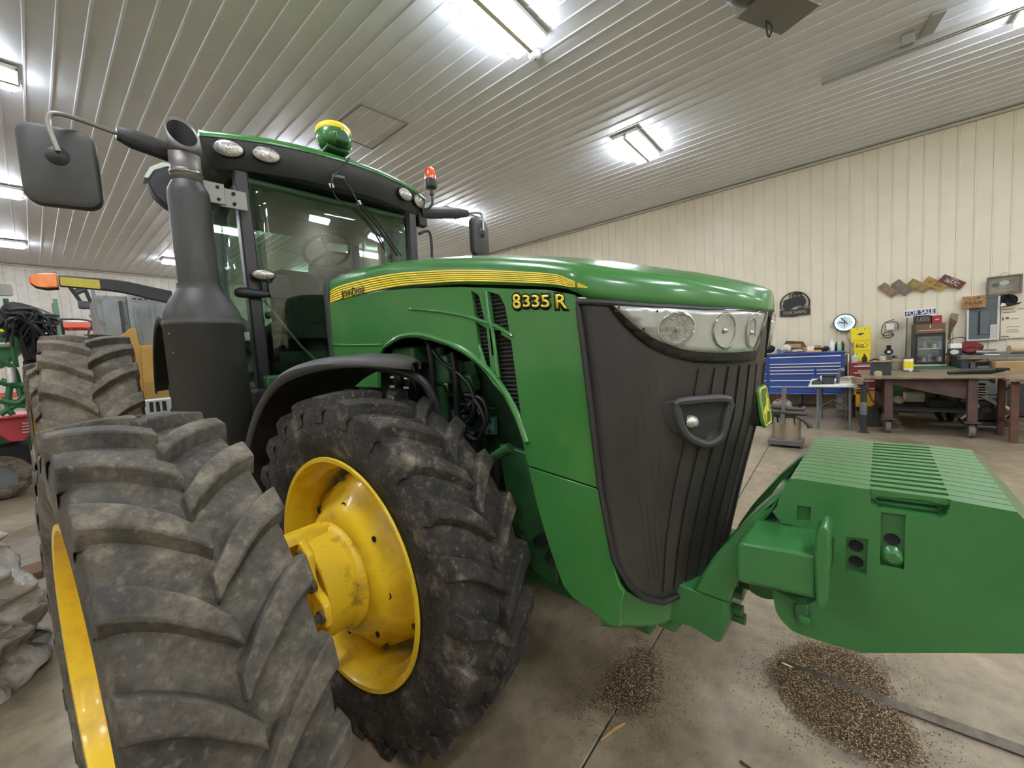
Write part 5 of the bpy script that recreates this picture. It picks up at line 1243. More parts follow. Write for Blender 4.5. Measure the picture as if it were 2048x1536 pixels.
MB().plate([(-fw_*0.94, -fh_*0.66), (fw_*0.94, -fh_*0.66), (fw_*0.94, fh_*0.66), (-fw_*0.94, fh_*0.66)], 0.002, lambda a, b, q: fM @ Vector((a, b, q))).obj('blue_field', mat('sign blue', '#2c3f78', 0.5), fst)
tt = text('FOR SALE', 0.13, WHITE, fM @ Matrix.Translation((0, 0, 0.004)), fst, 'lettering', 0.001, 0.72, 0.002)
MB().tube([(11.66, fc[0]+0.18, fc[1]-0.06), (11.66, fc[0]+0.20, 0.92)], 0.008, 6).obj('stake', STEEL, fst)
# beverage cooler
fr = (-1.2609,1.7435,-1.6751,0.9395)
frg = thing('drinks_fridge', 'small black drinks fridge with glass door and brown header', 'fridge')
y1, y0, z1, z0 = fr[0], fr[2], fr[1], fr[3]
FB = mat('fridge black', '#1f2123', 0.4)
zh = z1-0.19
MB().bb((11.215, y0, z0), (11.72, y1, z1)).obj('cabinet', FB, frg, bevel=0.006)
MB().bb((11.19, y0+0.005, zh), (11.215, y1-0.005, z1-0.005)).obj('header', mat('header brown', '#6d4e36', 0.4), frg, bevel=0.004)
MB().plate([(-0.006, -0.03), (0.008, 0.0), (0.0, 0.035), (-0.012, 0.03), (-0.004, 0.0)], 0.003, lambda a, b, t: (11.187+t, (y0+y1)/2-a, zh+0.12+b)).obj('header_mark', WHITE, frg)
MB().bb((11.187, y0+0.05, zh+0.055), (11.191, y1-0.05, zh+0.064)).obj('header_line', WHITE, frg)
dfr = MB().plate([(y0, z0+0.01), (y1, z0+0.01), (y1, zh-0.01), (y0, zh-0.01)], 0.03, lambda a, b, t: (11.19+t, a, b), [[(y0+0.035, z0+0.05), (y1-0.035, z0+0.05), (y1-0.035, zh-0.05), (y0+0.035, zh-0.05)]]).obj('door', FB, frg, bevel=0.003)
MB().bb((11.205, y0+0.036, z0+0.052), (11.209, y1-0.036, zh-0.052)).obj('door_glass', GLASSC, dfr)
MB().bb((11.213, y0+0.036, z0+0.052), (11.2145, y1-0.036, zh-0.052)).obj('interior_panel', mat('fridge inside', '#7f8784', 0.6, col2='#5a615f', scale=16), frg)  # mottled grey panel just behind the door glass, no emission
MB().bb((11.2085, y0+0.036, (z0+zh)/2), (11.213, y1-0.036, (z0+zh)/2+0.012)).obj('shelf', WHITE, frg)
for k in range(9):
    yy = y0+0.07+(k % 5)*0.07; zz = z0+0.06 if k < 5 else (z0+zh)/2+0.013
    MB().bb((11.2095, yy-0.02, zz), (11.213, yy+0.02, zz+0.08+0.03*(k % 3))).obj('can', mat(('pale can', 'brown can', 'grey can')[k % 3], ('#c7cbc8', '#6d4a38', '#979d9b')[k % 3], 0.4), frg)
lx = (-1.2731,1.9115,-1.488,1.7632); ex_ = (-1.5013,1.8925,-1.6433,1.7556)
ob = thing('battery_box', 'dark carton with grey lettering on the drinks fridge', 'box')
MB().bb((11.3, lx[2], z1), (11.6, lx[0], z1+0.17)).obj('carton', mat('dark carton', '#3a3331', 0.7), ob, bevel=0.003)
wtext('LESS', (lx[0], z1+0.14, lx[2], z1+0.05), 11.298, mat('grey print', '#8f8a84', 0.6), ob, 0.8, 0.8)
ob = thing('red_carton', 'red carton with a white label on the drinks fridge', 'box')
MB().bb((11.35, ex_[2], z1), (11.6, ex_[0]-0.005, z1+0.15)).obj('carton', mat('red card', '#a22b2d', 0.6), ob, bevel=0.003)
MB().bb((11.346, ex_[2]+0.04, z1+0.06), (11.351, ex_[0]-0.05, z1+0.085)).obj('carton_label', mat('pink label', '#d8a9a2', 0.6), ob)
# wire loop and junction box on the wall
jb = (-0.88,1.8051,-1.0126,1.6658)
jt = thing('junction_box', 'white junction box with a coiled black cable on the wall', 'electrical box')
MB().bb((11.75, jb[2], jb[3]), (11.83, jb[0], jb[1])).obj('box', WHITE, jt, bevel=0.01)
yc, zc = (jb[0]+jb[2])/2, jb[3]
MB().tube(smoothline([(11.79, yc-0.06, jb[1]+0.08), (11.79, yc+0.05, jb[1]+0.04), (11.79, yc+0.12, jb[1]-0.05), (11.79, yc+0.12, zc-0.1)]+[(11.78, yc+0.03+0.08*math.cos(R(a)), zc-0.1+0.06*math.sin(R(a))) for a in range(180, 560, 30)], 3), 0.007, 6).obj('cable', INK, jt)
MB().tube(smoothline([(11.79, yc+0.1, jb[1]+0.02), (11.79, yc, jb[1]+0.03), (11.79, yc-0.11, jb[1]+0.01), (11.79, yc-0.12, jb[3])], 4), 0.006, 6).obj('cable', INK, jt)
gz = (-0.8436,1.4139,-0.9744,1.1167)
gr = thing('bench_grinder', 'small grinder stand with a black and white badge below the junction box', 'grinder')
gy, gz0 = (gz[0]+gz[2])/2, 0.965
MB().bb((11.5, gy-0.05, gz0), (11.62, gy+0.05, gz0+0.16)).obj('stand', GREY, gr, bevel=0.008)
MB().lathe([(0, -0.04), (0.06, -0.04), (0.07, 0), (0.06, 0.04), (0, 0.04)], Matrix.Translation((11.55, gy, gz0+0.24)) @ Matrix.Rotation(PI/2, 4, 'Y'), 20).obj('wheel_guard', INK, gr)
MB().lathe([(0, -0.05), (0.03, -0.05), (0.03, 0.05), (0, 0.05)], Matrix.Translation((11.55, gy, gz0+0.24)) @ Matrix.Rotation(PI/2, 4, 'Y'), 16).obj('wheel', WHITE, gr)
MB().cyl((11.55, gy, gz0+0.3), (11.55, gy, gz0+0.38), 0.035).obj('motor_cap', INK, gr)
for s in (-1, 1): MB().cyl((11.53, gy+s*0.05, gz0+0.14), (11.53, gy+s*0.12, gz0+0.12), 0.03).obj('side_wheel', DARK, gr)
# leather sheath on the wall
shp = [(-1.8339,1.9295),(-1.9285,1.8991),(-1.9114,1.7325),(-1.8594,1.6178),(-1.834,1.5098),(-1.8292,1.3896),(-1.7948,1.402),(-1.8106,1.6923),(-1.8151,1.8319)]
sh = thing('leather_sheath', 'brown leather sheath hanging right of the drinks fridge', 'sheath')
MB().plate(shp, 0.03, lambda a, b, t: (11.77+t, a, b)).obj('sheath', mat('brown leather', '#5d4331', 0.6, col2='#765842', scale=9), sh, bevel=0.008)
MB().plate([(shp[0][0], shp[0][1]), (shp[1][0], shp[1][1]), (shp[2][0], shp[2][1]), (shp[8][0], shp[8][1])], 0.012, lambda a, b, t: (11.762+t, a, b)).obj('flap', mat('worn leather', '#8b7355', 0.6), sh, bevel=0.004)
# electrical panel
ep = (-2.0362,2.2107,-2.4556,1.3503)
el = thing('electrical_panel', 'grey electrical panel in a white frame on the ivory wall', 'electrical panel')
MB().plate([(ep[2], ep[3]), (ep[0], ep[3]), (ep[0], ep[1]), (ep[2], ep[1])], 0.06, lambda a, b, t: (11.76+t, a, b), [[(ep[2]+0.03, ep[3]+0.03), (ep[0]-0.03, ep[3]+0.03), (ep[0]-0.03, ep[1]-0.03), (ep[2]+0.03, ep[1]-0.03)]]).obj('surround', mat('white trim', '#d8d4c8', 0.5), el, bevel=0.004)
EG = mat('panel grey', '#5c6468', 0.4)
MB().bb((11.78, ep[2]+0.025, ep[3]+0.025), (11.82, ep[0]-0.025, ep[1]-0.025)).obj('cover', EG, el, bevel=0.003)
MB().bb((11.765, ep[2]+0.12, ep[3]+0.12), (11.782, ep[0]-0.16, ep[1]-0.28)).obj('door', EG, el, bevel=0.004)
MB().bb((11.762, ep[0]-0.175, ep[3]+0.12), (11.775, ep[0]-0.155, ep[1]-0.29)).obj('hinge_strip', INK, el)
MB().bb((11.762, ep[2]+0.035, ep[3]+0.03), (11.782, ep[2]+0.115, ep[3]+0.3)).obj('notice', mat('notice paper', '#c9cbc7', 0.7), el)
for k in range(6): MB().bb((11.760, ep[2]+0.05, ep[3]+0.06+0.035*k), (11.763, ep[2]+0.10, ep[3]+0.066+0.035*k)).obj('notice_line', mat('grey print', '#8f8a84', 0.6), el)
fe = (-1.9642,2.2222,-2.2657,1.9909)
ft = thing('wooden_sign', 'small wooden sign lettered FEAR over the corner of the electrical panel', 'sign')
MB().bb((11.70, fe[2], fe[3]), (11.725, fe[0], fe[1])).obj('board', WOOD, ft, bevel=0.004)
WB = mat('burnt wood', '#4a2f1c', 0.7)
wtext('FEAR', (fe[0]-0.02, fe[3]+0.13, fe[2]+0.02, fe[3]+0.06), 11.698, WB, ft, 1, 0.85, bold=0.01)
MB().tube(smoothline([(11.697, fe[0]-0.08, fe[1]-0.05), (11.697, (fe[0]+fe[2])/2, fe[1]-0.055), (11.697, fe[2]+0.07, fe[1]-0.03)], 4), [0.003, 0.003, 0.003, 0.004, 0.004, 0.006, 0.009, 0.012, 0.004], 6).obj('feather', WB, ft)
wtext('FARMS', ((fe[0]+fe[2])/2+0.05, fe[3]+0.04, (fe[0]+fe[2])/2-0.05, fe[3]+0.02), 11.698, WB, ft, 1, 1)
pf = (-2.2793,2.5541,-2.7077,2.1997)
pt = thing('framed_picture', 'weathered wood frame with a grey painting hung at the right edge', 'picture')
MB().plate([(pf[2], pf[3]), (pf[0], pf[3]), (pf[0], pf[1]), (pf[2], pf[1])], 0.03, lambda a, b, t: (11.73+t, a, b), [[(pf[2]+0.03, pf[3]+0.03), (pf[0]-0.03, pf[3]+0.03), (pf[0]-0.03, pf[1]-0.03), (pf[2]+0.03, pf[1]-0.03)]]).obj('frame', mat('weathered frame', '#7a7262', 0.8, col2='#655d4f', scale=12), pt, bevel=0.004)
MB().bb((11.75, pf[2]+0.025, pf[3]+0.025), (11.765, pf[0]-0.025, pf[1]-0.025)).obj('painting', mat('grey painting', '#8d897c', 0.7, col2='#5f5b50', scale=7, lo=0.4, hi=0.7), pt)
for k, (a, b, c) in enumerate(((0.25, 0.55, 0.035), (0.5, 0.62, 0.05), (0.76, 0.66, 0.035))):
    MB().plate(ell(0, 0, c*1.2, c*0.9, 16), 0.003, lambda p, q, t: (11.747+t, pf[0]+(pf[2]-pf[0])*a+p, pf[3]+(pf[1]-pf[3])*b+q)).obj('painted_shape', mat(('dark paint', 'pale paint', 'mid paint')[k], ('#55524a', '#aeb0ac', '#6e6d66')[k], 0.7), pt)
MB().bb((11.746, pf[2]+0.1, pf[3]+0.07), (11.75, pf[0]-0.09, pf[3]+0.085)).obj('painted_band', mat('tan paint', '#a38b66', 0.7), pt)
MB().tube([(11.75, pf[0]-0.15, pf[1]), (11.76, (pf[0]+pf[2])/2, pf[1]+0.07), (11.75, pf[2]+0.15, pf[1])], 0.004, 6).obj('hanging_wire', STEEL, pt)
cp = (-2.4619,2.1982,-2.6468,1.9659)
ct = thing('cap', 'black and white cap hanging under the framed picture', 'cap')
cc = ((cp[0]+cp[2])/2, (cp[1]+cp[3])/2)
MB().grid(lambda u, v: (11.76-0.09*math.cos(v), cc[0]+0.11*math.cos(u)*math.sin(v*0+1)*math.cos(v*0.2), cc[1]+0.1*math.sin(u)), lsp(0, 2*PI, 20), [0, 0.5, 1.0, 1.5]).obj('crown', INK, ct)
MB().lathe([(0.0, 0.06), (0.06, 0.05), (0.10, 0.02), (0.115, 0.0), (0, 0)], Matrix.Translation((11.82, cc[0], cc[1])) @ Matrix.Rotation(-PI/2, 4, 'Y'), 24).obj('dome', INK, ct)
MB().plate([(0.05, -0.02), (0.12, -0.08), (0.02, -0.11), (-0.1, -0.09), (-0.15, -0.05), (-0.05, -0.06)], 0.02, lambda a, b, t: (11.68+t, cc[0]+a, cc[1]+b)).obj('brim', INK, ct, bevel=0.005)
MB().plate([(0.1, -0.04), (0.12, -0.1), (0.04, -0.1), (0.06, -0.05)], 0.006, lambda a, b, t: (11.672+t, cc[0]+a, cc[1]+b)).obj('white_patch', WHITE, ct)
po = (-2.4777,1.9694,-2.8231,1.3696)
pp_ = thing('poster', 'cream paper poster with printed lines at the right edge', 'poster')
MB().bb((11.80, po[2], po[3]), (11.806, po[0], po[1])).obj('sheet', PAPER, pp_)
_pr = mat('grey ink', '#6d675c', 0.7)
for k, (a, b, w_, h_) in enumerate(((0.05, 0.92, 0.35, .012), (0.6, 0.9, 0.25, .01), (0.05, 0.82, 0.45, .012), (0.04, 0.62, 0.06, .06), (0.16, 0.64, 0.12, .045), (0.3, 0.61, 0.3, .012), (0.2, 0.36, 0.45, .01), (0.2, 0.26, 0.4, .01), (0.2, 0.2, 0.45, .01), (0.02, 0.06, 0.28, .02))):
    W_ = po[0]-po[2]; H_ = po[1]-po[3]
    MB().bb((11.797, po[0]-W_*(a+w_), po[3]+H_*b-h_/2), (11.8005, po[0]-W_*a, po[3]+H_*b+h_/2)).obj('print_line', _pr, pp_)
# --- welding bench
bench = thing('welding_bench', 'heavy rusty brown steel welding bench on casters', 'workbench')
bt = 0.915
MB().bb((8.58, -1.84, bt-0.03), (10.3, -0.37, bt)).obj('top', RUSTT, bench, bevel=0.004)
ap = [(-0.6527,0.8848),(-1.5819,0.8777),(-1.5879,0.5594),(-1.3629,0.6065),(-1.1535,0.6642),(-0.8217,0.7635),(-0.6534,0.7953)]
MB().plate(ap, 0.02, lambda a, b, t: (8.72+t, a, min(b, bt-0.03))).obj('apron', RUST, bench)
for (x, y) in ((8.72, -0.69), (8.68, -1.58), (10.15, -0.66), (10.15, -1.60)):
    lg = MB().bb((x-0.04, y-0.05, 0.24), (x+0.05, y+0.05, bt-0.03)).obj('leg', RUST, bench, bevel=0.004)
    MB().bb((x-0.08, y-0.08, 0.225), (x+0.08, y+0.08, 0.24)).obj('foot_plate', RUST, lg)
    fr2 = x < 9
    w_ = 0.035
    MB().lathe([(0, -w_), (0.09, -w_), (0.10, -w_*0.6), (0.10, w_*0.6), (0.09, w_), (0, w_)], Matrix.Translation((x+0.03, y, 0.10)) @ Matrix.Rotation(PI/2, 4, 'X'), 24).obj('caster', mat('caster grey', '#6d665c', 0.6) if fr2 else BLACKM, lg)
    for s in (-1, 1): MB().bb((x-0.02, y+s*0.05-0.005, 0.07), (x+0.07, y+s*0.05+0.005, 0.225)).obj('fork', DARK, lg)
MB().bb((8.75, -1.6, 0.36), (10.2, -0.68, 0.38)).obj('lower_shelf', mat('dark shelf', '#2c2623', 0.8), bench)
MB().box((8.6, -0.31, bt-0.05), (0.24, 0.14, 0.10), rx=0.15).obj('end_flange', RUSTT, bench, bevel=0.004)
MB().tube([(8.62, -0.40, bt-0.08), (8.66, -0.50, 0.52)], 0.022, 6).obj('brace', RUST, bench)
for s in (-1,):
    MB().lathe([(0, -0.03), (0.15, -0.03), (0.16, -0.02), (0.16, 0.02), (0.15, 0.03), (0, 0.03)], Matrix.Translation((10.05, -1.42, 0.16)) @ Matrix.Rotation(PI/2-0.4, 4, 'X'), 28).obj('hose_reel', BLACKM, bench)
# things on and under the bench
pst = thing('pipe_stand', 'dark steel pipe stand between the folding table and welding bench', 'stand', (8.60, -0.385, 0))
MB().cyl((0, 0, 0.02), (0, 0, 0.79), 0.042, n=20).obj('pipe', mat('dark pipe', '#2b2b2b', 0.5), pst)
MB().lathe([(0.0, 0.0), (0.07, 0), (0.07, 0.02), (0.0, 0.02)], None, 20).obj('base_plate', DARK, pst)
MB().lathe([(0.043, 0.3), (0.045, 0.31), (0.045, 0.5), (0.043, 0.51)], None, 20).obj('sleeve', GREY, pst)
db = (-0.4992,1.1882,-0.744,0.9785)
t = thing('speaker_box', 'dark grey box with pale wooden top on the left end of the bench', 'box')
MB().bb((9.02, db[2], bt+0.001), (9.35, db[0], bt+0.22)).obj('body', DARK, t, bevel=0.008); MB().bb((9.0, db[2]-0.01, bt+0.22), (9.37, db[0]+0.01, bt+0.235)).obj('lid', CARD, t)
for y in (db[0]-0.03, db[2]+0.03): MB().lathe([(0, 0.004), (0.008, 0.003), (0.01, 0)], Matrix.Translation((9.02, y, bt+0.19)) @ Matrix.Rotation(-PI/2, 4, 'Y'), 10).obj('screw', BOLT, t)
cl_ = (8.8,-0.5676,1.0354)
tag(MB().lathe([(0, 0), (0.05, 0), (0.052, 0.06), (0.04, 0.085), (0.02, 0.09), (0, 0.09)], Matrix.Translation((8.8, cl_[1], bt)), 20).obj('plaster_lump', mat('plaster', '#a8967a', 0.8)), 'pale plaster lump at the front edge of the bench', 'lump')
tag(MB().tube(smoothline([(9.1, db[0]+0.02, bt+0.24), (9.1, db[0]-0.05, bt+0.27), (9.1, db[0]-0.1, bt+0.245)], 4), 0.012, 8).obj('pliers', INK), 'black pliers lying on the dark grey box', 'pliers')
tag(MB().lathe([(0, 0), (0.045, 0), (0.045, 0.06), (0.04, 0.075), (0, 0.075)], Matrix.Translation((9.2, (db[0]+db[2])/2-0.03, bt+0.236)), 20).obj('glass_jar', mat('tin', '#b3aea2', 0.4, 0.5)), 'pale tin on the dark grey box', 'tin')
yc_ = (-0.9796,1.1993,-1.1058,0.9582)
t = thing('paint_can', 'white and yellow labelled can beside the drinks fridge', 'can', (9.95, (yc_[0]+yc_[2])/2, bt))
cw = (yc_[0]-yc_[2])/2
MB().lathe([(0, 0), (cw, 0), (cw, 0.21), (cw*0.96, 0.215), (0, 0.215)], None, 28).obj('can', WHITE, t, ang=40)
MB().lathe([(cw+0.001, 0.05), (cw+0.002, 0.05), (cw+0.002, 0.17), (cw+0.001, 0.17)], None, 28).obj('can_label', YEL, t)
MB().lathe([(cw*1.0, 0.212), (cw*0.99, 0.235), (0, 0.235)], None, 28).obj('lid', mat('can lid brown', '#6b4a35', 0.5), t)
jr = (10.0,-0.9376,1.0908)
tag(MB().lathe([(0, 0), (0.07, 0), (0.085, 0.1), (0.08, 0.17), (0.045, 0.21), (0.05, 0.23), (0, 0.23)], Matrix.Translation((10.12, jr[1]+0.02, bt)), 24).obj('glass_jug', mat('smoky glass', '#6b6558', 0.2, col2='#8d8573', scale=10)), 'smoky glass jug left of the yellow labelled can', 'jug')
for k, lbx in enumerate(('small steel ring lying before the yellow labelled can', 'small steel ring right of the other one before the can')):
    tag(MB().lathe([(0.03, 0), (0.045, 0), (0.045, 0.025), (0.03, 0.025)], Matrix.Translation((9.72, (yc_[0]+yc_[2])/2+0.06-0.13*k, bt)), 20, closed=True).obj('bearing_ring', STEEL), lbx, 'ring', 'bearing rings')
grn = thing('green_bench', 'low green steel bench carrying the drinks fridge', 'workbench')
MB().bb((10.45, -1.72, 0.80), (11.78, -0.85, fr[3]-0.02)).obj('top', mat('bench green', '#1f5a37', 0.5), grn, bevel=0.006)
for x in (10.55, 11.7):
    for y in (-0.95, -1.66): MB().bb((x-0.03, y-0.03, 0), (x+0.03, y+0.03, 0.80)).obj('leg', mat('bench green', '#1f5a37', 0.5), grn)
MB().bb((11.15, fr[2]-0.02, fr[3]-0.02), (11.75, fr[0]+0.02, fr[3])).obj('fridge_mat', PAPER, grn)
tag(MB().box((11.3, fr[2]-0.06, (fr[3]+1.36)/2-0.01), (0.04, 0.045, 0.44), rx=0.05).obj('plank', WOOD, bevel=0.003), 'narrow wooden plank standing at the right side of the drinks fridge', 'plank')
tl = [(9.2,-1.3775,0.9495),(9.2,-1.5372,0.9622),(9.2,-1.8179,0.9335),(9.2,-1.9539,0.9612)]
t = thing('pipe_wrench', 'long dark steel tool lying across the right end of the bench', 'tool')
MB().tube([(9.0, tl[0][1], bt+0.03), (9.05, tl[1][1], bt+0.045), (9.05, tl[2][1], bt+0.045), (9.1, tl[3][1], bt+0.06)], [0.025, 0.04, 0.045, 0.03], 10).obj('shaft', mat('oily steel', '#34352f', 0.45, 0.4), t)
MB().tube([(9.12, tl[1][1], bt+0.04), (9.12, tl[2][1], bt+0.05)], 0.035, 10).obj('tube', mat('oily green steel', '#3d4238', 0.5), t)
MB().box((9.05, tl[3][1]+0.02, bt+0.07), (0.08, 0.12, 0.04)).obj('jaw', INK, t, bevel=0.006)
# grey side bench on the right
sbx = thing('side_bench', 'grey steel side bench at the right edge under the poster', 'workbench')
st_ = 1.125
MB().bb((10.4, -3.4, st_-0.03), (11.7, -1.74, st_)).obj('top', GREY, sbx, bevel=0.005)
MB().bb((10.45, -1.85, 0.3), (11.6, -1.76, st_-0.03)).obj('side_plate', DARK, sbx)
MB().bb((10.5, -3.3, 0.1), (11.6, -1.9, 0.95)).obj('cabinet', DARK, sbx, bevel=0.01)
for i in range(3): MB().bb((10.485, -2.3, 0.18+0.26*i), (10.502, -1.95, 0.42+0.26*i)).obj('drawer', GREY, sbx, bevel=0.004)
def at10(px, py): pass
r_ = (-1.664,1.3721,-1.805,1.1442)
t = thing('radio', 'black and white speaker radio at the left end of the side bench', 'radio')
MB().bb((10.7, r_[2], st_), (10.9, r_[0], st_+0.13)).obj('body', DARK, t, bevel=0.006); MB().bb((10.7, r_[2], st_+0.131), (10.9, r_[0], st_+0.22)).obj('cover', WHITE, t, bevel=0.006)
MB().plate(ell((r_[0]+r_[2])/2+0.02, st_+0.065, 0.055, 0.042), 0.005, lambda a, b, q: (10.694+q, a, b)).obj('speaker_cone', mat('pale cone', '#c9c8c2', 0.6), t)
MB().tube(smoothline([(10.8, r_[0], st_+0.22), (10.8, r_[0]-0.03, st_+0.3), (10.8, r_[2], st_+0.33), (10.8, r_[2]-0.06, st_+0.3)], 4), 0.008, 6).obj('carry_handle', INK, t)
rd = (-1.8258,1.3414,-2.0051,1.1338)
blob('red_pouch', mat('red cloth', '#6d1d22', 0.7), (10.83, (rd[0]+rd[2])/2-0.03, st_+0.065), (0.16, 0.24, 0.11), 'dark red pouch right of the radio', 'pouch', 21, 0.15)
blob('red_cloth', mat('red cloth', '#6d1d22', 0.7), (11.15, (rd[0]+rd[2])/2-0.05, st_+0.125), (0.22, 0.36, 0.22), 'folded dark red cloth behind the dark red pouch', 'cloth', 25, 0.2)
tag(MB().tube([(10.68,-1.9635,1.171),(10.68,-2.1986,1.171)], 0.045, 14).obj('steel_pipe', STEEL), 'short shiny steel pipe on the side bench', 'pipe')
tag(MB().box((10.6, -2.1274, st_+0.008), (0.2, 0.16, 0.01), rx=0.05).obj('paper_sheet', WHITE), 'white sheet of paper at the front of the side bench', 'paper')
tag(MB().tube([(10.7,-2.348,1.2),(10.75,-2.5737,1.2)], 0.07, 18).obj('cardboard_tube', mat('tan tube', '#b8a084', 0.8)), 'tan cardboard tube at the right edge of the side bench', 'tube')
dsc = (9.7,-1.7858,1.1086)
tag(MB().lathe([(0, 0.0), (0.05, 0.0), (0.10, 0.02), (0.17, 0.035), (0.172, 0.045), (0.10, 0.04), (0, 0.045)], Matrix.Translation((9.85, dsc[1], 1.07)), 32).obj('wood_disc', mat('turned wood', '#84735a', 0.5, col2='#6b5b45', scale=9)), 'round wooden dish raised on the post behind the dark steel tool', 'dish')
tag(MB().cyl((9.85, dsc[1], bt), (9.85, dsc[1], 1.07), 0.03).obj('post', GREY), 'short grey post under the wooden dish', 'post')
cbx = (-1.9773,1.053,-2.3155,0.8978)
tag(MB().bb((9.6, cbx[2], bt-0.2), (9.9, cbx[0], cbx[1])).obj('carton', CARD, bevel=0.004), 'plain cardboard carton at the right edge behind the bench', 'box')
# wooden saw table at the right edge
stb = thing('saw_table', 'brown painted wooden table cut by the right edge', 'table')
BRW = mat('brown painted wood', '#5a3c30', 0.7, col2='#6b4a3c', scale=9)
MB().bb((8.35, -2.6, 0.86), (9.35, -1.84, 0.90)).obj('top', RUSTT, stb, bevel=0.004)
for (x, y) in ((8.50, -1.93), (9.05, -1.93), (8.50, -2.5), (9.05, -2.5)): MB().bb((x-0.035, y-0.035, 0), (x+0.035, y+0.035, 0.86)).obj('leg', BRW, stb, bevel=0.004)
for x in (8.5, 9.05): MB().bb((x-0.02, -2.47, 0.30), (x+0.02, -1.96, 0.36)).obj('stretcher', BRW, stb)
for y in (-1.93, -2.5): MB().bb((8.53, y-0.02, 0.22), (9.02, y+0.02, 0.28)).obj('stretcher', BRW, stb)
# engine on a stand under the bench's right end
en = thing('engine_stand', 'small chrome and black engine behind the welding bench legs', 'engine', (9.4, -1.841, 0))
MB().bb((-0.2, -0.25, 0.1), (0.2, 0.25, 0.16)).obj('stand_base', DARK, en)
MB().bb((-0.15, -0.18, 0.16), (0.15, 0.15, 0.5)).obj('crankcase', mat('engine black', '#1e1c1b', 0.4), en, bevel=0.03)
for k in range(6): MB().bb((-0.1, -0.02, 0.5+0.04*k), (0.1, 0.18, 0.515+0.04*k)).obj('cooling_fin', CHROMER, en)
MB().bb((-0.07, 0.01, 0.5), (0.07, 0.15, 0.74)).obj('cylinder', INK, en)
MB().tube(smoothline([(-0.12, 0.05, 0.55), (-0.2, -0.08, 0.45), (-0.2, -0.2, 0.35), (-0.2, -0.12, 0.22)], 5), 0.028, 10).obj('exhaust_pipe', CHROMER, en)
MB().tube(smoothline([(-0.12, 0.1, 0.4), (-0.2, 0.2, 0.3), (-0.2, 0.28, 0.2)], 5), 0.025, 10).obj('exhaust_pipe', CHROMER, en)
MB().tube([(-0.05, -0.1, 0.55), (-0.05, -0.3, 0.75)], 0.02, 8).obj('lever', STEEL, en)
for k in range(3): MB().lathe([(0, -0.02), (0.05, -0.02), (0.055, 0), (0.05, 0.02), (0, 0.02)], Matrix.Translation((-0.16, -0.1+0.12*k, 0.4-0.06*(k % 2))) @ Matrix.Rotation(PI/2, 4, 'Y'), 16).obj('pulley', (STEEL, RUST, CHROMER)[k], en)
# things seen under the bench
ub = (-1.1884,0.5134,-1.4718,0.3724)
tag(MB().bb((9.7, -1.22, 0.381), (9.95, -0.98, 0.53)).obj('white_bin', WHITE, bevel=0.01), 'white plastic bin on the lower shelf of the bench', 'bin')
tag(MB().bb((9.1, -1.45, 0.381), (9.4, -1.2, 0.5)).obj('black_case', INK, bevel=0.01), 'black case on the lower shelf of the bench', 'case')
blob('floor_lamp_head', mat('pale shade', '#bdb49f', 0.7), (9.3, -0.86, 0.46), (0.2, 0.14, 0.15), 'pale crumpled cloth on the lower shelf of the bench', 'cloth', 31)
# --- white folding table
ftb = thing('folding_table', 'small white folding table with grey steel legs', 'table')
MB().bb((8.62, -0.32, 0.745), (9.92, 0.34, 0.785)).obj('top', WHITE, ftb, bevel=0.008)
for (x, y) in ((8.72, 0.21), (8.75, -0.22), (9.8, 0.18), (9.8, -0.2)): MB().cyl((x, y, 0), (x, y, 0.745), 0.02, n=12).obj('leg', GREY, ftb)
MB().tube([(8.72, 0.21, 0.34), (9.2, 0.0, 0.36), (8.75, -0.22, 0.34)], 0.012, 8).obj('brace', GREY, ftb)
MB().tube([(8.72, 0.2, 0.38), (8.9, 0.0, 0.5), (8.75, -0.22, 0.38)], 0.01, 8).obj('brace', GREY, ftb)
tz = 0.787
tb_ = (0.1552,0.9489,-0.0145,0.7828)
t = thing('black_toolbox', 'black plastic case in the middle of the folding table', 'case')
MB().bb((8.75, tb_[2], tz), (9.0, tb_[0], tz+0.13)).obj('body', DARK, t, bevel=0.012); MB().bb((8.74, tb_[2]-0.005, tz+0.131), (9.01, tb_[0]+0.005, tz+0.155)).obj('lid', INK, t, bevel=0.008)
tr3 = (0.3003,0.8934,0.1612,0.7785)
t = thing('parts_tray', 'dark tray with loose tools at the left end of the folding table', 'tray')
MB().bb((8.7, tr3[2], tz), (8.95, tr3[0], tz+0.05)).obj('tray', DARK, t, bevel=0.01)
for k in range(3): MB().tube([(8.75+0.06*k, tr3[0]-0.03, tz+0.055), (8.8+0.05*k, tr3[2]+0.02, tz+0.10-0.02*k)], 0.008, 6).obj('hand_tool', STEEL, t)
tag(MB().bb((9.06, 0.05, tz), (9.2, 0.19, tz+0.12)).obj('white_tub', WHITE, bevel=0.02), 'white tub behind the dark tools tray', 'tub')
sgp = [(8.9,-0.0552,0.9176),(8.9,-0.0752,1.005),(8.9,-0.0951,1.0743)]
t = thing('spray_gun', 'grey spray gun standing upright behind the black plastic case', 'spray gun')
MB().tube([(8.93, sgp[0][1], tz+0.002), (8.93, sgp[1][1], tz+0.14), (8.95, sgp[2][1], tz+0.25)], [0.03, 0.02, 0.025], 10).obj('grip', GREY, t)
MB().tube([(8.95, sgp[2][1]+0.01, tz+0.23), (8.85, sgp[2][1]-0.03, tz+0.25)], 0.03, 10).obj('head', mat('grey plastic', '#7d7c76', 0.5), t)
hp_ = []
for k in range(64):
    a = k*0.42; hp_.append((9.12+0.10*math.sin(a*0.9), -0.16+0.10*math.cos(a)-0.0008*k, tz+0.025+0.07*abs(math.sin(k*0.23))))
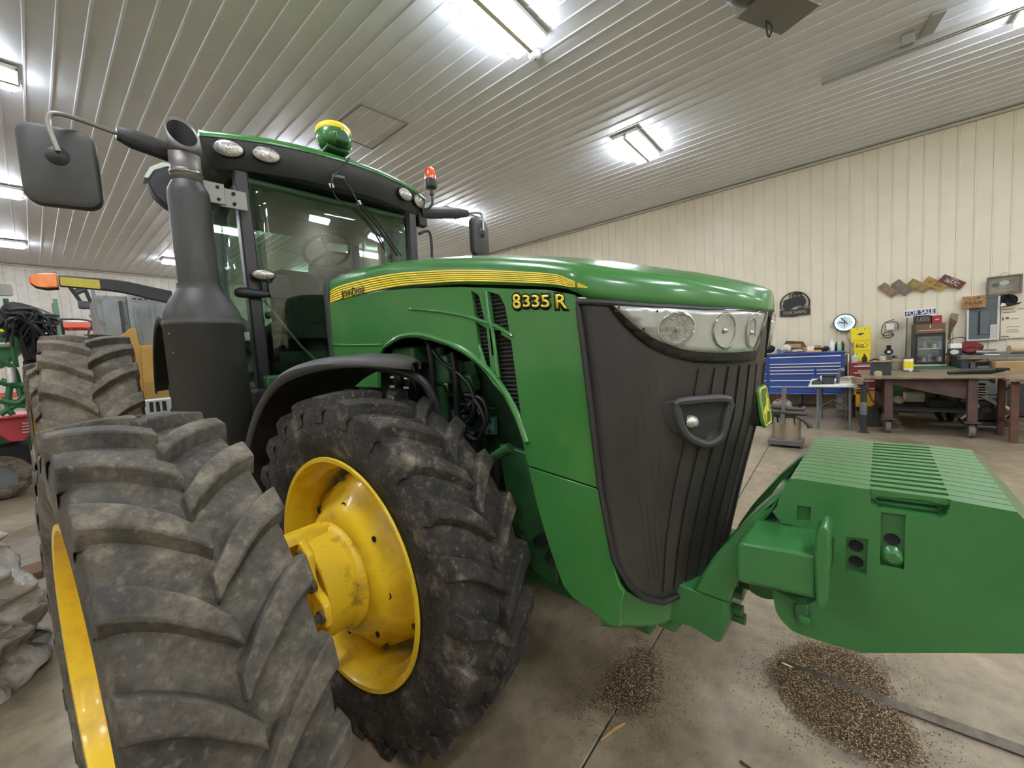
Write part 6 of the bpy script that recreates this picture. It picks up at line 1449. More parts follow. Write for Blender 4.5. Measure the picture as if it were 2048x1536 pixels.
tag(MB().tube(smoothline(hp_+[(8.75, -0.30, tz+0.02), (8.7, -0.40, tz-0.0)], 3), 0.011, 6).obj('air_hose', mat('beige hose', '#b7a98d', 0.6)), 'beige hose coiled on the right end of the folding table', 'hose')
# --- shop vacuum
vx, vy = 7.22, 0.56
vac = thing('shop_vacuum', 'stainless steel shop vacuum with black hoses coiled on its lid', 'vacuum cleaner', (vx, vy, 0))
STN = mat('stainless drum', '#b9b5ab', 0.22, 1.0, col2='#a8a398', scale=3, stretch=(1, 1, 0.1))
MB().plate(rrect(-0.2, -0.22, 0.2, 0.22, 0.03), 0.07, lambda a, b, t: (a, b, 0.035+t)).obj('base', mat('vac grey', '#5d5c58', 0.5), vac, bevel=0.008)
for sx in (-1, 1):
    for sy in (-1, 1): MB().lathe([(0, -0.015), (0.03, -0.015), (0.035, 0), (0.03, 0.015), (0, 0.015)], Matrix.Translation((sx*0.15, sy*0.17, 0.035)) @ Matrix.Rotation(PI/2, 4, 'X'), 14).obj('caster', BLACKM, vac)
MB().lathe([(0, 0.105), (0.185, 0.105), (0.185, 0.43), (0.19, 0.435), (0.19, 0.45), (0, 0.45)], None, 44).obj('drum', STN, vac, ang=40)
MB().lathe([(0.19, 0.45), (0.195, 0.47), (0.19, 0.50), (0.16, 0.52), (0.0, 0.52)], None, 40).obj('lid', DARK, vac, ang=40)
MB().lathe([(0.12, 0.52), (0.13, 0.56), (0.125, 0.64), (0.10, 0.68), (0.0, 0.69)], Matrix.Translation((0, 0.05, 0)), 32).obj('motor_head', mat('motor grey', '#77756d', 0.5), vac, ang=40)
MB().tube([(0.0-0.05, 0.12, 0.69), (-0.05, 0.06, 0.715), (-0.05, -0.03, 0.69)], 0.014, 8).obj('red_handle', mat('red plastic', '#b3262a', 0.4), vac)
for k in range(4): MB().lathe([(0.012, 0), (0.02, 0), (0.02, 0.006), (0.012, 0.006)], Matrix.Translation((-0.122, 0.1-0.035*k, 0.61)) @ Matrix.Rotation(-PI/2, 4, 'Y'), 14, closed=True).obj('vent_ring', DARK, vac)
HV = mat('ribbed hose', '#45423d', 0.6)
MB().tube(smoothline([(-0.18, 0.26, 0.56), (-0.22, 0.12, 0.55), (-0.22, -0.05, 0.54), (-0.16, -0.2, 0.52), (-0.05, -0.24, 0.50)], 6), 0.03, 12).obj('hose', HV, vac)
MB().tube(smoothline([(-0.12, 0.28, 0.62), (-0.2, 0.15, 0.62), (-0.2, 0.0, 0.60), (-0.15, -0.18, 0.58), (0.0, -0.22, 0.58)], 6), 0.03, 12).obj('hose', HV, vac)
MB().tube(smoothline([(-0.16, -0.1, 0.50), (-0.2, -0.22, 0.44), (-0.2, -0.29, 0.36), (-0.2, -0.30, 0.32)], 5), [0.03]*10+[0.036]*6, 12).obj('hose_nozzle', HV, vac)
MB().tube([(-0.215, 0.03, 0.36), (-0.215, 0.0, 0.92)], 0.028, 14).obj('wand', mat('grey wand', '#6b6b69', 0.4), vac)
for y in (0.2, 0.15): MB().tube([(-0.19, y, 0.5), (-0.2, y+0.01, 0.36)], 0.018, 8).obj('hook', DARK, vac)
# bucket, barrel
bk = thing('bucket', 'white plastic bucket half hidden behind the tractor nose', 'bucket', (9.05, 1.14, 0))
MB().lathe([(0, 0), (0.12, 0), (0.145, 0.33), (0.15, 0.33), (0.15, 0.37), (0.14, 0.37), (0.115, 0.02), (0, 0.02)], None, 32).obj('pail', WHITE, bk, ang=40)
MB().tube([(0.15*math.cos(a), 0.15*math.sin(a), 0.33-0.12*math.sin(a/1.0)) for a in lsp(0, PI, 14)], 0.004, 6).obj('bail', STEEL, bk)
br_ = thing('steel_drum', 'dull grey steel drum standing behind the folding table', 'drum', (10.25, -0.19, 0))
DRM = mat('drum steel', '#77716a', 0.5, 0.4, col2='#5c574f', scale=6)
MB().lathe([(0, 0.01), (0.15, 0.0), (0.155, 0.01), (0.15, 0.03), (0.15, 0.14), (0.156, 0.15), (0.15, 0.16), (0.15, 0.28), (0.156, 0.29), (0.15, 0.30), (0.15, 0.42), (0.157, 0.435), (0.148, 0.44), (0.146, 0.41), (0, 0.40)], None, 36).obj('drum', DRM, br_, ang=40)
tag(MB().bb((9.2, -0.62, 0.0), (9.6, -0.36, 0.3)).obj('battery_charger', mat('dark charger', '#2f3130', 0.5), bevel=0.012), 'dark grey metal box on the floor behind the pipe stand', 'box')
# ================================================================== ceiling gear on the right
ht = thing('ceiling_heater', 'grey unit heater hanging from the ceiling at the top edge', 'heater')
hc = (5.104,0.7208,5.3)
MB().box((hc[0]+0.35, hc[1]-0.25, 5.32), (0.75, 0.42, 0.36), rz=-0.5).obj('casing', mat('heater grey', '#7b7a74', 0.5, 0.3), ht, bevel=0.01)
MB().lathe([(0, -0.1), (0.15, -0.1), (0.17, -0.06), (0.17, 0.06), (0.12, 0.1), (0, 0.12)], Matrix.Translation((hc[0]-0.1, hc[1], 5.28)) @ Matrix.Rotation(PI/2, 4, 'Y') @ Matrix.Rotation(0.5, 4, 'X'), 28).obj('fan_housing', mat('fan grey', '#66635d', 0.5, 0.4), ht)
for k in range(4): MB().box((hc[0]-0.22, hc[1]+0.02, 5.28), (0.01, 0.24, 0.05), rx=k*PI/4).obj('fan_blade', STEEL, ht)
hq = (5.5074,0.5771,5.15)
MB().tube(smoothline([(hq[0], hq[1], 5.2), (hq[0], hq[1], 5.05), (hq[0]+0.03, hq[1]-0.02, 4.98), (hq[0], hq[1]-0.05, 5.04), (hq[0], hq[1]-0.02, 5.12)], 4), 0.01, 6).obj('pull_cable', INK, ht)
for d in (0.1, 0.6): MB().cyl((hc[0]+d, hc[1]-0.2, 5.45), (hc[0]+d, hc[1]-0.2, CEIL), 0.015, n=8).obj('hanger_rod', STEEL, ht)
ra_ = (7.9417,0.1445,5.45); rb_ = (7.9392,-1.7624,5.45)
rl = thing('door_rail', 'long galvanised steel rail hung under the ceiling', 'rail')
dx, dy = rb_[0]-ra_[0], rb_[1]-ra_[1]
e2 = (ra_[0]+dx*1.9, ra_[1]+dy*1.9)
RLM = mat('galvanised rail', '#a09f97', 0.5, 0.3)
L_ = math.hypot(e2[0]-ra_[0], e2[1]-ra_[1]); an = math.atan2(e2[1]-ra_[1], e2[0]-ra_[0])
MB().box(((ra_[0]+e2[0])/2, (ra_[1]+e2[1])/2, 5.45), (L_, 0.09, 0.09), rz=an).obj('channel', RLM, rl, bevel=0.004)
MB().box(((ra_[0]+e2[0])/2, (ra_[1]+e2[1])/2, 5.40), (L_, 0.04, 0.015), rz=an).obj('track_lip', RLM, rl)
hb = (7.8452,-0.7635,5.45)
MB().box((hb[0], hb[1], 5.53), (0.12, 0.05, 0.16), rz=an).obj('hanger', RLM, rl, bevel=0.004)
MB().box((hb[0]+0.0, hb[1]-0.22, 5.575), (0.14, 0.5, 0.03), rz=an+0.15).obj('hanger_arm', RLM, rl, bevel=0.004)
sm = (4.6135,3.058,5.55)
t = thing('smoke_detector', 'small white round detector on the ceiling beside the nearest light', 'detector', (sm[0], sm[1], CEIL-0.024))
MB().lathe([(0.09, 0), (0.09, -0.03), (0.06, -0.06), (0, -0.065)], None, 24).obj('cover', mat('detector grey', '#b9b7b0', 0.5), t)
MB().lathe([(0, -0.065), (0.02, -0.066), (0.02, -0.07), (0, -0.07)], None, 12).obj('indicator', GREY, t)
# ================================================================== far side, left of the tractor
# grey and mustard feed machine
MU = mat('mustard machine paint', '#b08a3e', 0.5, col2='#a37d34', scale=3); GM = mat('galvanised grey sheet', '#868a88', 0.5, col2='#777a77', scale=4); GMD = mat('stained grey sheet', '#7f8280', 0.5, col2='#5d4a3a', scale=5, lo=0.5, hi=0.7)
fm = thing('feed_machine', 'tall grey and mustard sheet metal machine behind the rear tire', 'machine')
c1 = (0.7741,2.9747,1.1144,1.7802); c2 = (1.1281,2.9562,1.6592,2.0897)
MB().bb((c1[0], 9.0, 1.3), (c1[2], 10.2, c1[1])).obj('door_cabinet', GMD, fm, bevel=0.01)
MB().bb((c1[0]+0.06, 8.985, 1.5), (c1[2]-0.10, 9.0, c1[1]-0.08)).obj('door', GM, fm, bevel=0.006)
MB().bb((c1[2]-0.09, 8.98, 1.5), (c1[2]-0.06, 9.0, c1[1]-0.08)).obj('door_post', DARK, fm)
MB().bb((c1[2], 8.9, 1.7), (2.6, 10.2, c1[1]+0.02)).obj('bin', GM, fm, bevel=0.01)
for k in range(9): MB().bb((c1[2]+0.06+0.07*k, 8.885, 1.75), (c1[2]+0.075+0.07*k, 8.9, c1[1]-0.15)).obj('sheet_rib', GM, fm)
for k in range(5): MB().bb((c1[2]+0.06+0.07*k, 8.88, c1[1]-0.05), (c1[2]+0.10+0.07*k, 8.9, c1[1]-0.035)).obj('bolt_slot', INK, fm)
hpz = [(0.8183,2.1503),(0.9878,2.3297),(1.0976,2.4423),(1.1568,2.443),(1.1656,2.1664),(1.588,2.1575),(1.4639,0.8905),(1.0122,0.9665),(1.0506,1.6015)]
MB().plate(hpz, 1.2, lambda a, b, t: (a, 8.8+t, b)).obj('hopper', MU, fm, bevel=0.008)
hp2 = [(1.189,2.1238),(1.5819,2.1308),(1.4631,0.9178),(1.119,0.9747)]
MB().plate(hp2, 0.03, lambda a, b, t: (a, 8.77+t, b)).obj('hopper_panel', MU, fm, bevel=0.004)
hp3 = [(1.1733,1.5572),(1.524,1.5758),(1.489,1.2178),(1.1626,1.2602)]
MB().plate(hp3, 0.02, lambda a, b, t: (a, 8.75+t, b)).obj('side_panel', mat('olive panel', '#94793a', 0.5), fm, bevel=0.004)
MB().plate([(1.311,1.9859),(1.4176,1.9815),(1.4127,1.9313),(1.3833,1.8908)], 0.01, lambda a, b, t: (a, 8.74+t, b)).obj('warning_sticker', mat('cream sticker', '#e5d9a8', 0.6), fm)
MB().bb((0.95, 8.9, 0.0), (1.15, 9.1, 1.35)).obj('leg', MU, fm); MB().bb((2.2, 8.9, 0.0), (2.4, 9.1, 1.35)).obj('leg', MU, fm)
MB().bb((0.9, 9.0, 0.9), (2.5, 10.2, 1.35)).obj('base', MU, fm)
pw = [(1.3686,3.2702),(1.966,3.3171),(1.9493,3.1469),(1.3235,3.1433)]
hd = thing('slotted_frame', 'pale slotted steel frame showing above the grey machine', 'frame')
x0_, x1_ = pw[0][0], pw[1][0]+0.4; zt_ = pw[0][1]
MB().bb((x0_, 10.4, zt_-0.06), (x1_, 10.5, zt_)).obj('top_rail', GM, hd); MB().bb((x0_, 10.4, 2.2), (x1_, 10.5, zt_-0.30)).obj('bottom_rail', GM, hd)
for k in range(16): MB().bb((x0_+0.02+k*0.075, 10.42, zt_-0.32), (x0_+0.06+k*0.075, 10.48, zt_-0.05)).obj('slat', GM, hd)
for x in (x0_+0.05, x1_-0.05): MB().bb((x-0.03, 10.42, 0), (x+0.03, 10.48, 2.25)).obj('post', GM, hd)
wc = (0.9372,1.3083,1.1524,1.0604)
vt = thing('vented_cover', 'pale grey vented cover at the foot of the exhaust canister', 'cover')
MB().bb((wc[0], 7.5, 0.6), (wc[2]+0.2, 7.9, wc[1])).obj('cover', mat('pale grey plastic', '#b7b8b0', 0.5), vt, bevel=0.012)
for k in range(3): MB().bb((wc[0]+0.08+0.07*k, 7.49, wc[1]-0.17), (wc[0]+0.12+0.07*k, 7.51, wc[1]-0.03)).obj('vent_slot', INK, vt)
MB().bb((wc[0]+0.05, 7.55, 0), (wc[2]+0.15, 7.85, 0.6)).obj('pedestal', DARK, vt)
# pallet rack with red beam against the far wall
RKG = mat('rack green', '#4c6b55', 0.6); RKR = mat('rack red beam', '#c9503c', 0.5)
rk = thing('pallet_rack', 'green pallet rack with red beams against the far wall', 'rack')
bm_ = (0.7823,3.5095,1.6947,3.3631); u1 = (0.6445,4.3806,0.7908,2.6468)
xa = (u1[0]+u1[2])/2; xb = xa+2.4
for x in (xa-2.4, xa, xb):
    for y in (19.0, 20.1): MB().bb((x-0.05, y-0.04, 0), (x+0.05, y+0.04, 4.25)).obj('upright', RKG, rk)
    for k in range(5): MB().tube([(x, 19.0, 0.4+0.75*k), (x, 20.1, 0.8+0.75*k)], 0.02, 6).obj('lattice_brace', RKG, rk)
for z in (bm_[1], 1.4):
    for y in (18.98, 20.12):
        for x in (xa-2.4, xa): MB().bb((x+0.05, y-0.03, z-0.15), (x+2.35, y+0.03, z)).obj('beam', RKR, rk)
    for k in range(12): MB().bb((xa+0.08+0.19*k, 19.0, z), (xa+0.20+0.19*k, 20.1, z+0.02)).obj('deck_board', WOOD, rk)
zk = bm_[1]+0.022
blob('burlap_bundle', mat('burlap', '#8d7c66', 0.9, col2='#6f6050', scale=8), (xa+1.25, 19.45, zk+0.24), (1.1, 0.6, 0.38), 'long brown bundle lying on the pallet rack beam', 'bundle', 41, 0.2)
tag(MB().tube([(xa+0.15, 19.2, zk+0.035), (xa+1.0, 19.15, zk+0.06)], 0.035, 8).obj('white_pipe', WHITE), 'white pipe end sticking out of the brown bundle', 'pipe')
swp = [(1.0707,19.3,4.733),(1.3777,19.3,4.0052),(1.4035,19.3,4.7313),(1.5443,19.3,4.0633),(1.1827,19.3,4.5328),(1.397,19.3,4.665)]
t = thing('cultivator_tool', 'dark forked steel tool with two bars standing on the brown bundle', 'tool')
MB().tube([swp[0], swp[1], (swp[1][0]+0.05, 19.3, zk+0.5)], 0.05, 6).obj('bar', INK, t); MB().tube([swp[2], swp[3], (swp[3][0], 19.3, zk+0.5)], 0.05, 6).obj('bar', INK, t); MB().tube([swp[4], swp[5]], 0.09, 6).obj('cross_plate', DARK, t)
MB().box(((swp[1][0]+swp[3][0])/2, 19.3, zk+0.60), (0.5, 0.2, 0.25)).obj('head', DARK, t, bevel=0.04)
pl2 = [(1.0251,12.0,3.5176),(1.0037,12.0,2.6299)]
t = thing('steel_mast', 'thin grey mast standing in front of the pallet rack', 'mast')
MB().tube([(pl2[1][0], 12, 0), (pl2[1][0], 12, pl2[1][2]), (pl2[1][0]-0.01, 12, pl2[0][2]+0.2)], 0.03, 10).obj('tube', GM, t); MB().box((pl2[1][0]+0.03, 12, pl2[1][2]-0.2), (0.12, 0.1, 0.35)).obj('collar', INK, t)
MB().lathe([(0, 0), (0.25, 0), (0.25, 0.03), (0, 0.03)], Matrix.Translation((pl2[1][0], 12, 0)), 20).obj('foot', DARK, t)
t = thing('wire_cart', 'thin dark wire cart frame before the pallet rack', 'cart')
cf = [(0.5136,12.5,2.9498),(0.8544,12.5,2.9384),(0.8533,12.5,2.4005),(0.4789,12.5,2.5961),(0.8639,12.5,2.5839)]
MB().tube(smoothline([cf[0], cf[1], (cf[1][0]+0.1, 12.5, cf[1][2]-0.1), cf[2], (cf[2][0], 12.5, 0.1)], 4), 0.018, 6).obj('hoop', DARK, t); MB().tube([cf[3], cf[4]], 0.014, 6).obj('rail', DARK, t)
MB().tube([cf[0], (cf[0][0], 12.5, 0.1)], 0.018, 6).obj('post', DARK, t); MB().bb((cf[0][0], 12.2, 0.1), (cf[2][0], 12.8, 0.16)).obj('deck', DARK, t)
for x in (cf[0][0]+0.1, cf[2][0]-0.1):
    for y in (12.25, 12.75): MB().lathe([(0, -0.02), (0.05, -0.02), (0.05, 0.02), (0, 0.02)], Matrix.Translation((x, y, 0.05)) @ Matrix.Rotation(PI/2, 4, 'X'), 14).obj('caster', BLACKM, t)
# green implement with black hose bundle at the left edge
im = thing('green_implement', 'green farm implement with a black hose bundle at the left edge', 'implement')
g0 = [(-0.1962,8.6,2.4156),(-0.0308,8.6,2.3973),(-0.0503,8.6,2.1116),(-0.2385,8.6,1.9844)]
GI = mat('implement green', '#2c6a3c', 0.45, col2='#24582f', scale=5)
MB().plate([(g0[0][0]-0.6, g0[0][2]), (g0[0][0], g0[0][2]-0.02), (g0[1][0], g0[1][2]-0.03), (g0[2][0]+0.02, g0[2][2]), (g0[3][0], g0[3][2]-0.1), (g0[3][0]-0.6, g0[3][2]-0.1)], 0.6, lambda a, b, t: (a, 8.6+t, b)).obj('hood_panel', GI, im, bevel=0.02)
MB().bb((g0[0][0]-0.6, 8.58, g0[0][2]-0.06), (g0[0][0]+0.11, 8.62, g0[0][2]+0.03)).obj('yellow_band', DECAL, im, bevel=0.01)
fr3 = [[(-0.2566,8.3,1.7038),(-0.1425,8.3,1.6406),(0.0219,8.3,1.6106)],[(-0.2302,8.3,1.9727),(-0.1404,8.3,1.8702),(-0.1158,8.3,1.704),(-0.1078,8.3,1.4912)],[(-0.2805,8.3,1.4604),(-0.1454,8.3,1.4031),(-0.0529,8.3,1.4979)],[(-0.0237,8.3,2.0947),(0.0006,8.3,1.8275),(0.0063,8.3,1.6257),(-0.0469,8.3,1.43)],[(-0.2994,8.3,1.2683),(-0.1694,8.3,1.3667),(-0.0796,8.3,1.354)],[(-0.1827,8.3,1.6446),(-0.2253,8.3,1.3747),(-0.197,8.3,1.2519)]]
for k, q in enumerate(fr3): MB().tube(smoothline(q, 4), 0.045 if k in (0, 2) else 0.03, 8).obj('frame_bar', GI, im)
MB().tube([(-0.1585,8.2,1.8688), (-0.1616,8.2,1.6752)], 0.04, 12).obj('hydraulic_ram', CHROMER, im)
MB().box((-0.1922,8.5,2.1767), (0.2, 0.1, 0.06)).obj('lamp', mat('lamp pale', '#b8b8ae', 0.3), im, bevel=0.02)
for k in range(6):
    a = (-0.149,8.0,2.3935); hx_ = k*0.03
    MB().tube(smoothline([(a[0]-0.08+hx_*0.5, 8.0+hx_, a[2]-0.05+0.04*k), (a[0]+0.10, 8.0+hx_, a[2]+0.13+0.03*k), (a[0]+0.25+hx_, 8.0+hx_, a[2]+0.20-0.012*k), (a[0]+0.32+0.02*k, 8.0+hx_, a[2]+0.12-0.02*k)], 5), 0.035, 8).obj('hose', HOSE, im)
for k in range(8):
    c = (0.197,8.0,2.4649)
    MB().tube([(c[0]-0.05, 8.02, c[2]+0.08-0.055*k), (c[0]+0.12-0.012*k, 8.0, c[2]+0.06-0.052*k)], 0.018, 8).obj('coupler', BLACKM if k % 2 else DARK, im)
hm_ = MB(); rh = random.Random(5); cc_ = (0.0538,7.98,2.3634)
for k in range(34):
    a_ = (cc_[0]+rh.uniform(-.22, .16), 7.95+rh.uniform(0, .12), cc_[2]+rh.uniform(-.05, .22)); e_ = (a_[0]+rh.uniform(-.15, .2), a_[1], a_[2]-rh.uniform(0.05, .5))
    hm_.tube(smoothline([a_, ((a_[0]+e_[0])/2+rh.uniform(-.12, .12), a_[1]-.05, (a_[2]+e_[2])/2+0.1), e_], 4), rh.uniform(.008, .022), 6)
hm_.obj('hose_tangle', HOSE, im)['kind'] = 'stuff'
MB().plate([(-0.0655,2.4627),(0.1523,2.5208),(0.1917,2.1409),(0.0876,1.9472),(-0.0287,1.9403),(-0.0568,2.1461)], 0.25, lambda a, b, t: (a, 8.05+t, b)).obj('valve_block', BLACKM, im, bevel=0.02)
MB().bb((-0.05, 8.1, 0.0), (0.10, 8.3, 1.95)).obj('mast', BLACKM, im, bevel=0.02)
MB().bb((-0.9, 10.6, 0.5), (-0.1, 11.2, 1.2)).obj('chassis', GI, im, bevel=0.03)
MB().bb((-0.7, 10.7, 0.0), (-0.4, 11.1, 0.5)).obj('stand', DARK, im)
q = (-0.0896,8.4,2.8235)
MB().tube([(q[0]-0.02, 8.4, q[2]-0.95), (q[0]-0.02, 8.4, q[2]-0.05)], 0.025, 8).obj('mirror_post', GI, im)
MB().plate(rrect(q[0]-0.20, q[2]-0.02, q[0]+0.05, q[2]+0.13, 0.03), 0.05, lambda a, b, t: (a, 8.32+t, b)).obj('mirror', mat('pale mirror back', '#9b9a92', 0.5), im, bevel=0.012)
# old tire and rim standing beside it
ow = empty('spare_wheel', (0.055, 6.6, 0.93), 0)
tag(ow, 'narrow lugged wheel with yellow rim behind the rear tire', 'wheel')
ow.rotation_euler = (0, 0, R(90)+R(2))
tire(ow, RUB_OLD, 0.93, 0.2, 0.55, 20, 0.05, 0.07, R(12), 0)
rim_part(ow, 0.55, 0.07, YELLOW)
MB().cyl((0, -0.06, 0), (0, 0.06, 0), 0.5, n=40).obj('wheel_disc', YELLOW, ow, bevel=0.02)
MB().bb((-0.2, -0.1, -0.93), (0.2, 0.1, -0.9)).obj('chock', DARK, ow)
# red utility vehicle at the left edge
at = thing('red_mower', 'red utility vehicle with a black tire at the left edge', 'vehicle', (0, 0, 0))
RV = mat('faded red body', '#b23a40', 0.4, col2='#8d5a4c', scale=5, lo=0.5, hi=0.75)
bp_ = [(-0.3374,1.1701),(-0.0722,1.2003),(-0.0638,1.0941),(-0.0918,0.9043),(-0.1477,0.8109),(-0.3004,0.8287),(-0.3611,0.9288)]
MB().plate([(bp_[0][0]-1.2, bp_[0][1])]+bp_+[(bp_[-1][0]-1.2, bp_[-1][1])], 0.9, lambda a, b, t: (a, 9.2+t, b)).obj('body', RV, at, bevel=0.02)
for k in range(4):
    q = [(-0.1034,9.19,1.0718),(-0.1077,9.19,1.0278),(-0.1121,9.19,0.9838),(-0.1164,9.19,0.9398)][k]; MB().box(q, (0.09, 0.02, 0.016)).obj('grille_slot', mat('pale slot', '#c9b0a8', 0.5), at)
zr = bp_[0][1]
MB().bb((bp_[0][0]-1.2, 9.1, zr), (bp_[1][0], 10.2, zr+0.04)).obj('rim_rail', mat('red rail', '#c24a50', 0.4), at, bevel=0.01)
MB().bb((-1.6, 9.25, 0.45), (-0.12, 10.1, 0.75)).obj('underframe', BLACKM, at)
for (x, y) in ((-0.42, 9.62), (-1.4, 9.62)):
    for yy in (9.35, 10.0):
        MB().lathe([(0.16, -0.13), (0.26, -0.14), (0.31, -0.10), (0.325, -0.03), (0.325, 0.03), (0.31, 0.10), (0.26, 0.14), (0.16, 0.13)], Matrix.Translation((x, yy, 0.325)) @ Matrix.Rotation(PI/2, 4, 'X'), 30, closed=True).obj('tire', RUB_OLD, at, ang=30)
        MB().lathe([(0, -0.06), (0.1, -0.08), (0.165, -0.11), (0.165, 0.11), (0, 0.11)], Matrix.Translation((x, yy, 0.325)) @ Matrix.Rotation(PI/2, 4, 'X'), 24).obj('rim', GREY, at)
MB().tube([(-0.3, 9.6, 0.6), (-0.2, 9.5, 0.4)], 0.03, 8).obj('shock', DARK, at)
# crumpled white plastic sheet bundle
def tarp():
    rnd = random.Random(3)
    ph = [rnd.uniform(0, 6.28) for _ in range(24)]
    def f(u, v):
        a = u*2*PI; b = v
        prof = interp([(0, 0.52), (0.06, 0.56), (0.25, 0.57), (0.5, 0.55), (0.75, 0.52), (0.9, 0.44), (0.97, 0.25), (1.0, 0.0)], b)
        w = 0.0
        for k in range(10):
            fr_q = 3+k*2.1; amp_ = 0.05/(1+0.22*k)
            w += amp_*(1-abs(2*math.sin(fr_q*a*0.5+ph[k]+3.0*math.sin(b*(2+k*0.7)+ph[k+10])))) 
        pinch = 0.06*math.sin(b*17+ph[20]+2*math.sin(2*a+ph[21]))*math.sin(PI*b)
        r = prof+(w+pinch*0.6)*min(1, 5*b+0.3)*(1-b**6)
        z = 1.02*b+0.04*math.sin(5*a+ph[22])*b
        return (-0.62+r*math.cos(a)*0.96, 3.72+r*math.sin(a)*1.1, max(0.0, z))
    return MB().grid(f, lsp(0, 1, 200), lsp(0, 1, 90)).obj('plastic_bundle', mat('silvery plastic sheet', '#c9c2b6', 0.3, col2='#a8a195', scale=3, spec=0.6, bump=1.0, bscale=9, dist=0.05), merge=True, ang=60)
tag(tarp(), 'crumpled whitish plastic sheet bundle on the floor left of the near tire', 'plastic sheet')
tag(MB().bb((-0.62, 5.2, 0.0), (-0.10, 5.5, 0.06)).obj('plank', mat('dark plank', '#6b5138', 0.8), bevel=0.005), 'brown plank lying on the floor behind the plastic bundle', 'plank')
# ================================================================== on the floor in front
GRAIN = [mat('chaff pale', '#b8a075', 0.45), mat('chaff brown', '#634c31', 0.6), mat('chaff dark', '#443321', 0.7)]
def inside(p, poly):
    c = False; n = len(poly); j = n-1
    for i in range(n):
        if (poly[i][1] > p[1]) != (poly[j][1] > p[1]) and p[0] < (poly[j][0]-poly[i][0])*(p[1]-poly[i][1])/(poly[j][1]-poly[i][1])+poly[i][0]: c = not c
        j = i
    return c
def edge_d(p, poly):
    d = 9
    for i in range(len(poly)):
        a = Vector(poly[i]); b = Vector(poly[(i+1) % len(poly)]); q = Vector(p); t = max(0, min(1, (q-a).dot(b-a)/max(1e-9, (b-a).length_squared))); d = min(d, (q-(a+(b-a)*t)).length)
    return d
def grains(name, poly, n, label, hgt, sparse=0):
    rnd = random.Random(len(poly)*13+n)
    xs = [p[0] for p in poly]; ys = [p[1] for p in poly]
    mb = MB(); mi = []
    cnt = 0; tries = 0
    while cnt < n and tries < n*30:
        tries += 1
        if cnt < n-sparse:
            p = (rnd.uniform(min(xs), max(xs)), rnd.uniform(min(ys), max(ys)))
            if not inside(p, poly): continue
            d = edge_d(p, poly); h = hgt*min(1, d/0.12)
            if rnd.random() > min(1, 0.12+d/0.07): continue
        else:
            c = poly[rnd.randrange(len(poly))]; p = (c[0]+rnd.gauss(0, 0.09), c[1]+rnd.gauss(0, 0.09)); h = 0
        z = h*rnd.uniform(0.6, 1.0)+0.002; a = rnd.uniform(0, 6.28); L = rnd.uniform(0.0022, 0.0052); w = L*rnd.uniform(0.3, 0.6)
        if rnd.random() < 0.012: L *= 4; w *= 0.5
        t = rnd.uniform(-0.4, 0.4); c, s = math.cos(a), math.sin(a)
        o = len(mb.v)
        mb.v += [(p[0]+c*L, p[1]+s*L, z+L*t), (p[0]-s*w, p[1]+c*w, z), (p[0]-c*L, p[1]-s*L, z-L*t*0.2), (p[0]+s*w, p[1]-c*w, z), (p[0], p[1], z+w*0.8)]
        mb.f += [(o, o+1, o+4), (o+1, o+2, o+4), (o+2, o+3, o+4), (o+3, o, o+4)]
        r = rnd.random(); k = 0 if r < 0.24 else (1 if r < 0.62 else 2); mi += [k]*4
        cnt += 1
    # low mound under the loose grains
    cx, cy = sum(xs)/len(xs), sum(ys)/len(ys)
    R_ = 7; o = len(mb.v); m = len(poly)
    for j in range(R_):
        f = (1-j/R_)*(0.86 if n > 12000 else 0.7)
        for p in poly: 
            q = (cx+(p[0]-cx)*f*0.97, cy+(p[1]-cy)*f*0.97); mb.v.append((q[0], q[1], 0.001+hgt*0.55*min(1, j/2.5)))
    for j in range(R_-1):
        for k in range(m): mb.f.append((o+j*m+k, o+j*m+(k+1) % m, o+(j+1)*m+(k+1) % m, o+(j+1)*m+k)); mi.append(2)
    mb.f.append(tuple(o+(R_-1)*m+k for k in range(m))); mi.append(2)
    me = bpy.data.meshes.new(name); me.from_pydata(mb.v, [], mb.f)
    for g in GRAIN: me.materials.append(g)
    me.polygons.foreach_set('material_index', mi)
    o = bpy.data.objects.new(name, me); S.collection.objects.link(o); tag(o, label, 'chaff'); o['kind'] = 'stuff'
    return o
P1 = [(1.9723,0.858),(2.0146,0.7838),(1.999,0.7106),(1.8771,0.653),(1.7274,0.6141),(1.5983,0.6157),(1.528,0.6973),(1.4841,0.8084),(1.4632,0.8808),(1.5442,0.8953),(1.6666,0.8983),(1.8038,0.8995)]
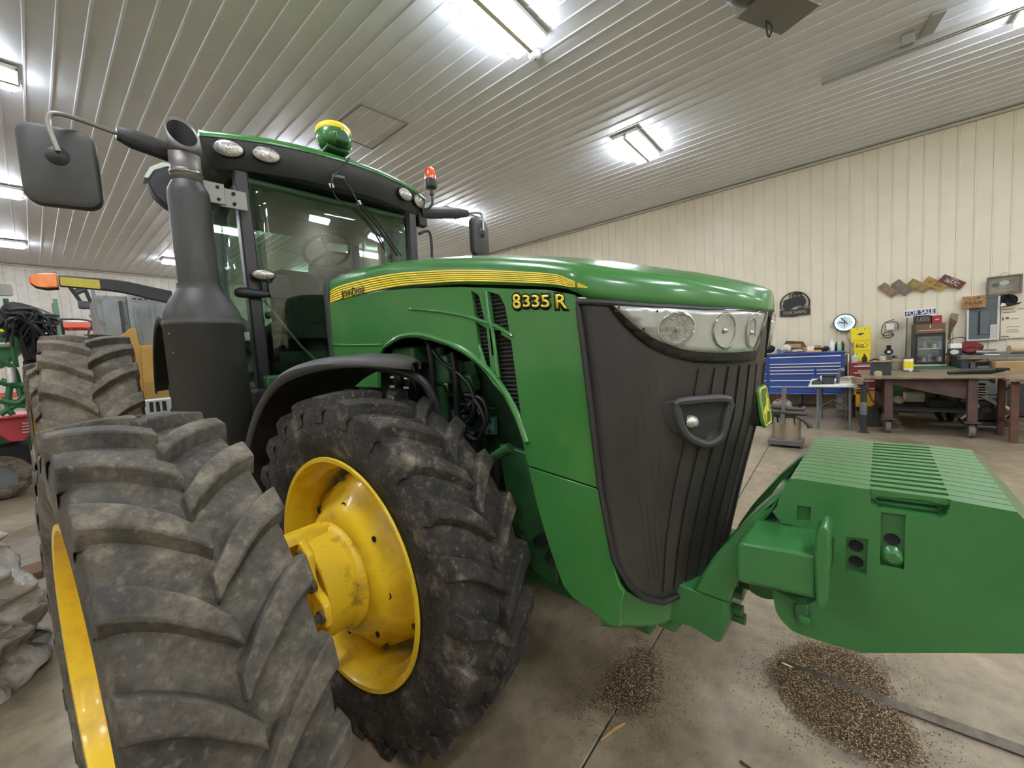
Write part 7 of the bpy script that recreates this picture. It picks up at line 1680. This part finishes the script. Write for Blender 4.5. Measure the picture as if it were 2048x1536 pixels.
P2 = [(2.5203,0.1182),(2.5797,0.0126),(2.579,-0.0931),(2.529,-0.1668),(2.4842,-0.2104),(2.3703,-0.2215),(2.2317,-0.2435),(2.1429,-0.2722),(2.051,-0.2886),(1.9709,-0.2808),(1.8634,-0.1776),(1.8819,-0.0816),(1.891,0.0407),(1.9374,0.1268),(2.0236,0.1976),(2.1246,0.2745),(2.2129,0.2851),(2.3632,0.2176)]
grains('grain_chaff', P1, 9000, 'smaller pile of brown seed chaff under the front bumper', 0.010, 1800)
grains('grain_chaff', P2, 26000, 'larger pile of brown seed chaff under the steel bar', 0.020, 2600)
b0, b1 = Vector((2.2471,0.2073,0.03)), Vector((2.2619,-0.5674,0.03))
d_ = (b1-b0).normalized(); b2 = b0+d_*1.6
sd_ = Vector((-d_.y, d_.x, 0))
mb = MB()
for p in (b0, b2):
    for u, z in ((0.0, 0.036), (0.022, 0.010), (0.019, 0.007), (0.0, 0.030), (-0.019, 0.007), (-0.022, 0.010)): mb.v.append((p.x+sd_.x*u, p.y+sd_.y*u, z))
for k in range(6): mb.f.append((k, (k+1) % 6, 6+(k+1) % 6, 6+k))
mb.f += [(0,1,2,3,4,5), (6,7,8,9,10,11)]
tag(mb.obj('angle_iron', mat('mill steel', '#6a635a', 0.35, 0.8, col2='#4f463c', scale=14), smooth=False), 'long steel angle iron bar lying across the chaff', 'steel bar')
lf = [(2.2303,0.2017),(2.2655,0.157),(2.2752,0.1211),(2.2438,0.1334),(2.2294,0.1647)]
tag(MB().plate(lf, 0.002, lambda a, b, t: (a, b, 0.026+t+0.1*(b-lf[0][1]))).obj('dry_leaf', mat('dry leaf', '#cdb88c', 0.7)), 'pale dry leaf caught at the tip of the steel bar', 'leaf')
k0, k1 = ((1.363,0.7577,0.006),(1.4964,0.7067,0.006))
tag(MB().tube(smoothline([k0, ((k0[0]+k1[0])/2+0.006, (k0[1]+k1[1])/2, 0.009), k1], 4), [0.004, 0.005, 0.006, 0.006, 0.006, 0.007, 0.006, 0.005, 0.004], 7).obj('stick', mat('tan stick', '#a5834f', 0.8)), 'tan stick on the floor before the smaller chaff pile', 'stick')
k0, k1 = ((1.6062,0.2818,0.006),(1.5941,0.2265,0.006))
tag(MB().tube([k0, k1], 0.005, 7).obj('stick', mat('dark stick', '#4a3c2b', 0.8)), 'dark stick cut by the bottom edge of the photo', 'stick')
